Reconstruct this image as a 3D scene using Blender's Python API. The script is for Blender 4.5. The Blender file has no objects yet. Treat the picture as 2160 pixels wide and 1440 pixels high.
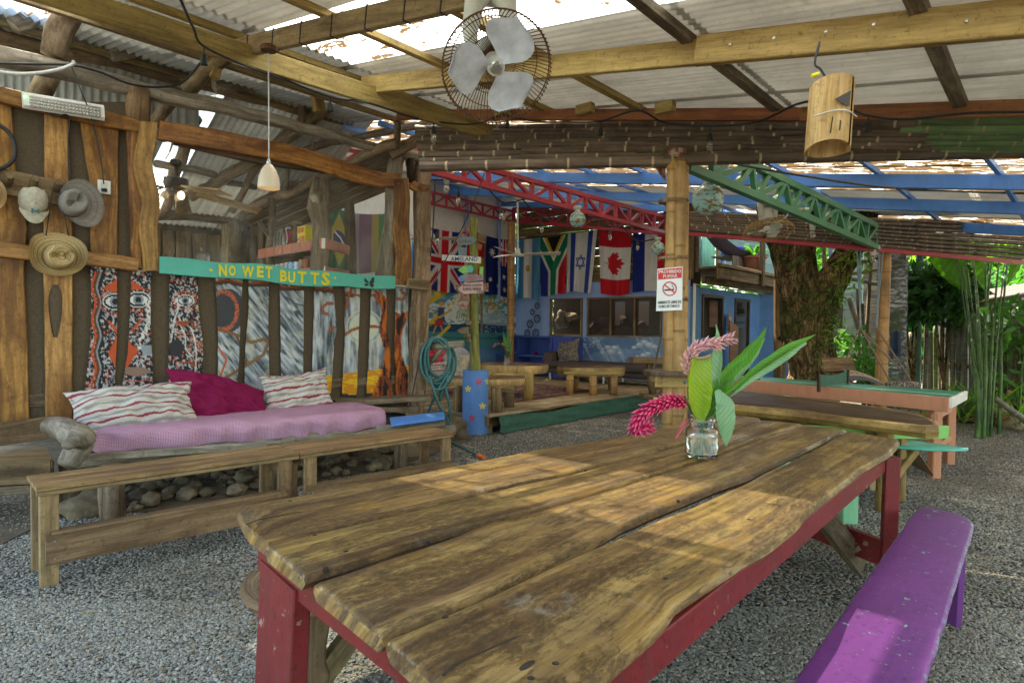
import bpy, math, random
import numpy as np
from mathutils import Vector, Matrix, Euler, noise as mn
R = random.Random(7)
NP = np.random.RandomState(5)
S = bpy.context.scene
COL = S.collection
# ------------------------------------------------ camera, world, sun, exposure
F = 1324.0
HH = 1.38
cam = bpy.data.cameras.new('camera'); camo = bpy.data.objects.new('camera', cam); COL.objects.link(camo)
cam.sensor_width = 36.0; cam.lens = F/2160*36; cam.clip_start = .05; cam.clip_end = 400
camo.location = (0, 0, HH)
CR = (Matrix.Rotation(math.radians(90-1.298), 3, 'X') @ Matrix.Rotation(math.radians(.6), 3, 'Z'))
camo.rotation_euler = CR.to_euler()
S.camera = camo
SUN_EL, SUN_AZ = math.radians(58), math.atan2(-.30, .95)      # azimuth from +Y towards +X
wd = bpy.data.worlds.new('World'); S.world = wd; wd.use_nodes = True
_t = wd.node_tree; _t.nodes.clear()
_sky = _t.nodes.new('ShaderNodeTexSky'); _sky.sky_type = 'NISHITA'; _sky.sun_disc = False
_sky.sun_elevation = SUN_EL; _sky.sun_rotation = SUN_AZ
_bg = _t.nodes.new('ShaderNodeBackground'); _bg.inputs[1].default_value = .15
_o = _t.nodes.new('ShaderNodeOutputWorld')
_t.links.new(_sky.outputs[0], _bg.inputs[0]); _t.links.new(_bg.outputs[0], _o.inputs[0])
sl = bpy.data.lights.new('sun', 'SUN'); so = bpy.data.objects.new('sun', sl); COL.objects.link(so)
sl.energy = 4.0; sl.angle = math.radians(.6); sl.color = (1, .95, .86)
sd = Vector((math.sin(SUN_AZ)*math.cos(SUN_EL), math.cos(SUN_AZ)*math.cos(SUN_EL), math.sin(SUN_EL)))
so.rotation_euler = sd.to_track_quat('Z', 'Y').to_euler(); so.location = (0, 0, 20)
S.view_settings.view_transform = 'Standard'; S.view_settings.look = 'None'
S.view_settings.gamma = 1; S.view_settings.use_curve_mapping = False
S.view_settings.exposure = 2.5
S.view_settings.use_white_balance = True; S.view_settings.white_balance_temperature = 7900; S.view_settings.white_balance_tint = 4
S.render.engine = 'CYCLES'
S.cycles.max_bounces = 10; S.cycles.diffuse_bounces = 7; S.cycles.glossy_bounces = 3
S.cycles.transmission_bounces = 6; S.cycles.transparent_max_bounces = 12
S.cycles.use_denoising = True
S.cycles.sample_clamp_indirect = 8
# ------------------------------------------------ placing helpers (survey of the place)
def ray(px, py):
    return CR @ Vector(((px-1080)/F, -(py-720)/F, -1))
def PD(px, py, d):
    r = ray(px, py); return Vector((0, 0, HH)) + r*(d/r.y)
def PZ(px, py, z):
    r = ray(px, py); return Vector((0, 0, HH)) + r*((z-HH)/r.z)
def PN(px, py, p0, n):
    r = ray(px, py); c = Vector((0, 0, HH)); return c + r*((Vector(p0)-c).dot(n)/r.dot(n))
WNn = Vector((.7071, -.7071, 0))                     # mural wall, facing the yard
WU = Vector((.7071, .7071, 0))
def W(px, py, off=0.0):
    return PN(px, py, -WNn*(6.2-off), WNn)
U2 = Vector((.656, .755, 0)); M2 = Vector((-.755, .656, 0))
def SW(s, w, z): return U2*s + M2*w + Vector((0, 0, z))
RZ0 = 2.95
def roofz(s, w, dz=0): return RZ0+dz+.15*w
RN = Vector((.755*.15, -.656*.15, 1)).normalized()
def RP(px, py, dz=0, base=None):
    return PN(px, py, Vector((0, 0, (RZ0 if base is None else base)+dz)), RN)
def SP(px, py, s): return PN(px, py, U2*s, U2)        # on plane s = const
def MP(px, py, w): return PN(px, py, M2*w, M2)        # on plane w = const
Z = Vector((0, 0, 1))
# ------------------------------------------------ mesh builder
class MB:
    def __init__(s): s.v = []; s.f = []; s.uv = []; s.c = None
    def add(s, vs, fs, uvs):
        o = len(s.v); s.v += [tuple(p) for p in vs]
        s.f += [tuple(i+o for i in f) for f in fs]; s.uv += uvs
        return s
    def loft(s, rings, cap=True, closed=True, uo=None):
        n = len(rings[0]); m = len(rings)
        uo = uo or (R.uniform(0, 40), R.uniform(0, 40))
        us = [0]
        for i in range(1, m):
            us.append(us[-1]+(sum((Vector(rings[i][k])-Vector(rings[i-1][k])).length for k in (0, n//2))/2))
        vsx = [0]
        mid = rings[m//2]
        for k in range(1, n+1): vsx.append(vsx[-1]+(Vector(mid[k % n])-Vector(mid[k-1])).length)
        V = [p for r in rings for p in r]; Fc = []; UV = []
        for i in range(m-1):
            for k in range(n if closed else n-1):
                k2 = (k+1) % n
                Fc.append((i*n+k, i*n+k2, (i+1)*n+k2, (i+1)*n+k))
                UV.append([(us[i]+uo[0], vsx[k]+uo[1]), (us[i]+uo[0], vsx[k+1]+uo[1]), (us[i+1]+uo[0], vsx[k+1]+uo[1]), (us[i+1]+uo[0], vsx[k]+uo[1])])
        if cap and closed:
            for base, rv in ((0, True), ((m-1)*n, False)):
                ids = list(range(base, base+n))
                if rv: ids.reverse()
                c = Vector(V[ids[0]])
                Fc.append(tuple(ids)); 
                a = (Vector(V[ids[1]])-c); 
                a = a.normalized() if a.length > 1e-6 else Vector((1, 0, 0))
                UV.append([((Vector(V[q])-c).dot(a)*.5+uo[0]+3, (Vector(V[q])-c).cross(a).length+uo[1]+3) for q in ids])
        return s.add(V, Fc, UV)
    def bar(s, p0, p1, w, h, up=Z, ch=None, seg=1, wob=0, w1=None, h1=None):
        p0 = Vector(p0); p1 = Vector(p1); d = (p1-p0)
        if d.length < 1e-5: return s
        d.normalize(); up = Vector(up)
        a = d.cross(up)
        if a.length < 1e-3: a = d.cross(Vector((0, 1, 0)))
        a.normalize(); b = a.cross(d).normalized()
        ch = min(w, h)*.1 if ch is None else ch
        if wob and seg == 1: seg = 6
        rings = []
        for i in range(seg+1):
            t = i/seg; c = p0.lerp(p1, t)
            ww = (w+(((w1 if w1 is not None else w)-w)*t))/2; hh = (h+(((h1 if h1 is not None else h)-h)*t))/2
            if wob:
                c = c + a*R.uniform(-wob, wob)*.5 + b*R.uniform(-wob, wob)*.3; ww += R.uniform(-wob, wob)*.5
            rings.append([c+a*x+b*y for x, y in ((-ww+ch, -hh), (ww-ch, -hh), (ww, -hh+ch), (ww, hh-ch), (ww-ch, hh), (-ww+ch, hh), (-ww, hh-ch), (-ww, -hh+ch))])
        return s.loft(rings)
    def box(s, c, sx, sy, sz, ax=None, ch=None):
        c = Vector(c); ax = Vector(ax) if ax else Vector((1, 0, 0))
        return s.bar(c-ax*sx/2, c+ax*sx/2, sy, sz, Z, ch)
    def tube(s, pts, r, n=8, nz=0, cap=True, fl=1.0):
        pts = [Vector(p) for p in pts]; m = len(pts)
        rs = [r]*m if not hasattr(r, '__len__') else list(r)
        t = [(pts[min(i+1, m-1)]-pts[max(i-1, 0)]).normalized() for i in range(m)]
        a = t[0].cross(Z)
        if a.length < .05: a = t[0].cross(Vector((1, 0, 0)))
        a.normalize(); rings = []
        for i in range(m):
            a = (a-t[i]*a.dot(t[i])).normalized(); b = t[i].cross(a)
            rg = []
            for k in range(n):
                q = 2*math.pi*k/n
                rr = rs[i]*(1+(nz*mn.noise(Vector((math.cos(q)*1.3, math.sin(q)*1.3, i*.6))+pts[0]*3) if nz else 0))
                rg.append(pts[i]+(a*math.cos(q)+b*math.sin(q)*fl)*rr)
            rings.append(rg)
        return s.loft(rings, cap)
    def log(s, pts, r, n=10, nz=.25, step=.18, bend=.03):
        pts = [Vector(p) for p in pts]; rs = [r]*len(pts) if not hasattr(r, '__len__') else r
        P = []; Q = []
        for i in range(len(pts)-1):
            L = (pts[i+1]-pts[i]).length; k = max(1, int(L/step))
            for j in range(k):
                t = j/k; P.append(pts[i].lerp(pts[i+1], t)); Q.append(rs[i]+(rs[i+1]-rs[i])*t)
        P.append(pts[-1]); Q.append(rs[-1])
        sd_ = R.uniform(0, 50)
        for i in range(1, len(P)-1):
            P[i] = P[i]+Vector([mn.noise(Vector((sd_+q*9, i*.45, 0)))*bend for q in range(3)])
            Q[i] *= 1+.15*mn.noise(Vector((sd_, i*.5, 5)))
        return s.tube(P, Q, n, nz)
    def slab(s, A, B, n, t, ch=.006, bow=.0):
        """plank between edge lines A and B (lists of points), thickness t along n (n = front)"""
        n = Vector(n); rings = []
        for a, b in zip(A, B):
            a = Vector(a); b = Vector(b); x = (b-a); L = x.length; x = x/L if L > 1e-6 else Vector((1, 0, 0)); c = min(ch, L*.3)
            rings.append([a-n*t+x*c, a-n*t*.6-x*bow, a-n*c, a+x*c, b-x*c, b-n*c, b-n*t*.6+x*bow, b-n*t-x*c])
        return s.loft(rings)
    def prism(s, poly, n, t):
        n = Vector(n).normalized(); m = len(poly); P = [Vector(p) for p in poly]; uo = (R.uniform(0, 30), R.uniform(0, 30))
        a = (P[1]-P[0]).normalized(); b = n.cross(a)
        g = lambda p: ((p-P[0]).dot(a)+uo[0], (p-P[0]).dot(b)+uo[1])
        V = P+[p-n*t for p in P]
        ar = sum(((P[i]-P[0]).cross(P[(i+1) % m]-P[0])).dot(n) for i in range(m))
        fr = tuple(range(m)); bk = tuple(range(2*m-1, m-1, -1))
        sides = [(i+m, (i+1) % m+m, (i+1) % m, i) for i in range(m)]
        if ar < 0: fr = fr[::-1]; bk = bk[::-1]; sides = [q[::-1] for q in sides]
        Fc = [fr, bk]+sides
        return s.add(V, Fc, [[g(V[i]) for i in f] for f in Fc])
    def lathe(s, prof, c, n=20, ax=Z, cap=True):
        c = Vector(c); ax = Vector(ax).normalized(); a = ax.cross(Vector((0, 1, 0)) if abs(ax.y) < .9 else Vector((1, 0, 0))).normalized(); b = ax.cross(a)
        return s.loft([[c+ax*z+(a*math.cos(2*math.pi*k/n)+b*math.sin(2*math.pi*k/n))*max(r, .0004) for k in range(n)] for r, z in prof], cap)
    def grid(s, P, uvm=None, col=None):
        nu = len(P); nv = len(P[0]); V = [p for r in P for p in r]; uo = (R.uniform(0, 30), R.uniform(0, 30))
        us = [0]; vs = [0]
        for i in range(1, nu): us.append(us[-1]+(Vector(P[i][nv//2])-Vector(P[i-1][nv//2])).length)
        for j in range(1, nv): vs.append(vs[-1]+(Vector(P[nu//2][j])-Vector(P[nu//2][j-1])).length)
        Fc = []; UV = []
        for i in range(nu-1):
            for j in range(nv-1):
                Fc.append((i*nv+j, (i+1)*nv+j, (i+1)*nv+j+1, i*nv+j+1))
                UV.append([(us[x]+uo[0], vs[y]+uo[1]) for x, y in ((i, j), (i+1, j), (i+1, j+1), (i, j+1))])
        if col is not None: s.c = (s.c or [])+list(col)
        return s.add(V, Fc, UV)
    def blob(s, c, rx, ry, rz, nz=.2, sub=2, ax=None, fq=1.4):
        V, Fc = ICO[sub]; c = Vector(c); sdv = Vector((R.uniform(0, 99), R.uniform(0, 99), 0))
        q = R.uniform(0, 6.28) if ax is None else ax; ca, sa = math.cos(q), math.sin(q); o = []
        for v in V:
            k = 1+nz*mn.noise(v*fq+sdv); x, y, z = v.x*rx*k, v.y*ry*k, v.z*rz*k
            o.append(c+Vector((x*ca-y*sa, x*sa+y*ca, z)))
        return s.add(o, Fc, [[(o[i].x+o[i].z*.7, o[i].y+o[i].z*.7) for i in f] for f in Fc])
def _ico(n):
    import bmesh
    b = bmesh.new(); bmesh.ops.create_icosphere(b, subdivisions=n, radius=1)
    V = [v.co.copy() for v in b.verts]; Fc = [tuple(v.index for v in f.verts) for f in b.faces]; b.free(); return V, Fc
ICO = {1: _ico(1), 2: _ico(2), 3: _ico(3), 4: _ico(4)}
WL = {}
def obj(name, mb, mat, parent=None, smooth=False, label=None, kind=None, origin=None):
    me = bpy.data.meshes.new(name)
    V = np.array(mb.v, dtype=np.float64)
    if origin is None:
        lo = V.min(0); hi = V.max(0); origin = Vector(((lo[0]+hi[0])/2, (lo[1]+hi[1])/2, lo[2] if parent is None else (lo[2]+hi[2])/2))
    V = V-np.array(origin)
    me.from_pydata(V.tolist(), [], mb.f)
    ul = me.uv_layers.new(name='UVMap')
    flat = [x for f in mb.uv for q in f for x in q]
    ul.data.foreach_set('uv', flat)
    if mb.c is not None:
        ca = me.color_attributes.new('Col', 'FLOAT_COLOR', 'POINT')
        arr = np.ones((len(V), 4), dtype=np.float32); arr[:, :3] = np.array(mb.c)[:, :3]
        ca.data.foreach_set('color', arr.ravel())
    if smooth: me.polygons.foreach_set('use_smooth', [True]*len(me.polygons))
    me.materials.append(mat); me.validate(); me.update()
    if smooth == 'auto':
        me.set_sharp_from_angle(angle=math.radians(40))
    o = bpy.data.objects.new(name, me); COL.objects.link(o)
    WL[o.name] = Vector(origin)
    if parent is not None:
        o.parent = parent; o.location = Vector(origin)-WL[parent.name]
    else: o.location = origin
    if label: o['label'] = label
    if kind: o['kind'] = kind
    return o
def thing(name, label, cat, loc, group=None):
    o = bpy.data.objects.new(name, None); COL.objects.link(o); o.location = loc; o.empty_display_size = .1
    WL[o.name] = Vector(loc); return tag(o, label, cat, group)
def tag(o, label, cat, group=None):
    if label: o['label'] = label
    o['category'] = cat
    if group: o['group'] = group
    return o
def dup(o, parent=None, loc=None, rz=None, label=None):
    c = o.copy(); COL.objects.link(c)
    if parent is not None: c.parent = parent
    if loc is not None: c.location = loc
    if rz is not None: c.rotation_euler.z = rz
    if label: c['label'] = label
    for ch in o.children: dup(ch, c)
    return c
def text(name, body, mat, parent, c, right, up, height, width=None, th=.002, bold=.0, n=None, label=None, pos=None):
    cu = bpy.data.curves.new(name, 'FONT'); cu.body = body; cu.size = 1; cu.offset = bold; cu.resolution_u = 2
    cu.align_x = 'LEFT'; cu.space_line = .9
    to = bpy.data.objects.new('tmp_text', cu); COL.objects.link(to)
    dg = bpy.context.evaluated_depsgraph_get(); dg.update()
    me = bpy.data.meshes.new_from_object(to.evaluated_get(dg)); bpy.data.objects.remove(to)
    V = np.array([v.co[:] for v in me.vertices]); lo = V.min(0); hi = V.max(0); V = V-(lo+hi)/2
    right = Vector(right).normalized(); up = Vector(up).normalized(); nn = right.cross(up).normalized() if n is None else Vector(n)
    sy = height/(hi[1]-lo[1]); sx = sy if width is None else width/(hi[0]-lo[0])
    m = MB(); P = [Vector(c)+right*v[0]*sx+up*v[1]*sy for v in V]
    Fc = [tuple(p.vertices) for p in me.polygons]
    m.add([p+nn*th for p in P], Fc, [[(0, 0)]*len(f) for f in Fc])
    # side walls
    from collections import Counter
    ed = Counter()
    for f in Fc:
        for i in range(len(f)): ed[tuple(sorted((f[i], f[(i+1) % len(f)])))] += 1
    bd = [e for e, k in ed.items() if k == 1]; k0 = len(P)
    m.v += [tuple(p) for p in P]
    for a, b in bd: m.f.append((a, b, b+k0, a+k0)); m.uv.append([(0, 0)]*4)
    bpy.data.meshes.remove(me)
    return obj(name, m, mat, parent, label=label)
# ------------------------------------------------ materials
class NT:
    def __init__(s, name):
        s.m = bpy.data.materials.new(name); s.m.use_nodes = True; s.t = s.m.node_tree; s.t.nodes.clear()
        s.out = s.t.nodes.new('ShaderNodeOutputMaterial')
    def n(s, ty, ins=None, **pr):
        nd = s.t.nodes.new('ShaderNode'+ty)
        for k, v in pr.items(): setattr(nd, k, v)
        for k, v in (ins or {}).items():
            sk = nd.inputs[k]
            if isinstance(v, bpy.types.NodeSocket): s.t.links.new(v, sk)
            elif isinstance(v, bpy.types.Node): s.t.links.new(v.outputs[0], sk)
            else: sk.default_value = (tuple(v)+(1,) if hasattr(v, '__len__') and len(v) == 3 and sk.type == 'RGBA' else v)
        return nd
    def uv(s, sx=1, sy=1, sz=1):
        return s.n('Mapping', {0: s.n('UVMap').outputs[0], 'Scale': (sx, sy, sz)}).outputs[0]
    def oc(s, sx=1, sy=1, sz=1):
        return s.n('Mapping', {0: s.n('NewGeometry').outputs['Position'], 'Scale': (sx, sy, sz)}).outputs[0]
    def noise(s, vec, scale=5, detail=5, rough=.6, dist=0):
        return s.n('TexNoise', {'Vector': vec, 'Scale': scale, 'Detail': detail, 'Roughness': rough, 'Distortion': dist}).outputs[0]
    def ramp(s, fac, st, interp='LINEAR'):
        r = s.n('ValToRGB', {0: fac}); e = r.color_ramp; e.interpolation = interp
        while len(e.elements) < len(st): e.elements.new(.5)
        for q, (p, c) in zip(e.elements, st):
            q.position = p; q.color = (c, c, c, 1) if not hasattr(c, '__len__') else tuple(c)+(1,)
        return r.outputs[0]
    def mix(s, f, a, b, mode='MIX'):
        nd = s.n('Mix', data_type='RGBA', blend_type=mode)
        for i, v in ((0, f), (6, a), (7, b)):
            if isinstance(v, bpy.types.NodeSocket): s.t.links.new(v, nd.inputs[i])
            else: nd.inputs[i].default_value = (tuple(v)+(1,) if hasattr(v, '__len__') else v)
        return nd.outputs[2]
    def math(s, op, a, b=0.0, c=0.0):
        return s.n('Math', {0: a, 1: b, 2: c}, operation=op).outputs[0]
    def vary(s, col, amt=.25, hue=.007):
        r = s.n('ObjectInfo').outputs['Random']
        v = s.math('MULTIPLY_ADD', r, amt*2, 1-amt)
        r2 = s.math('FRACT', s.math('MULTIPLY', r, 7.31)); h = s.math('MULTIPLY_ADD', r2, hue*2, .5-hue)
        return s.n('HueSaturation', {'Hue': h, 'Value': v, 'Color': col}).outputs[0]
    def bsdf(s, col, rough=.6, bump=None, bs=.3, bd=.01, **kw):
        ins = {'Base Color': col, 'Roughness': rough}; ins.update(kw)
        b = s.n('BsdfPrincipled', ins)
        if bump is not None:
            s.t.links.new(s.n('Bump', {'Height': bump, 'Strength': bs, 'Distance': bd}).outputs[0], b.inputs['Normal'])
        return b
    def done(s, sh):
        s.t.links.new(sh.outputs[0] if isinstance(sh, bpy.types.Node) else sh, s.out.inputs[0]); return s.m
_mc = {}
def wood(name, dark, light, grain=22, rough=.65, stain=.5, stc=None, fig=.5, vary=.2, bs=.5, spec=.4):
    if name in _mc: return _mc[name]
    t = NT(name); a = t.noise(t.uv(1.1, grain*.55), 1, 8, .72, .7); f = t.noise(t.uv(5, grain*5), 1, 4, .65)
    wv = t.n('TexWave', {'Vector': t.uv(.4, 2.6), 'Scale': 1.7, 'Distortion': 14, 'Detail': 5, 'Detail Scale': 1.3, 'Detail Roughness': .7}, bands_direction='Y').outputs[1]
    mid = [(x+y)/2 for x, y in zip(dark, light)]
    c = t.ramp(a, [(.34, [x*.55 for x in dark]), (.43, dark), (.52, mid), (.66, light)])
    c = t.mix(t.math('MULTIPLY', t.ramp(wv, [(.35, 0), (1, 1)]), fig*.55), c, [x*.6 for x in dark])
    c = t.mix(t.math('MULTIPLY', t.ramp(f, [(.45, 0), (.7, 1)]), .45), c, [x*.45 for x in dark])
    b = t.noise(t.oc(), 2.6, 8, .7, .8)
    c = t.mix(t.math('MULTIPLY', t.ramp(b, [(.45, 0), (.66, 1)]), stain), c, stc or [x*.5 for x in dark])
    sp = t.noise(t.oc(), 34, 4, .65)
    c = t.mix(t.math('MULTIPLY', t.ramp(sp, [(.56, 0), (.68, 1)]), .5), c, [x*.3 for x in dark])
    c = t.vary(c, vary)
    h = t.math('ADD', a, t.math('MULTIPLY', f, .5))
    rr = t.math('MULTIPLY_ADD', b, .25, rough-.12)
    _mc[name] = t.done(t.bsdf(c, rr, h, bs, .006, **{'Specular IOR Level': spec})); return _mc[name]
def paint(name, col, chip=None, amt=.62, rough=.5, dirt=.5, vary=.05, spec=.4, sc=9, dc=(.06, .05, .04), fl=0):
    if name in _mc: return _mc[name]
    t = NT(name); P = t.oc()
    a = t.noise(P, sc, 8, .7, .3); d = t.noise(P, 2.2, 6, .7, .4); g = t.noise(t.oc(1, 1, .25), 18, 5, .7)
    c = t.mix(t.math('MULTIPLY', t.ramp(d, [(.35, 0), (.75, 1)]), dirt), col, [x*.45 for x in col])
    c = t.mix(t.math('MULTIPLY', t.ramp(g, [(.5, 0), (.8, 1)]), dirt*.7), c, dc)
    if chip is not None: c = t.mix(t.ramp(a, [(amt, 0), (amt+.02, 1)]), c, chip)
    if fl:
        q = t.noise(P, 52, 5, .7); c = t.mix(t.ramp(q, [(.66, 0), (.68, 1)]), c, chip); q = t.noise(P, 31, 6, .75, .5); c = t.mix(t.math('MULTIPLY', t.ramp(q, [(.57, 0), (.64, 1)]), .75), c, [x*.35 for x in col])
        e = t.ramp(t.n('NewGeometry').outputs['Pointiness'], [(.53, 0), (.60, 1)]); c = t.mix(t.math('MULTIPLY', e, t.ramp(t.noise(P, 24, 7, .75), [(.47, 0), (.53, 1)])), c, chip); gr = t.noise(t.uv(1.2, 30), 1, 6, .7); a = t.math('ADD', a, t.math('MULTIPLY', gr, 1.5)); c = t.mix(t.math('MULTIPLY', t.ramp(gr, [(.5, 0), (.7, 1)]), .3), c, [x*.5 for x in col])
    c = t.vary(c, vary, .004)
    _mc[name] = t.done(t.bsdf(c, rough, t.math('ADD', a, g), .25, .004, **{'Specular IOR Level': spec})); return _mc[name]
def plain(name, col, rough=.6, metal=0, spec=.5, nz=.25, sc=20, bs=.15, vary=0, **kw):
    if name in _mc: return _mc[name]
    t = NT(name); a = t.noise(t.oc(), sc, 5, .65)
    c = t.mix(t.ramp(a, [(.35, 0), (.7, 1)]), col, [x*(1-nz) for x in col])
    if vary: c = t.vary(c, vary, .01)
    k = {'Metallic': metal, 'Specular IOR Level': spec}; k.update(kw)
    _mc[name] = t.done(t.bsdf(c, rough, a, bs, .003, **k)); return _mc[name]
def vcol(name, rough=.75, trans=0, sc=60, spec=.3, grime=.35):
    if name in _mc: return _mc[name]
    t = NT(name); c = t.n('VertexColor', layer_name='Col').outputs[0]
    a = t.noise(t.oc(), sc, 4, .6); d = t.noise(t.oc(), 5, 6, .7)
    c2 = t.mix(t.math('MULTIPLY', t.ramp(d, [(.45, 0), (.8, 1)]), grime), c, t.mix(1, c, (.4, .36, .3), 'MULTIPLY'))
    b = t.bsdf(c2, rough, a, .25, .003, **{'Specular IOR Level': spec})
    if trans:
        tr = t.n('BsdfTranslucent', {'Color': c2}); b = t.n('MixShader', {0: trans, 1: b.outputs[0], 2: tr.outputs[0]})
    _mc[name] = t.done(b); return _mc[name]
def leafmat(name, c1, c2, trans=.45, rough=.35, sc=4):
    if name in _mc: return _mc[name]
    t = NT(name); a = t.noise(t.oc(), sc, 4, .6); f = t.noise(t.oc(), 30, 3, .6)
    c = t.mix(t.ramp(t.math('MULTIPLY_ADD', f, .4, t.math('MULTIPLY', a, .6)), [(.38, 0), (.62, 1)]), c1, c2)
    b = t.bsdf(c, rough, f, .2, .004, **{'Specular IOR Level': .35})
    tr = t.n('BsdfTranslucent', {'Color': t.mix(1, c, (1.25, 1.5, .55), 'MULTIPLY')})
    _mc[name] = t.done(t.n('MixShader', {0: trans, 1: b.outputs[0], 2: tr.outputs[0]})); return _mc[name]
# ------------------------------------------------ materials of the place
K = dict(
 pine=wood('treated_pine', (.30, .19, .06), (.52, .37, .13), 14, .6, .25, (.22, .15, .06), .45, .12, spec=.3),
 pine2=wood('dusty_pine', (.20, .14, .07), (.40, .29, .14), 16, .7, .5, (.10, .07, .04), .4, .15, spec=.25),
 orange=wood('stained_orange_wood', (.26, .09, .03), (.45, .19, .06), 18, .5, .35, (.16, .07, .03), .4, .1),
 oldw=wood('old_grey_wood', (.13, .095, .06), (.33, .25, .165), 24, .8, .6, (.06, .045, .03), .5, .25, spec=.2),
 logw=wood('bare_log', (.17, .115, .065), (.47, .34, .215), 10, .75, .5, (.08, .055, .035), .35, .18, spec=.25),
 grey=wood('driftwood', (.19, .155, .11), (.50, .43, .33), 9, .7, .45, (.09, .075, .055), .4, .1, spec=.3),
 plank=wood('varnished_plank', (.19, .075, .018), (.47, .225, .055), 9, .45, .75, (.085, .028, .008), 1.0, .22, spec=.35),
 plankl=wood('pale_varnished_plank', (.27, .125, .035), (.58, .32, .10), 9, .45, .5, (.13, .055, .018), .9, .15, spec=.35),
 deck=wood('deck_board', (.34, .25, .14), (.62, .50, .33), 20, .75, .45, (.14, .10, .06), .35, .18, spec=.25),
 dark=wood('dark_wood', (.05, .03, .017), (.15, .085, .04), 18, .55, .4, None, .4, .2),
 slabt=wood('slab_table_wood', (.12, .06, .022), (.34, .19, .07), 8, .35, .6, (.07, .035, .02), .6, .15),
 lant=wood('lantern_bamboo', (.40, .25, .08), (.68, .48, .20), 18, .5, .45, (.22, .12, .04), .3, .05),
 slabd=wood('dark_slab_top', (.05, .028, .014), (.17, .10, .05), 12, .5, .5, (.03, .02, .012), .6, .1, spec=.15),
 slabg=wood('golden_slab_edge', (.20, .10, .025), (.50, .31, .085), 7, .5, .55, (.09, .045, .015), .5, .1),
 slabe=wood('slab_edge_wood', (.36, .21, .07), (.70, .48, .20), 7, .55, .5, (.11, .06, .025), .4, .1),
 rough=wood('rough_board', (.16, .10, .05), (.36, .24, .13), 22, .8, .55, (.07, .05, .03), .5, .25, spec=.2),
 bench=wood('bench_top_wood', (.24, .13, .05), (.48, .30, .13), 26, .55, .5, (.09, .05, .03), .6, .12),
 benchl=wood('bench_leg_wood', (.22, .13, .06), (.43, .29, .15), 20, .7, .5, (.12, .08, .04), .5, .2),
 bark=None,
 red=paint('red_paint', (.215, .017, .016), (.30, .22, .15), .63, .5, .8, .06, fl=1),
 redt=paint('truss_red_paint', (.46, .035, .065), None, .7, .4, .35, .04),
 green=paint('truss_green_paint', (.055, .23, .11), (.20, .30, .2), .72, .45, .4, .06),
 blue=paint('roof_blue_paint', (.09, .30, .86), (.25, .35, .6), .72, .4, .35, .05),
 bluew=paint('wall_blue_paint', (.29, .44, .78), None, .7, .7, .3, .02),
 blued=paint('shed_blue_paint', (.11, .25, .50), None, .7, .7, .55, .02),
 cab=paint('cabinet_blue_paint', (.045, .085, .36), (.15, .2, .4), .72, .5, .4, .05),
 boll=paint('bollard_blue_paint', (.09, .24, .56), (.03, .05, .1), .7, .6, .45, .02),
 purple=paint('purple_paint', (.19, .040, .24), (.16, .60, .38), .635, .42, .6, .02, .32, 15, (.10, .03, .12), 1),
 purpleleg=paint('purple_leg_paint', (.16, .035, .21), (.16, .60, .38), .70, .45, .6),
 mint=paint('mint_paint', (.20, .52, .28), (.4, .5, .3), .7, .5, .35),
 lime=paint('lime_paint', (.24, .56, .14), None, .7, .5, .35),
 salmon=paint('salmon_paint', (.58, .25, .14), (.35, .2, .12), .72, .55, .35),
 teal=paint('turquoise_sign_paint', (.07, .42, .34), (.3, .4, .35), .78, .45, .3),
 yellow=paint('yellow_paint', (.72, .60, .03), None, .7, .5, .2),
 white=paint('white_paint', (.75, .74, .70), (.4, .35, .3), .72, .45, .3),
 cream=paint('dirty_white_enamel', (.66, .64, .56), (.3, .2, .12), .7, .4, .55),
 black=plain('black_rubber', (.018, .018, .02), .5),
 redp=paint('sign_red', (.62, .03, .04), None, .7, .4, .1), blk=plain('black_ink', (.02, .02, .025), .6),
 steel=plain('steel', (.55, .54, .52), .35, 1), rust=plain('rusty_wire', (.16, .075, .035), .7, .5, nz=.5),
 rustl=plain('yellowed_wire', (.45, .28, .10), .55, .3, nz=.5),
 hose=plain('green_hose', (.04, .15, .15), .4, nz=.35),
 stone=plain('river_stone', (.22, .17, .10), .85, nz=.7, sc=9, bs=.7, vary=.3),
 mesh=plain('brown_screen_cloth', (.13, .098, .065), .9, nz=.35, sc=60, spec=.1),
 dirt=plain('bare_earth', (.16, .125, .085), .95, nz=.5, sc=6, bs=.8, spec=.1),
 tarp=plain('green_shade_cloth', (.02, .10, .065), .7, nz=.35, sc=12),
 sofa=plain('brown_sofa_cloth', (.10, .075, .07), .85, nz=.3, sc=90, spec=.15),
 grass=plain('grey_chair_cloth', (.35, .36, .42), .85),
 magenta=plain('magenta_cotton', (.21, .006, .055), .8, nz=.25, sc=150, spec=.2),
 pot=plain('terracotta', (.36, .13, .06), .8, nz=.4, sc=12),
 bowl=plain('blue_plastic', (.12, .12, .75), .35),
 tile=paint('terracotta_tile', (.50, .17, .11), (.6, .3, .22), .6, .5, .4, .15),
 skin=leafmat('heliconia_leaf', (.10, .30, .04), (.20, .46, .07), .5),
 lf1=leafmat('dark_leaf', (.02, .075, .025), (.05, .15, .04), .3), lf2=leafmat('bright_leaf', (.10, .26, .03), (.24, .42, .07), .55),
 lf3=leafmat('mid_leaf', (.04, .14, .03), (.09, .24, .05), .4),
 dry=leafmat('dry_leaf', (.22, .13, .06), (.45, .33, .18), .2, .8),
 stem=plain('green_stem', (.07, .17, .035), .5, nz=.75, sc=7),
 cord=plain('white_cord', (.6, .6, .58), .6), rope=plain('blue_grey_rope', (.22, .30, .36), .8), roper=plain('brown_rope', (.22, .15, .12), .9),
)
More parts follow.
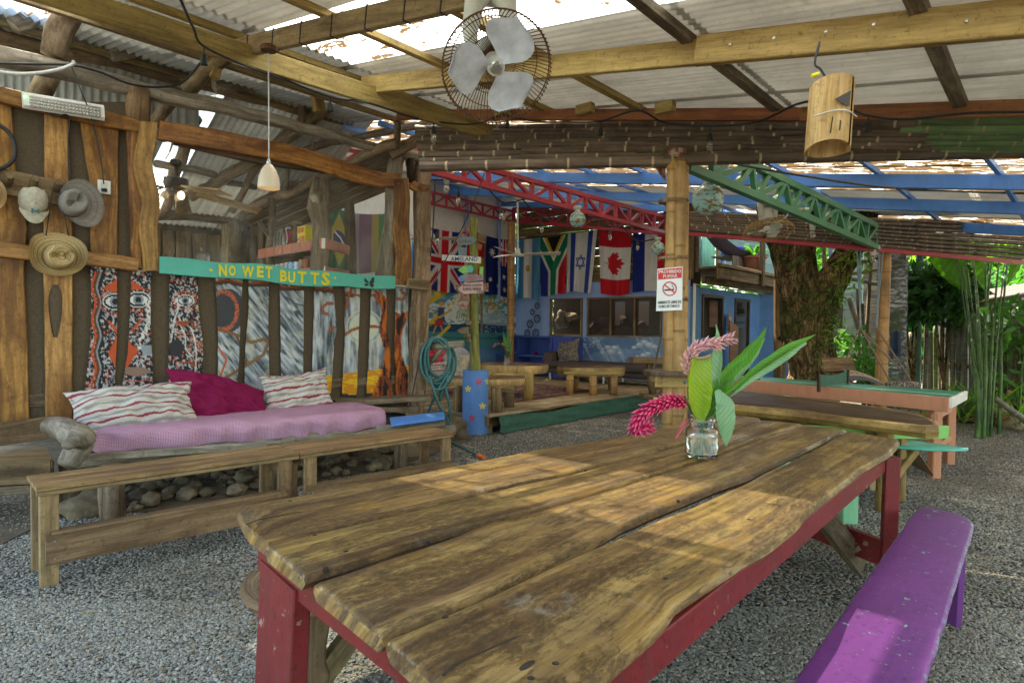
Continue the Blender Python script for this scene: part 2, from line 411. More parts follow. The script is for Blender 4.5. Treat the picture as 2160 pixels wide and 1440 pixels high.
def corr(name, c, d, tl=0):
    t = NT(name); P = t.oc(); a = t.noise(P, 1.6, 7, .7, .5); b = t.noise(P, 14, 5, .65); s_ = t.noise(t.uv(.6, 14), 1, 5, .6)
    col = t.mix(t.ramp(a, [(.38, 0), (.7, 1)]), c, d)
    col = t.mix(t.math('MULTIPLY', t.ramp(s_, [(.45, 0), (.75, 1)]), .55), col, [x*.5 for x in d])
    col = t.mix(t.math('MULTIPLY', t.ramp(b, [(.6, 0), (.72, 1)]), .4), col, [x*.4 for x in d])
    sh = t.bsdf(t.vary(col, .08), .5, b, .2, .004, **{'Specular IOR Level': .4})
    return t.done(t.n('MixShader', {0: tl, 1: sh.outputs[0], 2: t.n('BsdfTranslucent', {'Color': col}).outputs[0]}) if tl else sh)
K['sheet'] = corr('beige_roof_sheet', (.72, .69, .62), (.50, .48, .43), .035)  # slight translucency added to the sheets to lift the light under the roof
K['zinc'] = corr('weathered_zinc', (.50, .51, .48), (.27, .27, .25), .045)  # metal sheets also given added translucency, brightening the left roof space
def clear(name, litter, opn=.75, leaf=(.16, .09, .05)):
    t = NT(name); m = t.noise(t.uv(1.3, 9 if litter > .3 else 4), 1.6, 7, .72, .8)
    f = t.ramp(m, [(.5+.14-litter*.4, 0), (.52+.14-litter*.4, 1)])
    tr = t.n('BsdfTransparent', {'Color': (.86, .92, .95)}); tl = t.n('BsdfTranslucent', {'Color': (.62, .66, .68) if litter < .3 else (.72, .72, .68)})
    gl = t.n('MixShader', {0: 1-opn, 1: tr.outputs[0], 2: tl.outputs[0]})
    lf = t.n('BsdfPrincipled', {'Base Color': t.mix(t.noise(t.oc(), 30, 3), leaf, (.5, .33, .18)), 'Roughness': .9})
    l2 = t.n('BsdfTranslucent', {'Color': (.13, .08, .04)}); lm = t.n('MixShader', {0: .45, 1: lf.outputs[0], 2: l2.outputs[0]})
    return t.done(t.n('MixShader', {0: f, 1: gl.outputs[0], 2: lm.outputs[0]}))
K['clear'] = clear('clear_roof_panel', .16, .22); K['litter'] = clear('leaf_covered_clear_panel', .54, .2)
def bamboo(name, c, d, nd):
    t = NT(name); a = t.noise(t.uv(1, 20), 1, 6, .65); b = t.noise(t.oc(), 3, 6, .7, .5)
    ob = t.n('ObjectInfo').outputs['Random']
    u = t.n('SeparateXYZ', {0: t.n('UVMap').outputs[0]}).outputs[0]
    k = t.math('ABSOLUTE', t.math('SUBTRACT', t.math('FRACT', t.math('ADD', t.math('MULTIPLY', u, 2.9), t.math('MULTIPLY', ob, 3))), .5))
    col = t.mix(t.ramp(a, [(.3, 0), (.7, 1)]), c, d); col = t.mix(t.ramp(b, [(.4, 0), (.75, 1)]), col, [x*.5 for x in c])
    col = t.mix(t.ramp(k, [(.0, 1), (.02, .9), (.035, 0)]), col, nd)
    h = t.math('ADD', t.ramp(k, [(0, 1), (.03, .6), (.045, 0)]), a)
    return t.done(t.bsdf(t.vary(col, .22, .006), .45, h, .6, .006, **{'Specular IOR Level': .4}))
K['bam'] = bamboo('yellow_bamboo', (.27, .13, .04), (.56, .33, .13), (.22, .12, .04))
K['bamd'] = bamboo('smoked_bamboo', (.085, .058, .042), (.20, .14, .095), (.42, .32, .20))
K['bamg'] = bamboo('green_bamboo', (.08, .14, .05), (.20, .27, .11), (.28, .25, .12))
K['bamf'] = bamboo('weathered_bamboo', (.09, .085, .06), (.27, .26, .18), (.22, .2, .14))
def tablemat():
    t = NT('worn_table_top'); g = t.noise(t.uv(.45, 15), 1, 9, .66, .35)
    wv = t.n('TexWave', {'Vector': t.uv(.22, 2.4), 'Scale': 3.2, 'Distortion': 5.5, 'Detail': 4, 'Detail Scale': .8, 'Detail Roughness': .6}, bands_direction='Y').outputs[1]
    P = t.oc(); big = t.noise(P, 2.3, 7, .68, .6); med = t.noise(t.uv(2.2, 5.5), 1, 10, .8, .3); fine = t.noise(t.uv(7, 80), 1, 4, .7); sp = t.noise(t.uv(30, 70), 1, 8, .85)
    c = t.ramp(t.math('MULTIPLY_ADD', wv, .05, t.math('MULTIPLY', g, .96)), [(.34, (.10, .045, .012)), (.45, (.24, .125, .032)), (.55, (.40, .235, .064)), (.68, (.58, .39, .125))])
    c = t.mix(t.math('MULTIPLY', t.ramp(big, [(.45, 0), (.62, 1)]), .4), c, (.17, .11, .06))
    c = t.mix(t.math('MULTIPLY', t.ramp(med, [(.46, 0), (.64, 1)]), .35), c, (.14, .065, .018))
    wn = t.math('MULTIPLY', t.ramp(med, [(.46, 0), (.54, 1)]), t.ramp(sp, [(.45, 0), (.52, 1)]))
    c = t.mix(t.math('MULTIPLY', wn, .66), c, (.026, .010, .005))
    c = t.mix(t.math('MULTIPLY', t.ramp(fine, [(.47, 0), (.64, 1)]), .5), c, (.06, .03, .01))
    w2 = t.noise(P, 3.1, 8, .75, .4); c = t.mix(t.math('MULTIPLY', t.ramp(w2, [(.60, 0), (.70, 1)]), .5), c, (.48, .40, .28))
    rr = t.math('MULTIPLY_ADD', med, .35, .14)
    h = t.math('ADD', t.math('MULTIPLY', fine, .4), t.math('ADD', g, t.math('MULTIPLY', wn, -.9)))
    return t.done(t.bsdf(t.vary(c, .06, .003), rr, h, .5, .004, **{'Specular IOR Level': .38}))
K['table'] = tablemat()
def groundmat():
    t = NT('pale_gravel'); P = t.oc(); v = t.n('TexVoronoi', {'Vector': P, 'Scale': 62}, feature='F1'); cc = v.outputs['Color']; d = v.outputs['Distance']
    g = t.n('SeparateColor', {0: cc}).outputs[0]; b = t.noise(P, .9, 4, .6)
    c = t.ramp(g, [(0, (.10, .10, .09)), (.4, (.22, .22, .20)), (.75, (.31, .31, .285)), (1, (.42, .41, .37))], 'LINEAR')
    c = t.mix(t.ramp(d, [(.35, 0), (.75, 1)]), c, (.045, .042, .035)); c = t.mix(t.math('MULTIPLY', t.ramp(b, [(.45, 0), (.7, 1)]), .4), c, (.15, .12, .08))
    return t.done(t.bsdf(c, .85, t.math('MULTIPLY', d, -1), 1.0, .02, **{'Specular IOR Level': .2}))
K['ground'] = groundmat()
def pebmat():
    t = NT('river_pebble'); r = t.n('ObjectInfo').outputs['Random']; a = t.noise(t.oc(), 60, 3, .6); big = t.noise(t.oc(), .8, 4, .6, .5)
    c = t.ramp(r, [(0, (.17, .16, .13)), (.25, (.25, .24, .20)), (.55, (.33, .32, .27)), (.85, (.44, .42, .35)), (.94, (.30, .21, .12)), (1, (.58, .55, .48))])
    c = t.mix(t.math('MULTIPLY', t.ramp(a, [(.4, 0), (.7, 1)]), .35), c, (.12, .11, .09)); c = t.mix(t.math('MULTIPLY', t.ramp(big, [(.48, 0), (.66, 1)]), .6), c, (.19, .15, .10))
    return t.done(t.bsdf(c, .62, **{'Specular IOR Level': .35}))
K['peb'] = pebmat()
def glassm(name, col=(1, 1, 1), rough=0.0, ior=1.45):
    t = NT(name); return t.done(t.bsdf(col, rough, **{'Transmission Weight': 1.0, 'IOR': ior}))
K['glass'] = glassm('clear_glass'); K['water'] = glassm('vase_water', (.97, 1, .98), 0, 1.33)
def dusty():
    t = NT('dusty_clear_sheet'); n = t.noise(t.oc(), 2.5, 7, .75, .5); s_ = t.noise(t.oc(), 80, 2, .5)
    f = t.math('ADD', t.math('MULTIPLY', t.ramp(n, [(.4, 0), (.75, 1)]), .16), t.math('MULTIPLY', t.ramp(s_, [(.66, 0), (.72, 1)]), .3))
    return t.done(t.n('MixShader', {0: t.math('ADD', f, .03), 1: t.n('BsdfTransparent').outputs[0], 2: t.n('BsdfDiffuse', {'Color': (.7, .68, .62)}).outputs[0]}))
K['dusty'] = dusty()
def emis(name, c, st, base=(.9, .85, .75)):
    t = NT(name); b = t.bsdf(base, .4, **{'Emission Color': c, 'Emission Strength': st}); return t.done(b)
K['lit'] = emis('lit_bulb', (1, .74, .42), 1.1); K['shade'] = emis('lit_glass_shade', (1, .72, .40), .02, (.50, .43, .33))
def pat(name, fn):
    t = NT(name); return t.done(fn(t))
def _bark(t):
    P = t.oc(1, 1, .32); a = t.noise(P, 9, 9, .75, .8); v = t.n('TexVoronoi', {'Vector': t.oc(1, 1, .28), 'Scale': 17}, feature='DISTANCE_TO_EDGE').outputs[0]; b = t.noise(t.oc(), 1.7, 6, .7, 1); g = t.noise(t.oc(), 6, 6, .7)
    c = t.ramp(a, [(.36, (.022, .014, .008)), (.46, (.12, .075, .036)), (.57, (.30, .20, .10)), (.70, (.48, .37, .22))])
    c = t.mix(t.math('MULTIPLY', t.ramp(b, [(.48, 0), (.58, 1)]), .75), c, t.mix(t.ramp(g, [(.4, 0), (.6, 1)]), (.02, .035, .008), (.07, .11, .02)))
    c = t.mix(t.ramp(v, [(0, .8), (.10, 0)]), c, (.012, .009, .006)); return t.bsdf(c, .9, t.math('ADD', a, t.math('MULTIPLY', v, 1.5)), 1.0, .04, **{'Specular IOR Level': .15})
K['bark'] = pat('mossy_bark', _bark)
def lampglass():
    t = NT('mottled_glass_globe'); a = t.noise(t.oc(1, 1, 2.4), 13, 3, .6, .3)
    c = t.mix(t.ramp(a, [(.5, 0), (.58, 1)]), (.32, .56, .55), (.24, .17, .06)); return t.done(t.bsdf(c, .15, a, .3, .01))
K['globe'] = lampglass()
def _check(t):
    u = t.n('SeparateXYZ', {0: t.n('UVMap').outputs[0]})
    f = lambda o, k: t.ramp(t.math('FRACT', t.math('MULTIPLY', o, k)), [(.45, 0), (.55, 1)])
    a = t.mix(.5, f(u.outputs[0], 95), f(u.outputs[1], 95)); c = t.ramp(a, [(0, (.34, .11, .19)), (1, (.60, .40, .50))])
    w = t.noise(t.oc(), 4, 4, .6, 1); return t.bsdf(c, .85, w, .9, .03, **{'Specular IOR Level': .15})
K['check'] = pat('pink_checked_cotton', _check)
def _str(t):
    v = t.n('SeparateXYZ', {0: t.n('UVMap').outputs[0]}).outputs[1]; u = t.n('SeparateXYZ', {0: t.n('UVMap').outputs[0]}).outputs[0]
    x = t.math('FRACT', t.math('MULTIPLY', v, 8.5))
    zz = t.math('MULTIPLY', t.math('PINGPONG', t.math('MULTIPLY', u, 60), 1), .03)
    y = t.math('ADD', x, zz)
    c = t.ramp(y, [(0, (.52, .48, .42)), (.12, (.30, .28, .27)), (.2, (.30, .28, .27)), (.3, (.52, .48, .42)), (.52, (.52, .48, .42)), (.56, (.28, .05, .08)), (.70, (.28, .05, .08)), (.77, (.54, .50, .44)), (1, (.54, .50, .44))])
    n = t.noise(t.oc(), 7, 5, .6); return t.bsdf(c, .9, t.math('ADD', n, t.math('MULTIPLY', t.noise(t.uv(90, 90), 1, 2), .2)), .6, .015, **{'Specular IOR Level': .1})
K['stripe'] = pat('striped_woven_cotton', _str)
def _straw(cc, dd, k=26):
    def f(t):
        v = t.n('SeparateXYZ', {0: t.n('UVMap').outputs[0]}).outputs[0]; x = t.math('FRACT', t.math('MULTIPLY', v, k))
        a = t.noise(t.uv(60, 90), 1, 4, .7); c = t.mix(t.ramp(a, [(.35, 0), (.65, 1)]), cc, [q*.6 for q in cc])
        c = t.mix(t.ramp(x, [(0, 1), (.12, .8), (.2, 0)]), c, dd); return t.bsdf(c, .8, t.math('ADD', a, x), .6, .004)
    return f
K['straw'] = pat('stitched_straw', _straw((.56, .40, .18), (.15, .08, .03))); K['felt'] = pat('grey_woven_straw', _straw((.30, .27, .23), (.16, .14, .12), 90))
K['strawp'] = pat('tan_straw', _straw((.58, .38, .18), (.4, .25, .1), 60))
K['capc'] = plain('khaki_cotton', (.50, .45, .34), .85, nz=.3, sc=30, bs=.5, spec=.15)
K['cush'] = pat('speckled_cushion', lambda t: t.bsdf(t.ramp(t.noise(t.oc(), 55, 2, .6), [(.4, (.05, .04, .05)), (.5, (.22, .17, .13)), (.6, (.38, .33, .27))], 'CONSTANT'), .9))
K['vc'] = vcol('painted_boards'); K['vflag'] = vcol('printed_flag_cloth', .8, .25, 90, .1, .15); K['vprint'] = vcol('printed_sign', .45, 0, 30, .4, .12)
K['vpetal'] = vcol('ginger_petal', .5, .35, 90, .3, 0)
# ------------------------------------------------ ground
m = MB(); m.grid([[Vector((x, y, 0)) for y in (-70, -20, -6, 0, 4, 8, 14, 30, 80, 160)] for x in (-120, -50, -20, -8, -4, 0, 4, 8, 20, 50, 120)])
ground = obj('ground', m, K['ground'], kind='structure', origin=Vector((0, 0, 0)))
dl = [(-900, 1500), (-200, 1230), (0, 1150), (120, 1090), (350, 1075), (520, 1045), (700, 1010), (800, 990), (900, 965), (1000, 925)]
A = [PZ(x, y, .004)+Vector((0, 0, 0)) for x, y in dl]
m = MB(); rows = []
for p in A: rows.append([p+(-WNn)*k*.45+Vector((mn.noise(p*2)*.1, mn.noise(p*3)*.1, .03*mn.noise(p*1.3+Vector((k, 0, 0)))*(k > 0)+.002)) for k in range(13)])
for r in rows:
    for v in r: v.z = max(v.z, .004)
m.grid(rows); obj('dirt_ground', m, K['dirt'], kind='structure')
# pebbles
def in_dirt(x, y):
    for a, b in zip(A[:-1], A[1:]):
        if a.x <= x <= b.x: return y > a.y+(b.y-a.y)*(x-a.x)/(b.x-a.x+1e-6)-.02
    return False
pts = []
def scatter(n, dmin, dmax):
    k = 0
    while k < n:
        d = math.sqrt(NP.uniform(dmin**2, dmax**2)); x = NP.uniform(-.95, .95)*d
        k += 1
        if in_dirt(x, d) and (NP.rand() > .12 or d > 4.2): continue
        s_, w_ = x*.656+d*.755, -.755*x+.656*d
        if s_ > 5.8 and w_ > 5.4: continue
        pts.append((x, d, NP.uniform(-.003, .004)))
scatter(90000, 1.2, 3.1); scatter(95000, 3.1, 6.0); scatter(60000, 6.0, 9.5)
me = bpy.data.meshes.new('gravel'); me.from_pydata(pts, [], [])
gv = bpy.data.objects.new('gravel', me); COL.objects.link(gv); gv['kind'] = 'stuff'; gv['label'] = 'loose pale grey gravel covering the open yard floor'
ng = bpy.data.node_groups.new('gravel_nodes', 'GeometryNodeTree')
ng.interface.new_socket('Geometry', in_out='INPUT', socket_type='NodeSocketGeometry'); ng.interface.new_socket('Geometry', in_out='OUTPUT', socket_type='NodeSocketGeometry')
def gn(ty, **ins):
    nd = ng.nodes.new(ty)
    return nd
gi = gn('NodeGroupInput'); go = gn('NodeGroupOutput'); ip = gn('GeometryNodeInstanceOnPoints')
ico = gn('GeometryNodeMeshIcoSphere'); ico.inputs['Radius'].default_value = 1; ico.inputs['Subdivisions'].default_value = 2
sp_ = gn('GeometryNodeSetPosition'); nz = gn('ShaderNodeTexNoise'); nz.inputs['Scale'].default_value = .8
vm = gn('ShaderNodeVectorMath'); vm.operation = 'MULTIPLY_ADD'; vm.inputs[1].default_value = (.7, .7, .7); vm.inputs[2].default_value = (-.35, -.35, -.35)
ng.links.new(nz.outputs['Color'], vm.inputs[0]); ng.links.new(vm.outputs[0], sp_.inputs['Offset'])
sm = gn('GeometryNodeSetShadeSmooth'); ma = gn('GeometryNodeSetMaterial'); ma.inputs['Material'].default_value = K['peb']
ng.links.new(ico.outputs[0], sp_.inputs[0]); ng.links.new(sp_.outputs[0], sm.inputs[0]); ng.links.new(sm.outputs[0], ma.inputs[0])
rs = gn('FunctionNodeRandomValue'); rs.data_type = 'FLOAT_VECTOR'; rs.inputs[0].default_value = (.0048, .004, .0026); rs.inputs[1].default_value = (.0115, .0082, .0052)
rr = gn('FunctionNodeRandomValue'); rr.data_type = 'FLOAT_VECTOR'; rr.inputs[0].default_value = (-.5, -.5, 0); rr.inputs[1].default_value = (.5, .5, 6.28)
ng.links.new(gi.outputs[0], ip.inputs['Points']); ng.links.new(ma.outputs[0], ip.inputs['Instance'])
ng.links.new(rs.outputs[0], ip.inputs['Scale']); ng.links.new(rr.outputs[0], ip.inputs['Rotation']); ng.links.new(ip.outputs[0], go.inputs[0])
gv.modifiers.new('gravel', 'NODES').node_group = ng
# ------------------------------------------------ corrugated roofs
def edge(w): return 6.0-.235*min(w, 5.3)
def sheet(name, s0, s1, w0, w1, mat, parent, base=None, fn=None, pitch=.076, amp=.018, kind=None, per=4, jz=0, cut=0):
    """ribs run along w"""
    base = RZ0 if base is None else base
    fn = lambda s, w: SW(min(s, edge(w)) if cut > 0 else max(s, edge(w)+.06) if cut < 0 else s, w, base+.15*w)
    if cut > 0 and s0 > edge(w0) or cut < 0 and s1 < edge(w1): return
    n = max(4, int((s1-s0)/pitch*per)); P = []
    sg = 6; wb = R.uniform(-jz, jz)
    for i in range(n+1):
        s = s0+(s1-s0)*i/n; z = amp*math.cos(2*math.pi*s/pitch)
        P.append([fn(s, w0+(w1-w0)*j/sg)+Vector((0, 0, z+wb)) for j in range(sg+1)])
    m = MB(); m.grid([[P[i][j] for i in range(n+1)] for j in range(sg+1)]); return obj(name, m, mat, parent, smooth=True)
rf = thing('shelter_roof', 'corrugated beige roof with clear panels and pine beams over the gravel dining yard', 'roof', SW(2.4, 2, 0)+Vector((0, 0, 3)))
ss = [-.3, .75, 1.6, 2.4, 3.28, 4.14, 4.98, 5.8]
for a, b in zip(ss[:-1], ss[1:]):
    for w0, w1 in ((-4.2, -.9), (-.95, 1.7), (1.65, 4.75), (4.7, 6.9), (6.85, 9.0)):
        mt = K['sheet']
        if a == 2.4 and w1 < 5: mt = K['clear']
        if a == .75 and w0 == 4.7: mt = K['clear']
        if a == 3.28 and w0 == 6.85: mt = K['clear']
        if w0 > 4.5 and mt is K['sheet']: mt = K['zinc']
        g = 0 if mt is K['clear'] else .03
        sheet('roof_sheet', a-g, b+g, w0, w1, mt, rf, base=RZ0+(.006 if mt is K['clear'] else .0)+.004*((int(w0*10)) % 3), jz=.003, cut=1)
    # leaves lying on the clear panel are part of its pattern
# purlins along u (below the sheets)
for w, mt, hh in ((-2.3, 'oldw', .07), (-.75, 'oldw', .07), (.55, 'oldw', .07), (1.75, 'oldw', .06), (2.85, 'pine', .05), (3.75, 'pine', .05), (4.9, 'pine', .05), (5.9, 'pine2', .05), (6.9, 'pine2', .05), (7.8, 'pine2', .05)):
    m = MB(); z = RZ0-.02-hh/2+.15*w; m.bar(SW(-.3, w, z), SW(edge(w)+.03, w, z), .06 if hh < .07 else .08, hh, ch=.004, seg=3, wob=.01); obj('purlin', m, K[mt], rf)
def beam_px(name, a, b, dz, w, h, mat, par=None, base=None, ext=(0, 0), **kw):
    p = RP(a[0], a[1], dz, base); q = RP(b[0], b[1], dz, base); d = (q-p).normalized()
    m = MB(); m.bar(p-d*ext[0], q+d*ext[1], w, h, RN, **kw); return obj(name, m, mat, par)
beam_px('beam', (158, 2), (1035, 281), -.24, .06, .155, K['pine'], rf, ext=(1.2, 0))
beam_px('rafter', (765, 181), (1500, 108), -.135, .05, .15, K['pine'], rf)
beam_px('rafter', (1470, 108), (2160, 38), -.15, .06, .17, K['pine'], rf, ext=(0, 1))
beam_px('rafter', (500, 104), (1010, -14), -.15, .055, .14, K['pine2'], rf, ext=(0, 2))
beam_px('rafter', (935, 243), (1720, 242), -.10, .05, .10, K['orange'], rf, ext=(.6, 0))
beam_px('rafter', (1690, 242), (2160, 228), -.10, .05, .11, K['orange'], rf, ext=(0, 1.2))
for x, y in ((1545, 98), (1637, 85), (1746, 72), (1829, 76), (1846, 57), (2040, 50)):
    p = RP(x, y, -.15)-U2*.033; m = MB(); m.lathe([(0, 0), (.010, 0), (.008, .005), (0, .006)], p, 8, -U2); obj('bolt', m, K['steel'], rf)
for x, y in ((1060, 239), (1233, 235), (1400, 232)):
    p = RP(x, y, -.12); m = MB(); m.box(p-Vector((0, .05, 0)), .16, .07, .09, ax=(M2*-1)); c = obj('cleat', m, K['pine'], rf)
_a, _b = RP(500, 104, -.15), RP(1010, -14, -.15)
for f in (.08, .22, .36, .5, .64, .78, .9): p = _a.lerp(_b, f); m = MB(); m.bar(p-(_b-_a).normalized()*.004, p+(_b-_a).normalized()*.006, .062, .148, RN, ch=.002); obj('wire_tie', m, K['black'], rf)
# ------------------------------------------------ gable bamboo lattice between the two roofs
bl = thing('bamboo_ceiling_screen', 'screen of dark split bamboo poles hung under the roof edge', 'bamboo screen', PD(1300, 300, 5))
pole0, pole1 = PD(888, 352, 5.44), PD(2260, 322, 4.82)
top0, top1 = RP(880, 270, -.13), RP(2260, 254, -.13)
nrow = 8
for j in range(nrow):
    f = j/(nrow-1)
    a = top0.lerp(pole0, f); b = top1.lerp(pole1, f)
    if j < nrow-1: a = a+Vector((0, 0, -.02*math.sin(f*3.1))); b = b+Vector((0, 0, .0))
    cuts = [0, .16+.05*R.random(), .36+.06*R.random(), .60+.05*R.random(), .80+.04*R.random(), 1] if j < nrow-1 else [0, .40, 1]
    for c0, c1 in zip(cuts[:-1], cuts[1:]):
        p = a.lerp(b, c0); q = a.lerp(b, c1+.012); jt = R.uniform(-.012, .012); p.z += jt; q.z += jt+R.uniform(-.008, .008)
        m = MB(); r_ = (.050 if j < nrow-1 else .058)*(1-.16*f if j < nrow-1 else 1); L = (q-p).length; n = max(3, int(L/.10))
        rad = [r_*(1.0+(.07 if (i % 4 == 0) else 0)) for i in range(n+1)]
        m.tube([p.lerp(q, i/n) for i in range(n+1)], rad, 9, .03, fl=.75)
        obj('bamboo_pole', m, K['bamg'] if (c0 > .74 and j < nrow-1) else K['bamd'], bl, smooth='auto')
# ------------------------------------------------ painting tools (flat paint on boards, cloth and signs)
def vn(x, y, seed=0):
    x = np.asarray(x, float); y = np.asarray(y, float); xi = np.floor(x).astype(int); yi = np.floor(y).astype(int)
    def h(a, b):
        n = (a*374761393+b*668265263+seed*144665) & 0x7fffffff; n = ((n ^ (n >> 13))*1274126177) & 0x7fffffff; return ((n ^ (n >> 16)) & 0xffff)/65535.
    fx = x-xi; fy = y-yi; fx = fx*fx*(3-2*fx); fy = fy*fy*(3-2*fy)
    return (h(xi, yi)*(1-fx)+h(xi+1, yi)*fx)*(1-fy)+(h(xi, yi+1)*(1-fx)+h(xi+1, yi+1)*fx)*fy
def fbm(x, y, seed=0, o=4):
    return sum(vn(x*2**k, y*2**k, seed+k)*.5**k for k in range(o))/sum(.5**k for k in range(o))
class Can:
    def __init__(s, X, Y, col): s.X = np.asarray(X, float); s.Y = np.asarray(Y, float); s.C = np.tile(np.array(col, float), (len(s.X), 1))
    def put(s, m, col, a=1.0):
        m = np.clip(m.astype(float), 0, 1)[:, None]*a; s.C = s.C*(1-m)+np.array(col)*m; return s
    def poly(s, P, col, a=1.0):
        x, y = s.X, s.Y; ins = np.zeros(len(x), bool); n = len(P)
        for i in range(n):
            x0, y0 = P[i]; x1, y1 = P[(i+1) % n]
            if y0 == y1: continue
            c = ((y0 > y) != (y1 > y)) & (x < (x1-x0)*(y-y0)/(y1-y0)+x0); ins ^= c
        return s.put(ins, col, a)
    def dist(s, P):
        d = np.full(len(s.X), 1e9)
        for (x0, y0), (x1, y1) in zip(P[:-1], P[1:]):
            dx, dy = x1-x0, y1-y0; t = np.clip(((s.X-x0)*dx+(s.Y-y0)*dy)/(dx*dx+dy*dy+1e-9), 0, 1)
            d = np.minimum(d, np.hypot(s.X-x0-t*dx, s.Y-y0-t*dy))
        return d
    def line(s, P, w, col, a=1.0, soft=.4): return s.put(np.clip((w/2-s.dist(P))/soft+.5, 0, 1), col, a)
    def disc(s, c, r, col, a=1.0, ry=None, ring=None):
        d = np.hypot(s.X-c[0], (s.Y-c[1])*(r/ry if ry else 1)); m = (d < r) if ring is None else (np.abs(d-r) < ring/2); return s.put(m, col, a)
    def star(s, c, r, n, col, inner=.45, rot=-90):
        return s.poly([(c[0]+(r if i % 2 == 0 else r*inner)*math.cos(math.radians(rot+180*i/n)), c[1]+(r if i % 2 == 0 else r*inner)*math.sin(math.radians(rot+180*i/n))) for i in range(2*n)], col)
def arc(cx, cy, r, a0, a1, n=14, ry=None): return [(cx+r*math.cos(math.radians(a0+(a1-a0)*i/n)), cy+(ry or r)*math.sin(math.radians(a0+(a1-a0)*i/n))) for i in range(n+1)]
def interp(P, y):
    P = sorted(P, key=lambda q: q[0]); ys = [p[0] for p in P]; return float(np.interp(y, ys, [p[1] for p in P]))
# ------------------------------------------------ the mural wall
BLK, WHT, RED, BRN, GRY = (.018, .02, .024), (.62, .62, .60), (.50, .085, .03), (.13, .05, .025), (.25, .29, .32)
def mural(X, Y):
    c = Can(X, Y, BLK)
    # tribal faces on the left
    n1 = fbm(c.X/4.2, c.Y/4.2, 3, 2); c.put(n1 > .62, (.45, .45, .44)); c.put((fbm(c.X/3, c.Y/3, 8, 2) > .70), (.30, .34, .38)); c.put((fbm(c.X/4, c.Y/4, 21, 2) > .74), RED)
    for off, col, w in ((0, RED, 5), (6, BRN, 5), (11, GRY, 4), (15, BLK, 5)):
        c.line([(198+off+4*math.sin(y/11.), y) for y in range(575, 838, 6)], w, col)
    c.poly([(215, 608), (247, 588), (247, 620)], RED); c.poly([(277, 590), (307, 610), (277, 612)], RED)
    c.poly([(228, 745), (250, 700), (292, 740), (262, 785), (246, 780)], RED); c.poly([(272, 700), (302, 668), (290, 690)], RED); c.poly([(222, 672), (247, 690), (247, 706)], RED)
    for cx, cy, r in ((243, 636, 27), (292, 632, 26), (391, 634, 19)):
        c.disc((cx, cy), r, BLK, 1, r*.72); c.disc((cx, cy), r*.95, WHT, 1, r*.62, 3); c.disc((cx, cy), r*.75, WHT, 1, r*.4); c.disc((cx, cy), r*.42, (.2, .24, .28), 1); c.disc((cx, cy), r*.25, BLK); c.disc((cx, cy), r*1.2, RED, 1, r*.95, 2.2)
    c.put((fbm(c.X/3, c.Y/3, 5, 1) > .55) & (c.dist([(312, 640), (316, 680), (300, 710), (293, 730), (320, 742)]) < 5), WHT)
    c.line([(312, 630), (318, 670), (300, 705), (292, 735), (322, 742)], 1.6, WHT); c.poly([(262, 775), (305, 775), (322, 785), (285, 795), (262, 788)], (.25, .16, .12)); c.line([(262, 802), (290, 804), (320, 800)], 2.5, RED)
    c.disc((312, 735), 14, GRY); c.poly([(303, 728), (322, 715), (322, 728)], BLK)
    for cx, cy in ((412, 685), (420, 727), (407, 716), (397, 735), (405, 762), (379, 706)): c.disc((cx, cy), 7, (.35, .12, .08), 1, None, 2.2); c.disc((cx, cy), 3, (.4, .2, .12), 1, None, 1.5)
    for P in ([(367, 640), (374, 633), (376, 652), (368, 672), (364, 700), (360, 720)], [(385, 662), (377, 668), (382, 680), (392, 672)], [(381, 686), (390, 705), (392, 735), (403, 750)], [(402, 690), (410, 712), (414, 742), (412, 790)]): c.line(P, 2.6, WHT)
    c.line([(430, 636), (416, 652), (430, 668)], 3, (.55, .33, .08)); c.poly([(372, 676), (405, 676), (386, 692)], (.3, .07, .03)); c.poly([(357, 725), (375, 712), (388, 728), (384, 752), (362, 750)], (.035, .035, .04))
    # wind and tree on the right
    r = c.X > 440
    ang = .9; q = (c.X*math.cos(ang)+c.Y*math.sin(ang)); p = (-c.X*math.sin(ang)+c.Y*math.cos(ang)); sw = fbm(q/26+fbm(c.X/40, c.Y/40, 2)*3, p/4.5, 11, 4)
    sw2 = fbm(c.X/5.5, c.Y/38, 17, 4); t = np.clip((np.where(c.X > 640, sw2, sw)-.28)*2.1, 0, 1)[:, None]
    g = np.array((.04, .06, .08))*(1-t)+np.array((.50, .56, .60))*t; ye = np.clip((fbm(c.X/22, c.Y/22, 30)-.55)*4, 0, 1)[:, None]*.5
    g = g*(1-ye)+np.array((.55, .52, .36))*ye; c.C = np.where(r[:, None], g, c.C)
    c.disc((768, 690), 30, (.50, .53, .42)); c.disc((768, 690), 31, (.25, .40, .5), 1, None, 2); c.disc((768, 690), 36, (.55, .55, .4), .6, None, 4)
    tr = [(455, 596), (480, 592), (512, 600), (560, 598), (600, 608), (645, 606), (700, 612), (745, 622)]
    c.line(tr, 9, BRN); c.line([(x, y-3) for x, y in tr], 3, (.36, .09, .03)); c.line([(x, y+5) for x, y in tr], 2, (.02, .02, .02))
    c.disc((482, 655), 34, (.05, .055, .06), 1, 46); c.put((np.abs(np.hypot(c.X-470, (c.Y-655)*.75)-30) < 4) & (vn(c.X/2, c.Y/2, 4) > .4) & (c.X < 512) & r, (.5, .12, .06))
    c.line([(455, 694), (480, 700), (505, 708), (530, 722), (558, 715), (566, 722), (556, 748), (520, 770), (470, 800), (458, 812)], 7, (.20, .11, .05)); c.line([(455, 724), (478, 758), (462, 800)], 4, RED); c.line([(500, 710), (520, 760), (500, 800)], 5, (.13, .08, .04))
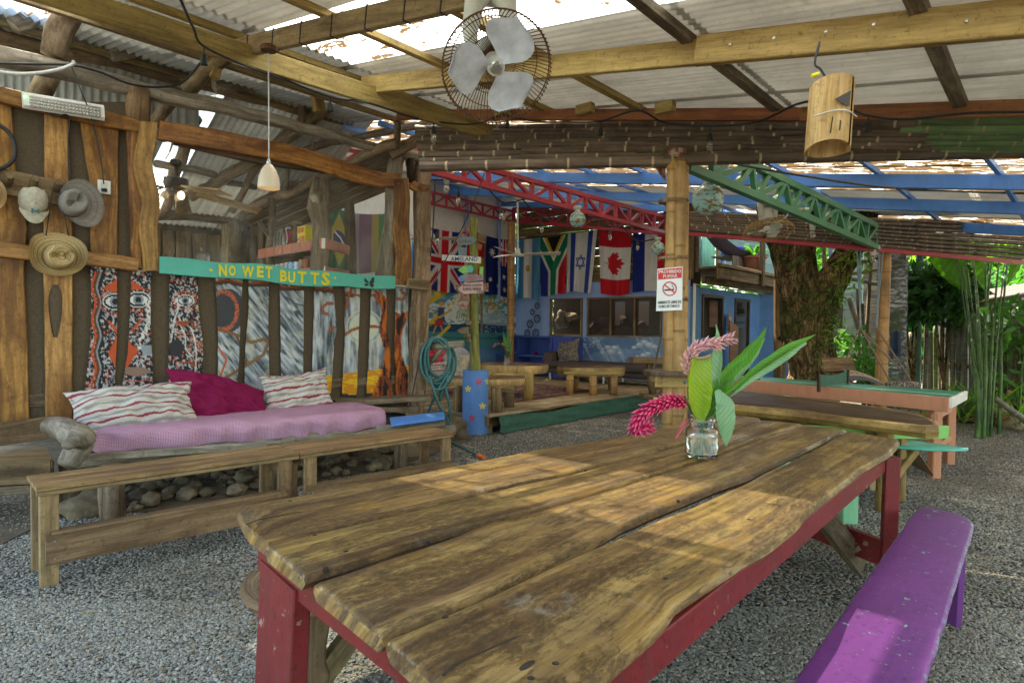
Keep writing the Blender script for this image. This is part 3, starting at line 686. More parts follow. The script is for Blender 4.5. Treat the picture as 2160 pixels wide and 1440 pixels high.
    ld = c.Y > (788-(c.X-720)*.12); c.put(ld & (c.X > 665) & (c.X < 875), (.58, .24, .02)); c.put(ld & (c.X > 665) & (fbm(c.X/18, c.Y/3, 9) > .52), (.72, .42, .03)); c.put((c.Y > 826+6*vn(c.X/20, c.X*0, 3)) & (c.X > 665), (.03, .035, .05))
    P1 = [(776, 600), (796, 622), (806, 650), (800, 700), (812, 740), (806, 780), (778, 845), (862, 850), (866, 800), (848, 750), (846, 710), (858, 672), (862, 655), (845, 662), (826, 655), (824, 640), (812, 625), (800, 615), (790, 612)]
    c.poly(P1, (.19, .045, .018)); st = fbm(c.X/5+c.Y/60, c.Y/34, 12, 3); m_ = Can(c.X, c.Y, (0, 0, 0)).poly(P1, (1, 1, 1)).C[:, 0] > .5
    c.put(m_ & (st > .56), (.48, .12, .02)); c.put(m_ & (st < .38), (.02, .012, .012))
    for P in ([(800, 690), (785, 688), (760, 690), (742, 696), (728, 706)], [(800, 640), (790, 622), (775, 625), (748, 622)], [(742, 605), (735, 625), (730, 650)], [(846, 612), (855, 622), (850, 632), (838, 630)], [(702, 640), (690, 640), (680, 648), (682, 660), (690, 662)], [(704, 690), (697, 692), (696, 700)]): c.line(P, 6, (.17, .05, .025)); c.line(P, 2, (.42, .12, .03))
    for k in range(14): x = 745+k*7; c.line([(x-80+50*math.sin(k), 608), (x-76+50*math.sin(k), 622)], 1.2, (.05, .06, .06), .7)
    c.line([(606, 628), (622, 640), (640, 644)], 2.4, (.04, .05, .05))
    return c.C
wall = thing('plank_wall', 'open plank wall with a painted mural, wavy varnished window frame and brown screen', 'wall', W(430, 1000)*1)
def wallboard(L, Rr, y0, y1, mat, off=.0, th=.028, painted=False, name='plank', par=wall, holes=None, lab=None):
    n = max(5, int((y1-y0)/(2.2 if painted else 28))); A = []; B = []; rows = []
    for i in range(n+1):
        y = y0+(y1-y0)*i/n; a = interp(L, y)+(1.2*mn.noise(Vector((L[0][1]*.3, y*.045, 0)))); b = interp(Rr, y)+1.2*mn.noise(Vector((Rr[0][1]*.3, y*.045, 4)))
        A.append((a, y)); B.append((b, y))
    m = MB()
    if painted:
        k = max(6, int(abs(B[0][0]-A[0][0])/1.7)); P = []; XY = []
        for (a, y), (b, _) in zip(A, B):
            P.append([W(a+(b-a)*j/k, y, off+th) for j in range(k+1)]); XY += [(a+(b-a)*j/k, y) for j in range(k+1)]
        XY = np.array(XY); m.grid(P, col=mural(XY[:, 0], XY[:, 1]))
        back = [[W(a, y, off) for (a, y) in A], [W(b, y, off) for (b, y) in B]]; fr = [[p[0] for p in P], [p[-1] for p in P]]
        m.grid([back[0], fr[0]], col=[(.05, .04, .03)]*(2*(n+1))); m.grid([fr[1], back[1]], col=[(.05, .04, .03)]*(2*(n+1)))
        return obj(name, m, K['vc'], par, label=lab)
    m.slab([W(a, y, off+th) for a, y in A], [W(b, y, off+th) for b, y in B], WNn, th, .006, .004)
    return obj(name, m, mat, par, label=lab)
# screen cloth behind the boards
m = MB(); m.grid([[W(x, y, -.02) for y in np.linspace(215, 900, 6)] for x in np.linspace(-160, 300, 6)]); obj('screen_cloth', m, K['mesh'], wall)
m = MB(); m.grid([[W(x, y, -.02) for y in np.linspace(572+(x-300)*.06, 868, 6)] for x in np.linspace(290, 880, 8)]); obj('screen_cloth', m, K['mesh'], wall)
wallboard([(190, -60), (910, -60)], [(190, 20), (240, 25), (360, 33), (480, 58), (580, 50), (700, 57), (915, 63)], 190, 912, K['plank'])
wallboard([(190, -230), (910, -230)], [(190, -90), (915, -80)], 160, 920, K['plank'])
wallboard([(230, 95), (500, 93), (892, 98)], [(235, 143), (500, 153), (892, 153)], 228, 893, K['plankl'])
wallboard([(255, 170), (400, 192), (545, 192)], [(262, 250), (400, 249), (545, 247)], 250, 545, K['plank'])
wallboard([(262, 268), (400, 272), (560, 280)], [(262, 290), (560, 300)], 268, 565, K['plank'], .03)
for d in (dict(L=[(560, 190), (640, 193), (720, 190), (830, 178)], R=[(560, 247), (700, 247), (790, 243), (840, 240)], y=(562, 852)),
          dict(L=[(568, 277), (650, 275), (740, 270), (835, 255)], R=[(575, 318), (700, 318), (780, 323), (830, 322)], y=(568, 850)),
          dict(L=[(585, 357), (680, 358), (770, 355), (840, 357)], R=[(590, 417), (650, 418), (720, 428), (840, 429)], y=(576, 850)),
          dict(L=[(590, 455), (700, 460), (840, 460)], R=[(590, 512), (650, 508), (740, 505), (840, 500)], y=(584, 850)),
          dict(L=[(590, 524), (650, 525), (750, 516), (840, 516)], R=[(600, 567), (700, 566), (780, 568), (850, 570)], y=(588, 850)),
          dict(L=[(605, 590), (700, 592), (850, 593)], R=[(610, 641), (700, 640), (850, 640)], y=(594, 852)),
          dict(L=[(610, 663), (720, 660), (850, 657)], R=[(610, 703), (690, 711), (720, 705), (850, 697)], y=(600, 852)),
          dict(L=[(610, 727), (720, 727), (860, 720)], R=[(612, 760), (700, 757), (850, 752)], y=(606, 853)),
          dict(L=[(615, 783), (700, 780), (850, 772)], R=[(620, 815), (700, 817), (740, 823), (840, 828)], y=(609, 852)),
          dict(L=[(620, 835), (720, 832), (850, 835)], R=[(610, 862), (700, 860), (850, 866)], y=(606, 850))):
    wallboard(d['L'], d['R'], d['y'][0], d['y'][1], None, painted=True)
# low rail
m = MB(); m.bar(W(-60, 852, -.015), W(880, 798, -.015), .03, .10, WNn.cross(WU)*1, wob=.01); obj('rail', m, K['oldw'], wall)
def wavy(px, w, mat, off, th, name='frame_board', par=wall, lab=None):
    """board whose centre line follows px points, width list w (px), on the wall plane"""
    A = []; B = []; N = 6; pts = []
    for i in range(len(px)-1):
        for j in range(N): pts.append((i+j/N))
    pts.append(len(px)-1); xs = [p[0] for p in px]; ys = [p[1] for p in px]; ii = range(len(px))
    def sm(t, arr):
        a = np.interp(t, ii, arr); b = (np.interp(max(0, t-.4), ii, arr)+np.interp(min(len(px)-1, t+.4), ii, arr))/2; return (a+b)/2
    C = [(sm(t, xs), sm(t, ys), sm(t, w)) for t in pts]
    for i, (x, y, ww) in enumerate(C):
        x0, y0, _ = C[max(0, i-1)]; x1, y1, _ = C[min(len(C)-1, i+1)]; L = math.hypot(x1-x0, y1-y0) or 1; nx, ny = -(y1-y0)/L, (x1-x0)/L
        A.append(W(x+nx*ww/2, y+ny*ww/2, off+th)); B.append(W(x-nx*ww/2, y-ny*ww/2, off+th))
    m = MB(); m.slab(A, B, WNn, th, .008, .005); return obj(name, m, mat, par, label=lab, smooth=False)
wavy([(-120, 178), (-40, 188), (40, 208), (120, 228), (200, 246), (260, 258), (302, 268)], [34, 32, 34, 30, 34, 30, 24], K['plank'], .032, .04)
wavy([(-120, 505), (0, 526), (80, 535), (180, 544), (250, 552), (297, 560)], [36, 30, 30, 28, 27, 26], K['plankl'], .035, .035)
wavy([(316, 252), (312, 300), (300, 345), (312, 390), (322, 430), (312, 475), (318, 520), (322, 576)], [36, 38, 40, 38, 36, 42, 34, 34], K['plankl'], .045, .045)
wavy([(285, 272), (282, 330), (288, 400), (292, 470), (284, 520), (292, 560)], [16, 20, 22, 18, 18, 16], K['plank'], .03, .03)
wavy([(331, 273), (390, 282), (450, 292), (540, 310), (600, 320), (680, 342), (760, 368), (810, 380), (850, 380)], [40, 40, 42, 36, 38, 34, 34, 30, 28], K['plank'], .04, .05)
wavy([(360, 298), (430, 310), (520, 330), (600, 345), (700, 362)], [10, 18, 20, 18, 8], K['dark'], .01, .03)
wavy([(845, 372), (852, 420), (846, 480), (854, 540), (850, 608)], [34, 30, 34, 32, 38], K['plank'], .045, .045)
wavy([(868, 385), (878, 395), (908, 398)], [18, 20, 18], K['plank'], .05, .04)
wavy([(897, 340), (894, 420), (896, 520), (892, 600), (888, 700), (884, 820)], [30, 30, 28, 32, 32, 34], K['logw'], .0, .09, 'post')
wavy([(860, 597), (885, 600), (909, 603)], [20, 22, 20], K['logw'], .10, .05)
wavy([(872, 640), (870, 720), (868, 850)], [9, 9, 9], K['oldw'], .0, .05, 'post')
# knot opening in the pale plank
wavy([(117, 598), (117, 620), (117, 650), (117, 690), (117, 714)], [8, 26, 27, 16, 4], K['dark'], .0285, .004, 'knot_hole')
wavy([(117, 606), (117, 622), (117, 650), (117, 685), (117, 706)], [4, 20, 21, 11, 2], K['mesh'], .0335, .003, 'knot_hole')
# logs and posts of the wall's frame
def lg(name, P, r, par, mat='logw', n=10, **kw):
    m = MB(); m.log(P, r, n, **kw); return obj(name, m, K[mat], par, smooth=True)
lg('log', [W(-150, 72, .06), W(0, 118, .05), W(150, 150, .02), W(300, 190, .0), W(480, 232, 0), (W(640, 270, 0)), W(830, 322, 0)], [.085, .08, .08, .075, .07, .06, .055], wall, 'grey', bend=.03)
lg('log', [W(830, 322, -.02), W(870, 330, -.02), W(922, 342, -.02)], [.06, .065, .055], wall, 'grey')
lg('log', [W(-150, 40, -1.0), W(0, 82, -1.0), W(200, 118, -1.0), W(400, 168, -1.0), W(540, 205, -1.0), W(640, 232, -1.0)], [.085, .08, .08, .08, .075, .07], wall, 'logw', bend=.03)
lg('post', [W(292, 190, -.02), W(290, 262, -.02)], [.11, .10], wall, 'rough')
lg('post', [W(835, 330, -.04), W(832, 390, -.04), W(826, 470, -.04), W(815, 530, -.03), W(812, 586, -.03)], [.085, .085, .10, .10, .12], wall, 'grey', n=12)
lg('post', [W(866, 335, .02), W(868, 385, .02)], [.055, .05], wall, 'dark')
lg('post', [W(884, 335, .0), W(885, 385, .0)], [.05, .05], wall, 'rough')
lg('post', [W(893, 600, .03), W(880, 720, .03), W(876, 840, .03), W(874, 935, .03)], [.10, .10, .11, .11], wall, 'logw', n=12)
lg('brace', [W(150, 18, .1), W(128, 62, .06), W(112, 118, .04)], [.095, .095, .09], wall, 'logw', n=12)
lg('brace', [W(105, 158, -.35), W(80, 205, -.35)], [.085, .08], wall, 'logw')
lg('brace', [W(90, 20, -.6), W(52, 44, -.6), W(28, 55, -.6)], [.055, .065, .06], wall, 'grey')
lg('brace', [W(480, 118, .3), W(430, 150, .1), W(395, 190, -.1)], [.065, .07, .07], wall, 'logw')
lg('brace', [W(375, 195, -.2), W(335, 248, -.5), W(300, 290, -.8)], [.07, .065, .06], wall, 'logw')
lg('brace', [W(232, 114, -.8), W(300, 102, -.8), W(372, 100, -.8)], [.08, .075, .075], wall, 'grey')
lg('brace', [W(452, 182, -.8), W(540, 178, -.8), W(640, 190, -.8)], [.07, .07, .07], wall, 'grey')
lg('brace', [W(822, 325, .05), W(872, 296, .2), W(945, 258, .5)], [.065, .065, .06], wall, 'logw')
lg('post', [W(386, 108, -.9), W(388, 170, -.9)], [.045, .045], wall, 'oldw')
lg('post', [W(104, 10, -.7), W(102, 60, -.7)], [.07, .07], wall, 'grey')
lg('post', [W(838, 258, .45), W(838, 300, .3)], [.04, .04], wall, 'oldw')
lg('post', [W(640, 190, -.9), W(638, 260, -.9)], [.045, .045], wall, 'oldw')
m = MB(); m.bar(W(668, 200, -.1), W(674, 236, -.1), .12, .08, WNn); obj('brace', m, K['pine'], wall)
m = MB(); m.bar(W(461, 130, .2), W(452, 165, .2), .08, .06, WNn); obj('brace', m, K['pine'], wall)
# gable zinc sheets between the two logs
m = MB(); m.grid([[W(x, y, -1.15)+WNn*.012*math.cos(i*1.25) for i, x in enumerate(np.linspace(-120, 420, 150))] for y in (95, 300)]); obj('wall_sheet', m, K['zinc'], wall, smooth=True)
# clear sheet in the window opening
m = MB(); m.grid([[W(x, y, -.03) for y in (262, 600)] for x in (320, 850)]); obj('window_sheet', m, K['dusty'], wall)
# ------------------------------------------------ NO WET BUTTS board
sg = thing('painted_sign', 'turquoise wavy board lettered NO WET BUTTS in yellow under the kitchen window', 'sign', W(585, 600, .1))
top = [(337.5, 540), (374, 543), (414, 546), (454, 554), (508, 555), (548, 555), (575, 559), (615, 568.5), (696, 571), (750, 579), (790, 581), (834, 582)]
bot = [(337.5, 576), (427, 584.6), (535, 589), (615, 602), (669, 605), (723, 603), (776, 609), (815, 611), (834, 608)]
xs = np.linspace(337.5, 834, 40); T_ = np.interp(xs, [p[0] for p in top], [p[1] for p in top]); B_ = np.interp(xs, [p[0] for p in bot], [p[1] for p in bot])
sm_ = lambda a: np.convolve(np.pad(a, 2, 'edge'), [.15, .2, .3, .2, .15], 'valid'); T_ = sm_(T_); B_ = sm_(B_)
m = MB(); m.slab([W(x, y, .125) for x, y in zip(xs, B_)], [W(x, y, .125) for x, y in zip(xs, T_)], WNn, .03, .005); obj('board', m, K['teal'], sg)
for ch, x, y, h, w in (('N', 470, 570, 25, 17), ('O', 490, 571, 23, 15), ('W', 523, 573, 24, 26), ('E', 549, 573, 24, 14), ('T', 567, 574.5, 25, 15), ('B', 598, 582, 24, 15), ('U', 615, 585, 24, 15), ('T', 637, 585, 25, 18), ('T', 664, 587, 25, 18), ('S', 687, 588, 28, 18)):
    c = W(x, y, .1275); sc = (W(x, y-1, .1275)-c).length; e = (W(x+1, y, .1275)-c).length
    text('letter', ch, K['yellow'], sg, c, WU-Vector((0, 0, .012)), Z, h*sc, w*e, .003, .035, WNn)
for x, y in ((445, 570), (706.5, 586)): m = MB(); m.lathe([(0, 0), (.013, 0), (.013, .003), (0, .003)], W(x, y, .1255), 10, WNn); obj('painted_dot', m, K['yellow'], sg)
def flat(name, poly, mat, par, off, th=.002, pf=W, n=WNn, label=None):
    m = MB(); m.prism([pf(x, y, off) for x, y in poly], n, th); return obj(name, m, mat, par, label=label)
for P in ([(779, 596), (770, 586), (768, 591), (772, 597)], [(779, 596), (786, 584), (790, 586), (789, 596), (784, 600)], [(778, 597), (768, 599), (771, 604), (777, 602)], [(780, 597), (790, 600), (786, 607), (780, 603)]): flat('butterfly_mark', P, K['blk'], sg, .1275)
# ------------------------------------------------ things on the wall
t = thing('emergency_light', 'long white bar lamp of LED rows on the top plank left of the window', 'lamp', W(133, 225, .1))
p, q = W(47, 211, .12), W(219, 239, .12); u = (q-p).normalized(); m = MB(); m.bar(p, q, .05, .125, WNn.cross(u)*-1, ch=.02); obj('casing', m, K['white'], t)
m = MB(); m.bar(W(62, 214, .147), W(212, 238, .147), .012, .085, WNn.cross(u)); obj('reflector', m, K['steel'], t)
m = MB()
for i in range(20):
    for j in range(3):
        c = W(65+i*7.5, 209+i*1.21+j*6.3, .156); m.lathe([(0, -.002), (.009, 0), (.006, .006), (0, .008)], c, 6, WNn)
obj('led', m, plain('led_lens', (.6, .6, .55), .15), t)
m = MB(); m.box(W(53, 204, .149), .01, .01, .01); obj('pilot_light', m, emis('green_pilot', (.1, 1, .2), 3, (.1, .5, .1)), t)
def cable(name, P, r, mat, par=None, n=6, lab=None, cat='cable', nn=5, group=None):
    # smooth through the points
    P = [Vector(p) for p in P]; Q = []
    for i in range(len(P)-1):
        a = P[max(0, i-1)]; b = P[i]; c = P[i+1]; d = P[min(len(P)-1, i+2)]
        for j in range(nn):
            s_ = j/nn; Q.append(.5*((2*b)+(c-a)*s_+(2*a-5*b+4*c-d)*s_*s_+(3*b-a-3*c+d)*s_**3))
    Q.append(P[-1]); m = MB(); m.tube(Q, r, n); o = obj(name, m, mat, par, smooth=True)
    if lab: tag(o, lab, cat, group)
    return o
cable('lamp_cord', [W(105, 238, .14), W(115, 246, .13), W(138, 242, .13), W(147, 250, .1), W(144, 300, .07), W(145, 380, .07), W(148, 392, .07)], .006, K['black'], lab='black lamp cord hanging down the plank under the bar lamp', cat='cord')
cable('power_cord', [W(150, 138, .15), W(170, 190, .17), W(190, 240, .13), W(210, 320, .08), W(219, 388, .08)], .005, K['black'], lab='thin black cord running from the log down to the wall socket', cat='cord')
cable('hanging_rope', [W(-60, 130, .2), W(0, 152, .2), W(60, 156, .2), (W(120, 148, .2)), W(155, 135, .15), (W(152, 130, .15))], .014, K['cord'], lab='white rope slung along the log above the bar lamp', cat='rope')
cable('roof_cable', [W(-60, 133, .22), W(60, 135, .16), W(150, 138, .14), W(210, 152, .12), W(270, 176, .12), W(330, 184, .12), W(385, 174, .15), W(425, 130, .3)], .010, K['black'], lab='thick black cable sagging along the long log', cat='cable')
cable('wall_hose', [W(-60, 240, .09), W(0, 265, .09), W(25, 290, .09), W(32, 325, .09), W(15, 350, .09), W(-30, 365, .09)], .016, K['black'], lab='black hose loop on the leftmost plank', cat='hose')
t = thing('wall_socket', 'white power socket on the plank right of the grey hat', 'socket', W(220, 395, .05))
m = MB(); p = W(220, 381, .045); q = W(220, 409, .045); m.bar(p, q, .095, .022, WNn, ch=.008); obj('cover_plate', m, K['white'], t)
m = MB(); m.bar(W(220, 385, .06), W(220, 405, .06), .045, .008, WNn); obj('receptacle', m, K['cream'], t)
m = MB(); m.box(W(220, 401, .07), .03, .03, .025); obj('plug', m, K['black'], t)
pr = thing('peg_rail', 'brown board with round wooden hat pegs on the left wall', 'peg rail', W(60, 410, .05))
m = MB(); m.bar(W(-90, 362, .055), W(134, 410, .055), .035, .19, WNn.cross(WU)); obj('board', m, K['rough'], pr)
for x, y in ((17, 380), (69, 386), (119, 393), (-40, 372)):
    m = MB(); c = W(x, y+8, .07); m.tube([c, c+WNn*.10+Z*.05], [.028, .03], 10); obj('peg', m, K['rough'], pr, smooth='auto')
# hats: local frame on the wall
def hatframe(x, y, off): c = W(x, y, off); return c, WU.copy(), WNn.copy()
px2m = lambda x, y: (W(x+1, y, .1)-W(x, y, .1)).length
pm = lambda x, y: (W(x, y+1, .1)-W(x, y, .1)).length
# straw cowboy hat: brim with curled sides + dented crown
def brimmed(name, lab, cx, cy, rx, ry, mat, band, crown, tilt, off=.1):
    t = thing(name, lab, 'hat', W(cx, cy+ry*.8, off)); ex = WU; ez = Z; en = WNn; kx, ky = px2m(cx, cy), pm(cx, cy); c0 = W(cx, cy, off)
    crx, cry, ox, oy, dep, rot = crown; ca, sa = math.cos(rot), math.sin(rot)
    f = lambda a, b, d: c0+ex*(a*ca-b*sa)*kx+ez*(a*sa+b*ca)*ky+en*d
    rings = []; N = 36
    for k, r in enumerate(np.linspace(0, 1, 7)):
        rg = []
        for i in range(N):
            q = 2*math.pi*i/N; cu = tilt(q); ax, ay = crx+(rx-crx)*r, cry+(ry-cry)*r
            x_ = ax*math.cos(q)+ox*(1-r); y_ = ay*math.sin(q)+oy*(1-r)
            rg.append(f(x_*(1-.12*r*abs(cu)), y_, .02+cu*.10*r*r))
        rings.append(rg)
    m = MB(); 
    for rg in rings: rg.append(rg[0])
    m.grid(rings); m.grid([[p-en*.004 for p in rg] for rg in rings[::-1]]); obj('brim', m, mat, t, smooth=True)
    rings = []
    for k, (r, d) in enumerate(((1, 0), (.99, .3), (.94, .62), (.86, .88), (.74, 1.0), (.5, .96), (.25, .86), (.0, .82))):
        rg = []
        for i in range(N+1):
            q = 2*math.pi*(i % N)/N; dd = d*dep*(1-.22*(math.sin(q)**2 < .25)*(k > 4)); pin = 1-.18*(math.sin(q) > .3)*(d > .5)*abs(math.cos(q))
            rg.append(f(crx*r*pin*math.cos(q)+ox, cry*r*math.sin(q)+oy, .02+dd))
        rings.append(rg)
    m = MB(); m.grid(rings); obj('crown', m, mat, t, smooth=True)
    if band:
        m = MB(); m.grid([[f((crx*1.03)*math.cos(2*math.pi*i/N)+ox, (cry*1.03)*math.sin(2*math.pi*i/N)+oy, .02+dep*dd) for i in range(N+1)] for dd in ((.02, .22) if band[1] > .1 else (.02, .10))]); obj('hat_band', m, band[0], t, smooth=True)
    return t
h1 = brimmed('straw_hat', 'wide stitched straw cowboy hat hanging by its black cord from a peg', 118, 536, 71, 46, K['straw'], (K['black'], .05), (33, 27, 3, -6, .17, 0), lambda q: (abs(math.cos(q))**2.2)*1.5-.35)
for a, b in (((112, 388), (97, 497)), ((126, 395), (144, 497))): cable('chin_cord', [W(a[0], a[1]+6, .16), W(b[0], b[1], .12)], .004, K['black'], h1)
h2 = brimmed('grey_hat', 'grey woven sun hat with a purple band tilted on the third peg', 172, 430, 47, 51, K['felt'], (plain('purple_ribbon', (.16, .14, .22), .8), .3), (30, 28, -19, 8, .16, .5), lambda q: .5*math.sin(q+.7)**2-.1)
h3 = brimmed('tan_hat', 'tan straw hat cut off by the left edge of the view', -22, 410, 36, 36, K['strawp'], None, (20, 20, -6, 0, .12, 0), lambda q: .4)
# baseball cap
t = thing('baseball_cap', 'faded khaki baseball cap hanging on the second peg', 'cap', W(70, 470, .1))
c0 = W(69, 428, .08); kx, ky = px2m(69, 430), pm(69, 430); rings = []
for r, d in ((1, 0), (1.0, .35), (.92, .62), (.75, .85), (.5, .97), (.2, 1.0), (0, 1.0)):
    rings.append([c0+WU*(31*r*math.cos(2*math.pi*i/30))*kx+Z*((34*r*math.sin(2*math.pi*i/30))+(4 if abs(i-7.5) > 3 or r < .8 else -6))*ky+WNn*(d*.13+.006*mn.noise(Vector((i*.5, r*5, 1)))) for i in range(31)])
m = MB(); m.grid(rings); obj('crown', m, K['capc'], t, smooth=True)
rows = []
for j in range(6):
    v = j/5; rows.append([c0+WU*((30-6*v**2)*math.cos(math.pi*(1+i/16)))*kx*(1+.08*math.sin(v*3))+Z*((-14-(24*v)*(.35+.65*math.sin(math.pi*i/16)))-8*math.sin(math.pi*i/16))*ky+WNn*(.07+.05*v*0+.03*math.sin(math.pi*i/16)) for i in range(17)])
m = MB(); m.grid(rows); m.grid([[p-WNn*.012 for p in r] for r in rows[::-1]]); obj('peak', m, K['capc'], t, smooth=True)
m = MB(); m.lathe([(0, 0), (.012, 0), (.008, .008), (0, .01)], c0+WNn*.13-Z*.01, 10, WNn); obj('button', m, K['capc'], t)
text('emblem', 'H', paint('dark_teal_thread', (.02, .15, .17)), t, c0-Z*21*ky+WNn*.118, WU, Z, .035, .05, .003, .02, WNn)
# ------------------------------------------------ kitchen behind the wall
def KB(px, py, off=0): return PN(px, py, -WNn*(9.7-off), WNn)
kt = thing('kitchen_lean_to', 'kitchen room seen through the window: zinc roof, log rafters and upright plank back wall', 'kitchen', KB(430, 660))
m = MB(); m.grid([[KB(x, y, -.05) for y in (470, 900)] for x in (60, 640)]); obj('screen_cloth', m, K['mesh'], kt)
for x0, x1, y0 in ((286, 312, 480), (318, 339, 482), (344, 368, 486), (372, 403, 488), (407, 436, 492), (439, 466, 496), (500, 527, 503), (-20, 60, 470), (70, 140, 470), (150, 210, 470)):
    n = 12; A = []; B = []
    for i in range(n+1):
        y = y0+(700-y0)*i/n; A.append(KB(x0+2.5*mn.noise(Vector((x0, y*.03, 0))), y, .02)); B.append(KB(x1+2.5*mn.noise(Vector((x1, y*.03, 0))), y, .02))
    m = MB(); m.slab(A, B, WNn, .03); obj('plank', m, K['rough'], kt)
lg('post', [KB(487, 455, .15), KB(486, 600, .15)], [.13, .13], kt, 'logw', n=12)
lg('post', [KB(535, 470, .15), KB(536, 600, .15)], [.06, .06], kt, 'oldw'); lg('post', [KB(550, 470, .3), KB(552, 600, .3)], [.05, .05], kt, 'oldw')
lg('beam', [KB(300, 445, .2), KB(420, 455, .2), KB(545, 468, .2)], [.09, .09, .08], kt, 'rough')
# roof falling to the back wall
a0 = KB(250, 478, -.1); pz0 = a0.z
def kroof(su, v): return None
n_a = -WNn
def KR(px, py): # plane from back wall top up to the wall logs
    p0 = n_a*9.8+Z*2.75; p1 = n_a*6.7+Z*4.15; nr = WU.cross(p1-p0).normalized(); return PN(px, py, p0, nr)
p0 = n_a*9.9+Z*2.72; p1 = n_a*6.7+Z*4.15; uu0 = KR(330, 400).dot(WU)
ub = [-4.2]
lim = [KR(324, 340).dot(WU), KR(405, 340).dot(WU)]
def krs(u0, u1, mat):
    n = max(6, int((u1-u0)/.076*4)); m = MB(); m.grid([[p0.lerp(p1, j/5)+WU*(u0+(u1-u0)*i/n)+Z*.011*math.cos(2*math.pi*(u0+(u1-u0)*i/n)/.076) for i in range(n+1)] for j in range(6)]); return obj('roof_sheet', m, mat, kt, smooth=True)
L0, L1 = lim
krs(L0-2.2, L0-.75, K['zinc']); krs(L0-.78, L0-.0, K['zinc']); krs(L0-.03, L1, K['clear']); krs(L1-.03, L1+.8, K['zinc']); krs(L1+.77, L1+1.75, K['zinc'])
lg('rafter', [KR(412, 235)-Z*.08, KR(372, 350)-Z*.08, (KR(345, 440))-Z*.08], [.07, .07, .06], kt)
lg('rafter', [KR(708, 205), KR(560, 325), KR(400, 412)], [.10, .095, .08], kt)
lg('rafter', [KR(545, 345), KR(490, 445)], [.05, .05], kt, 'rough'); lg('rafter', [KR(455, 375), KR(540, 395)], [.045, .045], kt, 'rough')
lg('rafter', [KR(330, 345), KR(400, 357), KR(455, 369)], [.05, .05, .05], kt, 'oldw')
# porch: wavy log, slanting boards, tree posts
po = thing('kitchen_porch', 'porch of wavy logs and slanting boards at the right end of the kitchen', 'porch', PD(680, 620, 7.5)-Z*.5)
def DP(P): return [PD(x, y, d) for x, y, d in P]
lg('log', DP([(488, 456, 9.4), (530, 438, 9.1), (575, 418, 8.7), (620, 405, 8.3), (660, 380, 7.9), (700, 366, 7.6), (760, 330, 7.3), (838, 302, 7.0)]), [.07, .07, .075, .05, .055, .05, .06, .06], po, bend=.04)
lg('log', DP([(590, 248, 9.5), (700, 226, 8.7), (800, 205, 8)]), .05, po)
lg('log', DP([(560, 340, 8.2), (700, 300, 7.9), (870, 268, 7.6), (908, 262, 7.5)]), .045, po, 'oldw')
for k, (a, b) in enumerate((((505, 462), (842, 318)), ((512, 472), (838, 335)), ((520, 484), (836, 352)), ((540, 492), (834, 368)), ((560, 500), (832, 386)))):
    m = MB(); p, q = PD(a[0], a[1], 9.5+k*.08), PD(b[0], b[1], 7.3+k*.25); m.bar(p, q, .22, .025, Z, wob=.02, seg=8); obj('ceiling_board', m, K['rough'], po)
lg('tree_post', DP([(676, 378, 7.25), (674, 400, 7.25), (672, 440, 7.25), (680, 480, 7.25), (677, 530, 7.25), (676, 640, 7.25)]), [.085, .10, .105, .085, .10, .11], po, 'oldw', n=14, nz=.5, bend=.04)
m = MB(); m.blob(PD(667, 416, 7.17), .07, .07, .085, .4, 2); obj('knot', m, K['grey'], po, smooth=True)
lg('tree_post', DP([(573, 418, 8.6), (572, 460, 8.6), (568, 500, 8.6), (572, 560, 8.6)]), [.045, .05, .055, .06], po, 'oldw'); lg('branch', DP([(546, 466, 8.5), (556, 482, 8.55), (568, 496, 8.6)]), [.03, .035, .04], po, 'grey')
lg('post', DP([(735, 400, 8.8), (739, 470, 8.8), (741, 590, 8.8)]), .075, po, 'oldw'); lg('post', DP([(625, 440, 9.6), (628, 520, 9.6)]), .06, po, 'rough')
lg('post', DP([(604, 255, 8.0), (604, 400, 8.0)]), .025, po, 'oldw'); lg('post', DP([(624, 300, 8.9), (622, 395, 8.9)]), .1, po, 'oldw'); lg('post', DP([(661, 300, 7.6), (661, 345, 7.6)]), .025, po, 'rough')
m = MB(); m.bar(PD(560, 490, 10), PD(815, 340, 8.9), .1, .1); obj('beam', m, K['rough'], po)
m = MB(); m.bar(PD(610, 520, 10.6), PD(700, 480, 10.4), 2.2, .02, U2); obj('shade_panel', m, K['mesh'], po)
# flags in the kitchen
def flagmesh(name, lab, quad, pf, paintfn, nu=40, nv=60, wave=.03, group=None, mat='vflag', folds=2.2, par=None):
    """quad: TL, TR, BR, BL in pixels; paintfn(a,b)->colors"""
    TL, TR, BR, BL = quad; P = []; AB = []; sd_ = R.uniform(0, 30)
    for j in range(nv+1):
        b = j/nv; row = []
        for i in range(nu+1):
            a = i/nu; x = (TL[0]*(1-a)+TR[0]*a)*(1-b)+(BL[0]*(1-a)+BR[0]*a)*b; y = (TL[1]*(1-a)+TR[1]*a)*(1-b)+(BL[1]*(1-a)+BR[1]*a)*b
            y += (3.0*math.sin(math.pi*a)*(1-b))*(.6)+2.2*math.sin(a*5+sd_)*b
            off = wave*math.sin(a*2*math.pi*folds+sd_+b*1.2)*(.35+.65*b)+wave*.6*mn.noise(Vector((a*4+sd_, b*3, 0)))
            row.append(pf(x, y, .07+off)); AB.append((a, b))
        P.append(row)
    AB = np.array(AB); m = MB(); m.grid(P, col=paintfn(AB[:, 0], AB[:, 1]))
    o = obj(name, m, K[mat], par, smooth=True)
    if lab: tag(o, lab, 'flag', group)
    return o
def fp(a, b, base): return Can(a*60, b*100, base)
NAVY, FR, FW = (.02, .035, .22), (.58, .02, .035), (.72, .71, .70)
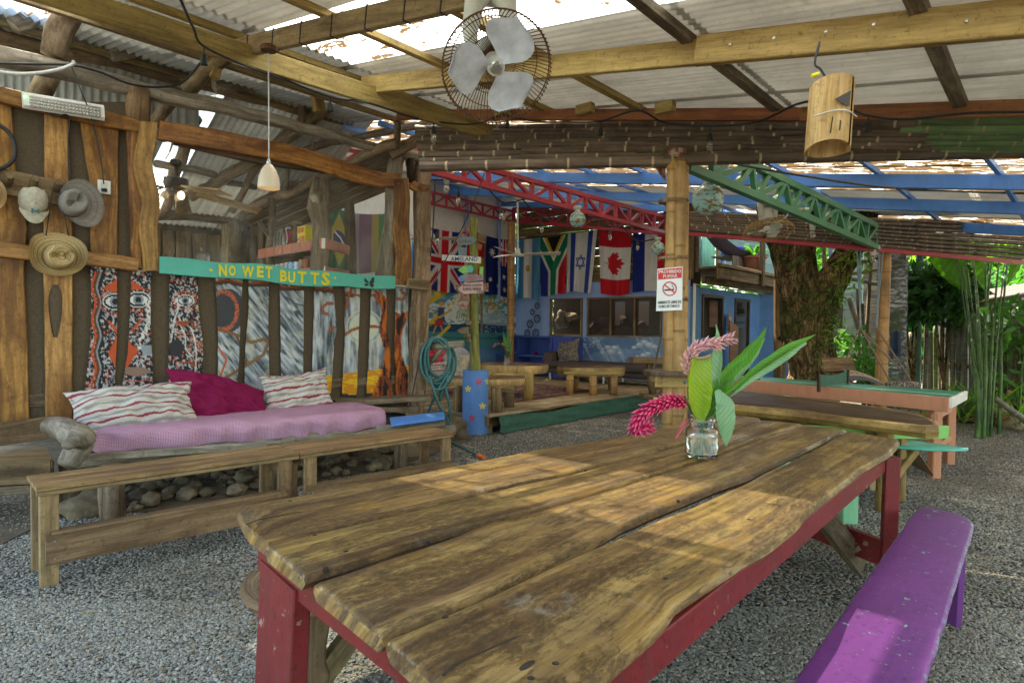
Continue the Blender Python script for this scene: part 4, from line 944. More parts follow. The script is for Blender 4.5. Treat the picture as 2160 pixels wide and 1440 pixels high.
def f_brazil(a, b): c = fp(a, b, (.06, .17, .10)); c.poly([(30, 6), (56, 50), (30, 94), (4, 50)], (.42, .36, .10)); c.disc((30, 50), 15, (.05, .07, .17)); c.line([(20, 40), (32, 46), (43, 58)], 3, FW); return c.C
def f_rasta(a, b): c = fp(a, b, (.20, .12, .18)); c.poly([(0, -5), (9, -5), (9, 105), (0, 105)], (.28, .24, .30)); c.poly([(30, -5), (42, -5), (42, 105), (30, 105)], (.34, .29, .12)); c.poly([(42, -5), (61, -5), (61, 105), (42, 105)], (.10, .24, .12)); return c.C
def f_ry(a, b): c = fp(a, b, (.48, .04, .04)); c.poly([(-1, -5), (16, -5), (16, 105), (-1, 105)], (.55, .48, .04)); return c.C
KP = lambda x, y, off=0: PD(x, y, 9.9-off)
flagmesh('kitchen_flag', 'green flag with yellow diamond and blue disc hanging behind the knotty kitchen post', ((690, 428), (742, 450), (742, 572), (688, 566)), KP, f_brazil)
flagmesh('kitchen_flag', 'purple, yellow and green striped cloth beside the smooth end post', ((748, 450), (822, 450), (822, 575), (746, 575)), KP, f_rasta)
flagmesh('kitchen_flag', 'red and yellow cloth hanging behind the kitchen bottles', ((585, 468), (622, 460), (622, 522), (585, 524)), lambda x, y, off=0: PD(x, y, 10.2-off), f_ry)
t = thing('white_wall', 'pale plastered partition behind the kitchen flags', 'wall', PD(780, 640, 10.6))
m = MB(); m.grid([[PD(x, y, 10.5) for y in (395, 620)] for x in (690, 880)]); obj('panel', m, K['white'], t)
# serving shelves with tiles
sh = thing('serving_shelf', 'two-tier kitchen shelf edged with terracotta tiles round the knotty post', 'shelf', PD(680, 560, 7.5))
for y0, dy in ((505, 0), (564, 0)):
    Cn = PD(682, y0+0, 7.15); z = Cn.z; Lf = PZ(549, y0+28, z) if False else None
    Lp = PD(549, 530 if y0 == 505 else 581, 8.3); Rp = PD(733, 517 if y0 == 505 else 572, 7.75); Lp.z = z; Rp.z = z
    bk = Lp+(Rp-Cn)
    m = MB(); m.prism([Cn, Rp, bk, Lp], Z, .05); obj('shelf_board', m, K['rough'], sh)
    for a, b, n in ((Lp, Cn, 7), (Cn, Rp, 4)):
        d = (b-a); nn = Vector((d.y, -d.x, 0)).normalized()
        for i in range(n):
            p = a+d*((i+.03)/n)+nn*.02+Z*.0; q = a+d*((i+.97)/n)+nn*.02
            m = MB(); m.bar(p-Z*.045, q-Z*.045, .02, .115, Z, ch=.003); obj('tile', m, K['tile'], sh)
        m = MB(); m.bar(a+nn*.008-Z*.045, b+nn*.008-Z*.045, .02, .118, Z); obj('grout', m, K['white'], sh)
zt1 = PD(682, 505, 7.15).z; zt2 = PD(682, 564, 7.15).z
t = thing('kitchen_sign', 'yellow box lettered KITCHEN 10-11 CLOSED on the upper tiled shelf', 'sign', PD(643, 508, 7.6))
c = PD(643, 490, 7.55); rt = (PD(663, 484, 7.4)-PD(625, 490, 7.75)).normalized(); rt.z = 0; rt.normalize(); nn = Vector((rt.y, -rt.x, 0))
c.z = zt1+.105; m = MB(); m.bar(c-rt*.105, c+rt*.105, .09, .21, Z); obj('box', m, K['yellow'], t)
fc = c+nn*.047
text('lettering', 'KITCHEN', K['redp'], t, fc+Z*.052-rt*.01, rt, Z, .062, .16, .001, .03, nn); text('lettering', 'CLOSED', K['redp'], t, fc-Z*.052+rt*.03, rt, Z, .066, .125, .001, .03, nn); text('lettering', '10-11', plain('blue_ink', (.05, .25, .4)), t, fc-Z*.05-rt*.068, rt, Z, .04, .06, .001, .02, nn)
def jar(name, lab, cat, P, prof, mat, group=None, handle=None):
    t_ = thing(name, lab, cat, P, group); m = MB(); m.lathe(prof, P, 14); obj('body', m, mat, t_, smooth='auto')
    if handle: cable('handle', [P+Vector((handle, 0, .075)), P+Vector((handle*1.6, 0, .06)), P+Vector((handle*1.6, 0, .035)), P+Vector((handle, 0, .02))], .006, mat, t_)
    return t_
G_ = K['glass']; bot_ = [(.0, 0), (.035, 0), (.036, .12), (.014, .17), (.013, .22), (0, .22)]
for i, x in enumerate((582, 589, 595)): P = PD(x, 505, 8.0-.08*i); P.z = zt1; jar('glass_bottle', ['tall clear glass bottle, leftmost on the upper tiled shelf', 'clear glass bottle between two others on the upper tiled shelf', 'clear glass bottle nearest the red cloth on the upper tiled shelf'][i], 'bottle', P, bot_, G_, 'bottles on the upper kitchen shelf')
cable('wire_stand', [PD(604, 514, 7.9), PD(606, 500, 7.9), PD(603, 482, 7.9), PD(608, 479, 7.9), PD(613, 481, 7.9), (PD(604, 483, 7.9))], .006, K['steel'], lab='bent wire stand on the upper tiled shelf beside the bottles', cat='wire stand')
lg2 = thing('wood_carving', 'small wooden figure with outstretched arms behind the yellow kitchen sign', 'carving', PD(622, 512, 7.9)); m = MB(); m.tube(DP([(621, 512, 7.9), (622, 490, 7.9), (623, 470, 7.9)]), [.02, .025, .02], 8); m.tube(DP([(617, 473, 7.9), (623, 469, 7.9), (632, 471, 7.9), (637, 471, 7.9)]), [.018, .03, .02, .015], 8); obj('figure', m, K['rough'], lg2, smooth=True)
mug = [(0, 0), (.038, 0), (.04, .09), (.036, .09), (.034, .01), (0, .01)]
tb = [(0, 0), (.03, 0), (.045, .05), (.04, .12), (.036, .12), (.036, .02), (0, .01)]
for i, (x, d, mt, lab) in enumerate(((578, 8.0, G_, 'glass beer mug at the left end of the lower shelf'), (588, 7.9, G_, 'second glass beer mug from the left on the lower shelf'), (598, 7.8, G_, 'third glass beer mug from the left on the lower shelf'), (608, 7.7, G_, 'glass mug left of the light blue cup'), (617, 7.65, plain('sky_blue_glaze', (.12, .42, .68), .3), 'light blue cup on the lower tiled shelf'), (628, 7.6, plain('pale_blue_glaze', (.45, .55, .72), .3), 'pale blue mug with handle on the lower tiled shelf'), (638, 7.5, plain('brown_glaze', (.30, .16, .07), .3), 'left brown round cup on the lower tiled shelf'), (648, 7.45, K['pot'], 'right brown round cup on the lower tiled shelf'))):
    P = PD(x, 560, d); P.z = zt2; jar('mug', lab, 'mug', P, tb if i > 5 else [(r*1.1, z*1.15) for r, z in mug], mt, 'mugs on the lower kitchen shelf', -.042 if i < 6 else None)
P = PD(658, 560, 7.4); P.z = zt2; jar('dark_bottle', 'dark slim bottle next to the brown cups', 'bottle', P, [(0, 0), (.025, 0), (.025, .13), (.01, .17), (.01, .22), (0, .22)], K['black'])
t = thing('frying_pan', 'small steel pan hanging on the plank behind the turquoise board', 'pan', KB(425, 545, .1)); m = MB(); m.lathe([(0, 0), (.08, 0), (.1, .04), (.095, .04), (.078, .006), (0, .006)], KB(426, 545, .1), 16, WNn); obj('pan', m, K['steel'], t); m = MB(); m.bar(KB(425, 536, .12), KB(425, 522, .12), .02, .01, WNn); obj('handle', m, K['steel'], t)
# ceiling fan in the kitchen
cf = thing('wooden_ceiling_fan', 'dark ceiling fan with pale wooden blades and lit bulb seen through the kitchen window', 'ceiling fan', PD(371, 355, 7.6))
hb = PD(371, 392, 6.5); m = MB(); m.lathe([(0, .26), (.05, .26), (.06, .22), (.02, .19), (.016, .10), (.05, .085), (.115, .07), (.12, .02), (.10, -.02), (.05, -.03), (.045, -.07), (0, -.075)], hb, 18); obj('motor', m, plain('dark_bronze', (.05, .035, .025), .4, .6), cf, smooth='auto')
for k in range(5):
    a = math.radians(-32+72*k); d = Vector((math.cos(a), math.sin(a), -.14)); p = hb+d*.12-Z*.01
    m = MB(); m.bar(hb+d*.20-Z*.02, hb+d*.84-Z*.04, .16, .01, Vector((-d.y*.25, d.x*.25, 1)), ch=.003); obj('blade', m, K['slabe'], cf); m = MB(); m.bar(hb+d*.08-Z*.0, hb+d*.24-Z*.02, .035, .006); obj('blade_arm', m, K['dark'], cf)
for x, y, mt in ((.05, -.03, 'lit'), (-.06, -.05, 'shade'), (-.01, .06, 'shade')): m = MB(); m.blob(hb+Vector((x*1.4, y, -.105)), .035, .035, .045, 0, 2); obj('bulb', m, K[mt], cf, smooth=True)
cable('pull_chain', [hb-Z*.07, hb-Z*.24], .004, K['steel'], cf)
lg('fan_beam', DP([(330, 345, 6.7), (371, 350, 6.55), (450, 368, 6.6)]), .04, kt, 'oldw')
# ------------------------------------------------ daybed
db = thing('daybed', 'long low log daybed under the mural with a pink checked mattress', 'daybed', PZ(500, 1000, 0)+(-WNn)*.6)
bl_, br_ = PZ(192, 955, .45), PZ(832, 897, .45); ub_ = (br_-bl_).normalized(); nb = Vector((-ub_.y, ub_.x, 0)); Lb = (br_-bl_).length; Wb = 1.0
def mattress():
    m = MB(); nu, nv = 90, 40; zt, zb = .585, .43; rows = []
    def P(u, v):   # superellipse section around the edge: v in 0..1 from bottom edge over top to centre
        return None
    N = 150; prof = []
    cx, cy = Lb/2, Wb/2
    rad = [(1.0, .0), (1.012, .18), (1.012, .5), (1.005, .75), (.985, .92), (.95, 1.0), (.85, 1.02), (.6, 1.03), (.3, 1.03), (.0, 1.03)]
    for r, h in rad:
        rg = []
        for i in range(N+1):
            q = 2*math.pi*(i % N)/N; e = 5.5; c, s_ = math.cos(q), math.sin(q); k = (abs(c)**e+abs(s_)**e)**(-1/e)
            x = cx+(c*k)*cx*(r if r > .9 else r); y = cy+(s_*k)*cy*(1-(1-r)*1.0 if r > .9 else r)
            if r > .9: x = cx+c*k*(cx-(1-r)*1.2); y = cy+s_*k*(cy-(1-r)*1.2)
            w = .03*mn.noise(Vector((x*5, y*5, h*2)))+(.022*math.sin(x*26+4*mn.noise(Vector((x*2, 0, 0))))*(h < .7)*(y < .15))
            hang = (.03*mn.noise(Vector((x*3, y*3, 7)))-.02) if h == 0 else 0
            rg.append(bl_+ub_*x+nb*(y-w*(h < .9))+Z*((zt-zb)*h+((.014*mn.noise(Vector((x*2.2, y*2.2, 3)))-.035*abs(mn.noise(Vector((x*2+y*3, y*2-x, 5))))) if h > .9 else 0)+hang))
        rows.append(rg)
    m.grid(rows[::-1]); return m
mt_ = obj('mattress', mattress(), K['check'], db, smooth=True)
for yy, r_ in ((.04, .05), (.95, .05)):
    m = MB(); m.log([bl_+ub_*-.1+nb*yy-Z*.06, bl_+ub_*(Lb+.1)+nb*yy-Z*.06], r_, 10); obj('rail_log', m, K['grey'], db, smooth=True)
for i in range(9):
    x = (i+.5)/9*Lb; m = MB(); m.bar(bl_+ub_*x+nb*.05-Z*.04, bl_+ub_*x+nb*.95-Z*.04, .2, .022); obj('slat', m, K['rough'], db)
for px_, py_, r_ in ((237, 1102, .07), (578, 1042, .065), (845, 990, .06)):
    f = PZ(px_, py_, 0); s_ = (f-bl_).dot(ub_); base = Vector(((bl_+ub_*s_).x, (bl_+ub_*s_).y, 0)); base = base*0+f; m = MB(); m.log([base-Z*.02, base+Z*.22+Vector((0, 0, 0)), Vector((base.x, base.y, .40))], [r_*1.1, r_, r_*1.05], 12, nz=.35); obj('leg', m, K['oldw'], db, smooth=True)
for s_ in (.02, .5, .98):
    b = bl_+ub_*(Lb*s_)+nb*.93; b.z = 0; m = MB(); m.log([b, Vector((b.x, b.y, .38))], .075, 10); obj('leg', m, K['oldw'], db, smooth=True)
m = MB(); m.bar(PZ(180, 965, .43), PZ(560, 938, .43), .05, .05); obj('edge_board', m, K['grey'], db)
# driftwood arm and side bench at the left
t = thing('driftwood_log', 'gnarled grey driftwood log standing as an armrest at the left end of the daybed', 'log', PZ(145, 985, .35))
m = MB(); m.log([PZ(120, 905, .62)+(-WNn)*.25, PZ(140, 908, .64)+(-WNn)*.1, PZ(165, 920, .62), PZ(168, 940, .56), PZ(152, 965, .48), PZ(140, 980, .44)], [.06, .08, .10, .085, .075, .065], 16, nz=.22, step=.08, bend=.02); obj('trunk', m, K['grey'], t, smooth=True)
m = MB(); m.blob(PZ(168, 925, .63), .085, .07, .08, .5, 3); obj('knot', m, K['grey'], t, smooth=True)
t = thing('side_bench', 'weathered grey-brown box bench at the left edge beside the driftwood arm', 'bench', PZ(40, 1030, .2))
def BZ(x, y, z): return PZ(x, y, z)
m = MB(); m.prism([BZ(-220, 985, .42), BZ(110, 972, .42), BZ(98, 940, .42), BZ(-220, 940, .42)], Z, .05); obj('seat', m, K['bench'], t)
a, b = BZ(-220, 992, .40), BZ(108, 978, .40); m = MB(); m.bar(a-Z*.05, b-Z*.05, .03, .16); obj('front_board', m, K['rough'], t)
m = MB(); m.bar(a-Z*.17+(-WNn)*.02, b-Z*.17+(-WNn)*.02, .03, .06); obj('front_board', m, K['oldw'], t)
for x in (-40, 100): p = BZ(x, 1000, .3)+(-WNn)*.08; m = MB(); m.bar(Vector((p.x, p.y, 0)), Vector((p.x, p.y, .38)), .08, .08); obj('leg', m, K['oldw'], t)
a, b = W(-140, 935, .25), W(128, 898, .25); m = MB(); m.bar(a, b, .04, .17, Z, wob=.01); obj('backrest', m, K['rough'], t)
lgp = thing('stump', 'short pale concrete-grey stump under the left end of the daybed', 'stump', PZ(155, 1065, 0)); m = MB(); b = PZ(155, 1068, 0); m.log([b, b+Z*.34], .09, 10); obj('trunk', m, K['oldw'], lgp, smooth=True)
# pillows
def pillow(name, lab, C, wv, hv, th, mat, sag=.0, slump=0):
    wv = Vector(wv); hv = Vector(hv); n = wv.cross(hv).normalized()*-1
    m = MB(); N = 36; sdv = Vector((R.uniform(0, 50), 0, 0))
    for sgn in (1, -1):
        rows = []
        for i in range(N+1):
            rg = []
            for j in range(N+1):
                a, b = 2*i/N-1, 2*j/N-1; k = (max(0, 1-abs(a)**2.2)*max(0, 1-abs(b)**2.2))**.55
                ear = 1-.13*(1-abs(a)**2)*(abs(b)**3)+.05*mn.noise(sdv+Vector((a*2, 0, b > 0))); ear2 = 1-.12*(1-abs(b)**2)*(abs(a)**3)+.04*mn.noise(sdv+Vector((0, b*2, a > 0)))
                wr = .06*mn.noise(Vector((a*2.2, b*1.8, 0))+sdv)+.024*(1-abs(mn.noise(Vector((a*3.4+b*2, b*2.6-a*2, 3))+sdv))*5)*(.35+.65*max(abs(a), abs(b)))
                rg.append(C+wv*.5*a*ear2+hv*.5*b*ear+n*sgn*(th*.5*k+wr*k**.5)-Z*(sag*(1-abs(a))*(b+1)*.5+slump*max(0, a+.2)*(b+1)*.5))
            rows.append(rg)
        m.grid(rows if sgn > 0 else rows[::-1])
    o = obj(name, m, mat, None, smooth=True); tag(o, lab, 'pillow'); return o
def onbed(px, py): return PZ(px, py, .62)
c = PZ(285, 862, .75)+(-WNn)*.0; pillow('pillow', 'large striped pillow with dark red bands slumped at the left end of the daybed', W(290, 866, .62), WU*.93+Z*.03, (Z*.36+(-WNn)*.26), .26, K['stripe'], -.03)
pillow('pillow', 'plain magenta pillow between the two striped ones', W(468, 840, .50), WU*.86-Z*.05, (Z*.50+(-WNn)*.22), .22, K['magenta'], 0, .16)
pillow('pillow', 'smaller striped pillow with dark red bands right of the magenta one', W(628, 826, .38), WU*.72+Z*.05, (Z*.40+(-WNn)*.20), .18, K['stripe'], .02)
# stones
smesh = []
ks = 0
for i in range(120):
    x = R.uniform(150, 860); t_ = (x-150)/700
    yl = 1100-118*t_; y = yl-R.uniform(-6, 62)*(1-.25*t_)
    p = PZ(x, y, 0)
    if i < 8:
        m = MB(); m.blob((0, 0, 0), 1, R.uniform(.65, .9), R.uniform(.5, .7), .38, 3, fq=1.9); o = obj('river_stone', m, K['stone'], None, smooth=True, origin=Vector((0, 0, -.2))); smesh.append(o)
    else: o = dup(smesh[i % 8])
    r_ = R.uniform(.035, .08)*(1.35 if R.random() < .12 else 1); o.scale = (r_, r_, r_); o.location = p+Z*(-.0*r_+.45*r_-.0); o.rotation_euler = (R.uniform(-.2, .2), R.uniform(-.2, .2), R.uniform(0, 6.3))
    tag(o, 'rounded grey river stone in the stone bed beneath the daybed', 'stone', 'river stones under the daybed')
for x, y, r_, lab in ((187, 1085, .13, 'largest rounded stone, alone left of the log leg under the daybed'), (945, 925, .2, 'big dark boulder between the bench end and the blue bollard'), (982, 912, .10, 'small angular rock at the foot of the blue bollard'), (985, 885, .16, 'upright grey rock behind the hose and left of the bollard'), (868, 962, .11, 'pale flat rock behind the right bench legs')):
    m = MB(); p = PZ(x, y, 0); m.blob(p+Z*r_*.5, r_*1.25, r_*.9, r_*.85, .5, 3); tag(obj('boulder', m, K['stone'], None, smooth=True), lab, 'rock')
# chicken wire under the bed, blue board and stump at right end
for (P, mat, lab, nm) in (([(822, 880), (935, 868), (938, 878), (826, 892)], 'blue', 'blue painted plank lying at the right end of the daybed', 'blue_plank'),):
    m = MB(); m.prism([PZ(x, y, .5) for x, y in P], Z, .03); tag(obj(nm, m, K[mat]), lab, 'plank')
t = thing('log_pile', 'stacked grey timbers under the blue plank at the right of the daybed', 'timber', PZ(880, 935, 0)+Z*.0)
for a, b, z, r_ in (((790, 905), (935, 892), .42, .05), ((800, 912), (960, 905), .33, .05)): m = MB(); m.log([PZ(a[0], a[1], z), PZ(b[0], b[1], z)], r_, 8); obj('log', m, K['grey'], t, smooth=True)
m = MB(); m.bar(W(700, 848, .25), W(895, 838, .35), .22, .06, Z, wob=.03, seg=8); obj('board', m, K['oldw'], t); m = MB(); m.bar(W(750, 862, .35), W(872, 862, .4), .2, .05, Z, wob=.02, seg=8); obj('board', m, K['oldw'], t)
for x in (770, 830): b = PZ(x, 945, 0); m = MB(); m.log([b, b+Z*.3], .12, 10); obj('log', m, K['oldw'], t, smooth=True)
# ------------------------------------------------ two narrow benches in front
ZT = .53
nl, fl_ = PZ(77, 1029, ZT), PZ(957, 909, ZT); bu = (fl_-nl).normalized(); bn = Vector((-bu.y, bu.x, 0)); LB = (fl_-nl).length
def sb(px, py=None): # position along the bench of pixel column on the front edge
    p = PZ(px, 1029-.1364*(px-77), ZT); return (p-nl).dot(bu)
mid = sb(632)
def narrow_bench(lab, s0, s1, back, ledge, legs):
    t = thing('narrow_bench', lab, 'bench', nl+bu*(s0+s1)/2+bn*.12-Z*ZT)
    g = lambda s, n, z: nl+bu*s+bn*n+Z*(z-ZT)
    for n0, n1 in ((0, .118), (.124, .242), (.248, .366)):
        m = MB(); m.bar(g(s0, (n0+n1)/2, ZT-.012), g(s1, (n0+n1)/2, ZT-.012), n1-n0, .022, Z, wob=.003, ch=.003); obj('seat_board', m, K['bench'], t)
    m = MB(); m.bar(g(s0, .012, ZT-.036), g(s1, .012, ZT-.036), .024, .02); obj('edge_strip', m, K['benchl'], t)
    for s_, n_ in legs: m = MB(); m.bar(g(s_, n_, 0), g(s_, n_, ZT-.046), .04, .085, bn.cross(Z) if False else bu); obj('leg', m, K['benchl'], t)
    for s_ in (s0+.06, s1-.06): m = MB(); m.bar(g(s_, .02, ZT-.08), g(s_, .35, ZT-.08), .045, .06); obj('bracket', m, K['benchl'], t)
    m = MB(); m.bar(g(s0+.03, -.035, .205), g(back, -.035, .205), .022, .15); obj('side_board', m, K['rough'], t)
    m = MB(); m.bar(g(s0+.06, .01, .285), g(back, .01, .285), .075, .016); obj('ledge', m, K['benchl'], t)
    for z in (.16, .25):
        m = MB(); m.lathe([(0, 0), (.006, 0), (.005, .003), (0, .003)], g(s0+.07, -.046, z), 8, -bn); obj('screw', m, K['steel'], t)
    return t
narrow_bench('long narrow wooden bench in front of the daybed, left unit', 0.0, mid-.004, sb(600), .1, ((.055, .035), (.055, .33), (mid-.09, .035), (mid-.09, .33)))
narrow_bench('short narrow wooden bench adjoining it, nearer the hose post', mid+.004, LB, LB-.02, .1, ((mid+.09, .035), (mid+.09, .33), (LB-.055, .035), (LB-.055, .33)))
# ------------------------------------------------ big plank table
TZ = .76
tbl = thing('picnic_table', 'huge wide-plank wooden table on red painted legs filling the foreground', 'table', PZ(1150, 1100, 0))
def resamp(P, n):
    P = [Vector(p) for p in P]; L = [0]
    for i in range(1, len(P)): L.append(L[-1]+(P[i]-P[i-1]).length)
    out = []
    for k in range(n):
        t = L[-1]*k/(n-1); i = max(j for j in range(len(L)) if L[j] <= t+1e-9); i = min(i, len(P)-2); f = (t-L[i])/max(1e-9, L[i+1]-L[i]); out.append(P[i].lerp(P[i+1], f))
    return out
def tplank(Lp, Rp, z, th, mat, par, n=46, zr=None, bulge=.008, wob=.003, name='plank', nz=0.0):
    A = resamp([PZ(x, y, z) for x, y in Lp], n); B = resamp([PZ(x, y, zr or z) for x, y in Rp], n)
    for q in B: q.z = z
    rings = []; sd_ = R.uniform(0, 50)
    for i, (a, b) in enumerate(zip(A, B)):
        if i == 0 or i == n-1:
            pass
        x = (b-a).normalized(); y_ = Vector((-x.y, x.x, 0)); w1 = wob*mn.noise(Vector((i*.5, sd_, 0))); w2 = wob*mn.noise(Vector((i*.5, sd_, 9)))
        a = a+x*w1; b = b+x*w2; dz = Z*nz*mn.noise(Vector((i*.3, sd_, 4)))
        e = .0 if 0 < i < n-1 else 0
        rings.append([a-Z*th+x*.012, a-Z*th*.55-x*bulge, a-Z*.010-x*.001, a-Z*.003+x*.004, a+x*.014+dz, a.lerp(b, .5)+dz*1.5, b-x*.014+dz, b-Z*.003-x*.004, b-Z*.010+x*.001, b-Z*th*.55+x*bulge, b-Z*th-x*.012])
    # rounded ends
    def endring(r, d, k, drop): return [p+d*k+(Z*-drop if j in (3, 4, 5, 6, 7) else Vector((0, 0, 0))) for j, p in enumerate(r)]
    d0 = (A[0]-A[1]).normalized(); d1 = (A[-1]-A[-2]).normalized()
    rings = [endring(rings[0], d0, .012, .010), endring(rings[0], d0, .008, .003)]+rings+[endring(rings[-1], d1, .008, .003), endring(rings[-1], d1, .012, .010)]
    m = MB(); m.loft(rings); return obj(name, m, mat, par, smooth='auto')
E0 = [(520, 1108), (501, 1085), (504, 1072), (520, 1063), (544, 1058), (621, 1046), (742, 1023), (862, 1001), (963, 981), (1080, 958), (1136, 946), (1192, 940), (1320, 918), (1392, 901), (1448, 893), (1500, 885), (1530, 874)]
G1 = [(566, 1142), (580, 1136), (672, 1115), (762, 1095), (903, 1061), (1000, 1036), (1100, 1012), (1192, 995), (1267, 974), (1342, 955), (1446, 928), (1500, 914), (1547, 901), (1601, 881)]
def sh_(P, dx, dy): return [(x+dx, y+dy) for x, y in P]
G1b = [(569, 1144), (584, 1139), (674, 1118), (764, 1098), (903, 1065), (1002, 1041), (1100, 1018), (1192, 1000), (1267, 980), (1342, 961), (1446, 933), (1502, 917), (1551, 904), (1606, 883)]
G2 = [(650, 1207), (701, 1192), (782, 1166), (862, 1138), (943, 1116), (1003, 1101), (1064, 1085), (1100, 1078), (1155, 1062), (1230, 1040), (1305, 1018), (1380, 996), (1466, 968), (1514, 954), (1603, 921), (1688, 893)]
G2b = [(673, 1224), (720, 1210), (782, 1189), (903, 1149), (983, 1121), (1023, 1101), (1100, 1088), (1155, 1071), (1230, 1049), (1305, 1026), (1380, 1003), (1470, 975), (1518, 958), (1607, 924), (1692, 896)]
G3 = [(815, 1331), (862, 1311), (943, 1279), (1023, 1246), (1100, 1212), (1192, 1166), (1249, 1138), (1305, 1106), (1361, 1082), (1436, 1052), (1511, 1022), (1574, 1002), (1614, 982), (1654, 963), (1708, 938), (1748, 920), (1782, 905)]
G3b = [(828, 1342), (903, 1311), (1023, 1260), (1100, 1224), (1230, 1163), (1290, 1139), (1380, 1098), (1455, 1070), (1530, 1037), (1574, 1018), (1620, 992), (1654, 979), (1686, 964), (1743, 933), (1787, 908)]
G4 = [(1100, 1580), (1160, 1512), (1262, 1424), (1300, 1388), (1368, 1336), (1396, 1306), (1413, 1274), (1488, 1226), (1565, 1176), (1620, 1148), (1675, 1104), (1704, 1070), (1745, 1040), (1788, 1008), (1815, 986), (1842, 971), (1870, 956), (1888, 940), (1896, 928)]
tplank(E0, G1, TZ, .045, K['table'], tbl); tplank(sh_(G1b, 1.5, 2.5), G2, TZ, .045, K['table'], tbl)
tplank(G2b, G3, TZ, .045, K['table'], tbl); tplank(G3b, G4, TZ, .045, K['table'], tbl, bulge=.007, wob=.002)
def fleck(name, px, py, rx, ry, mat, par, z=TZ, a=0): # dark knots and screw heads
    c = PZ(px, py, z); m = MB(); k = 14; m.loft([[c+Vector((math.cos(a)*rx*r*math.cos(2*math.pi*i/k)-math.sin(a)*ry*r*math.sin(2*math.pi*i/k), math.sin(a)*rx*r*math.cos(2*math.pi*i/k)+math.cos(a)*ry*r*math.sin(2*math.pi*i/k), h)) for i in range(k)] for r, h in ((1, -.01), (1, .0006), (.8, .0012), (.55, .0008))]); return obj(name, m, mat, par)
dk = plain('knot_black', (.02, .012, .008), .5)
fleck('knot', 1112, 1402, .022, .008, dk, tbl, a=.9)
for x, y in ((1172, 1398), (1120, 1429), (688, 1197), (903, 1140), (940, 1300), (1404, 1219), (1235, 989), (1237, 1015), (1430, 1054), (1580, 1095), (612, 1056), (664, 1128), (730, 1162), (1255, 955)): fleck('screw', x, y, .007, .006, dk, tbl)
# cracks
for P in ([(934, 1424), (952, 1406), (1000, 1381), (1052, 1359), (1100, 1338)], [(520, 1105), (545, 1095), (640, 1078)], ):
    m = MB(); Q = resamp([PZ(x, y, TZ+.0008) for x, y in P], 12); m.tube(Q, [.0025]*11+[.0005], 5, fl=.5); obj('crack', m, dk, tbl)
# red frame
def corner(L, px, py): return PZ(px, py, .70)
c00, c01 = PZ(590, 1148, .715), PZ(1090, 1530, .715); c10, c11 = PZ(1535, 893, .715), PZ(1868, 950, .715)
def ib(a, b, f): return a.lerp(b, f)
ra = K['red']
q0, q1 = PZ(560, 1172, .68), PZ(1010, 1510, .68)
m = MB(); m.bar(q0, q1, .045, .075); obj('apron', m, ra, tbl)
m = MB(); m.bar(PZ(1100, 1600, .68), PZ(1866, 972, .68), .035, .085); obj('apron', m, ra, tbl)
m = MB(); m.bar(PZ(575, 1155, .68), PZ(1500, 898, .68), .035, .085); obj('apron', m, ra, tbl)
m = MB(); m.bar(PZ(1510, 905, .68), PZ(1876, 968, .68), .04, .085); obj('apron', m, ra, tbl)
w0, w1 = PZ(552, 1168, .70), PZ(624, 1226, .70); wd_ = (w1-w0).normalized(); wc = (w0+w1)/2
m = MB(); dn = Vector((wd_.y, -wd_.x, 0)); top_ = wc-dn*.02-Z*.02; bot_p = top_+Vector((-.03, .0, -.68)); bot_p.z = 0; m.bar(bot_p, top_, .05, (w1-w0).length, wd_, ch=.004); obj('leg', m, ra, tbl)
w2 = PZ(960, 1470, .7); m = MB(); m.bar(Vector((w2.x+.08, w2.y-.06, 0)), w2+Vector((.08, -.06, -.02)), .05, .25, wd_, ch=.004); obj('leg', m, ra, tbl)
f1 = PZ(1881, 985, .66); m = MB(); m.bar(Vector((f1.x-.01, f1.y, 0)), Vector((f1.x, f1.y, .715)), .06, .07, Vector((1, -.3, 0)), ch=.004); obj('leg', m, ra, tbl)
f2 = PZ(1560, 915, .66); m = MB(); m.bar(Vector((f2.x, f2.y, 0)), Vector((f2.x, f2.y, .715)), .06, .07, Vector((1, -.3, 0)), ch=.004); obj('leg', m, ra, tbl)
m = MB(); m.bar(Vector((f2.x, f2.y, .22)), Vector((f1.x, f1.y, .19)), .04, .14); obj('stretcher', m, ra, tbl)
m = MB(); a = f1*.62+f2*.38; d_ = (c00-c10).normalized(); m.bar(Vector((a.x, a.y, .05))+Vector((.15, -.15, 0)), Vector((a.x, a.y, 0))+d_*.55+Z*.60, .04, .12, wob=.01); obj('brace', m, K['oldw'], tbl)
# wooden bench at the far side of the table, its round end showing
t = thing('log_bench', 'worn wooden bench with a rounded end peeping out behind the red table leg', 'bench', PZ(560, 1235, 0))
tplank([(560, 1276), (520, 1258), (507, 1236), (512, 1215), (530, 1200), (700, 1158), (900, 1110), (1300, 1010)], [(700, 1262), (760, 1240), (900, 1190), (1100, 1130), (1450, 1030)], .45, .05, K['rough'], t, n=30)
p = PZ(652, 1262, .42); m = MB(); m.bar(Vector((p.x-.01, p.y+.03, 0)), p+Vector((0, .03, -.02)), .08, .15, wd_, ch=.012, wob=.012, seg=8); obj('leg', m, K['rough'], t)
m = MB(); m.bar(p+Vector((.03, .02, -.30)), p+Vector((.24, .26, -.04)), .04, .09); obj('brace', m, K['pine2'], t)
p2 = PZ(1230, 1050, .40); m = MB(); m.bar(Vector((p2.x, p2.y, 0)), p2, .07, .12); obj('leg', m, K['rough'], t)
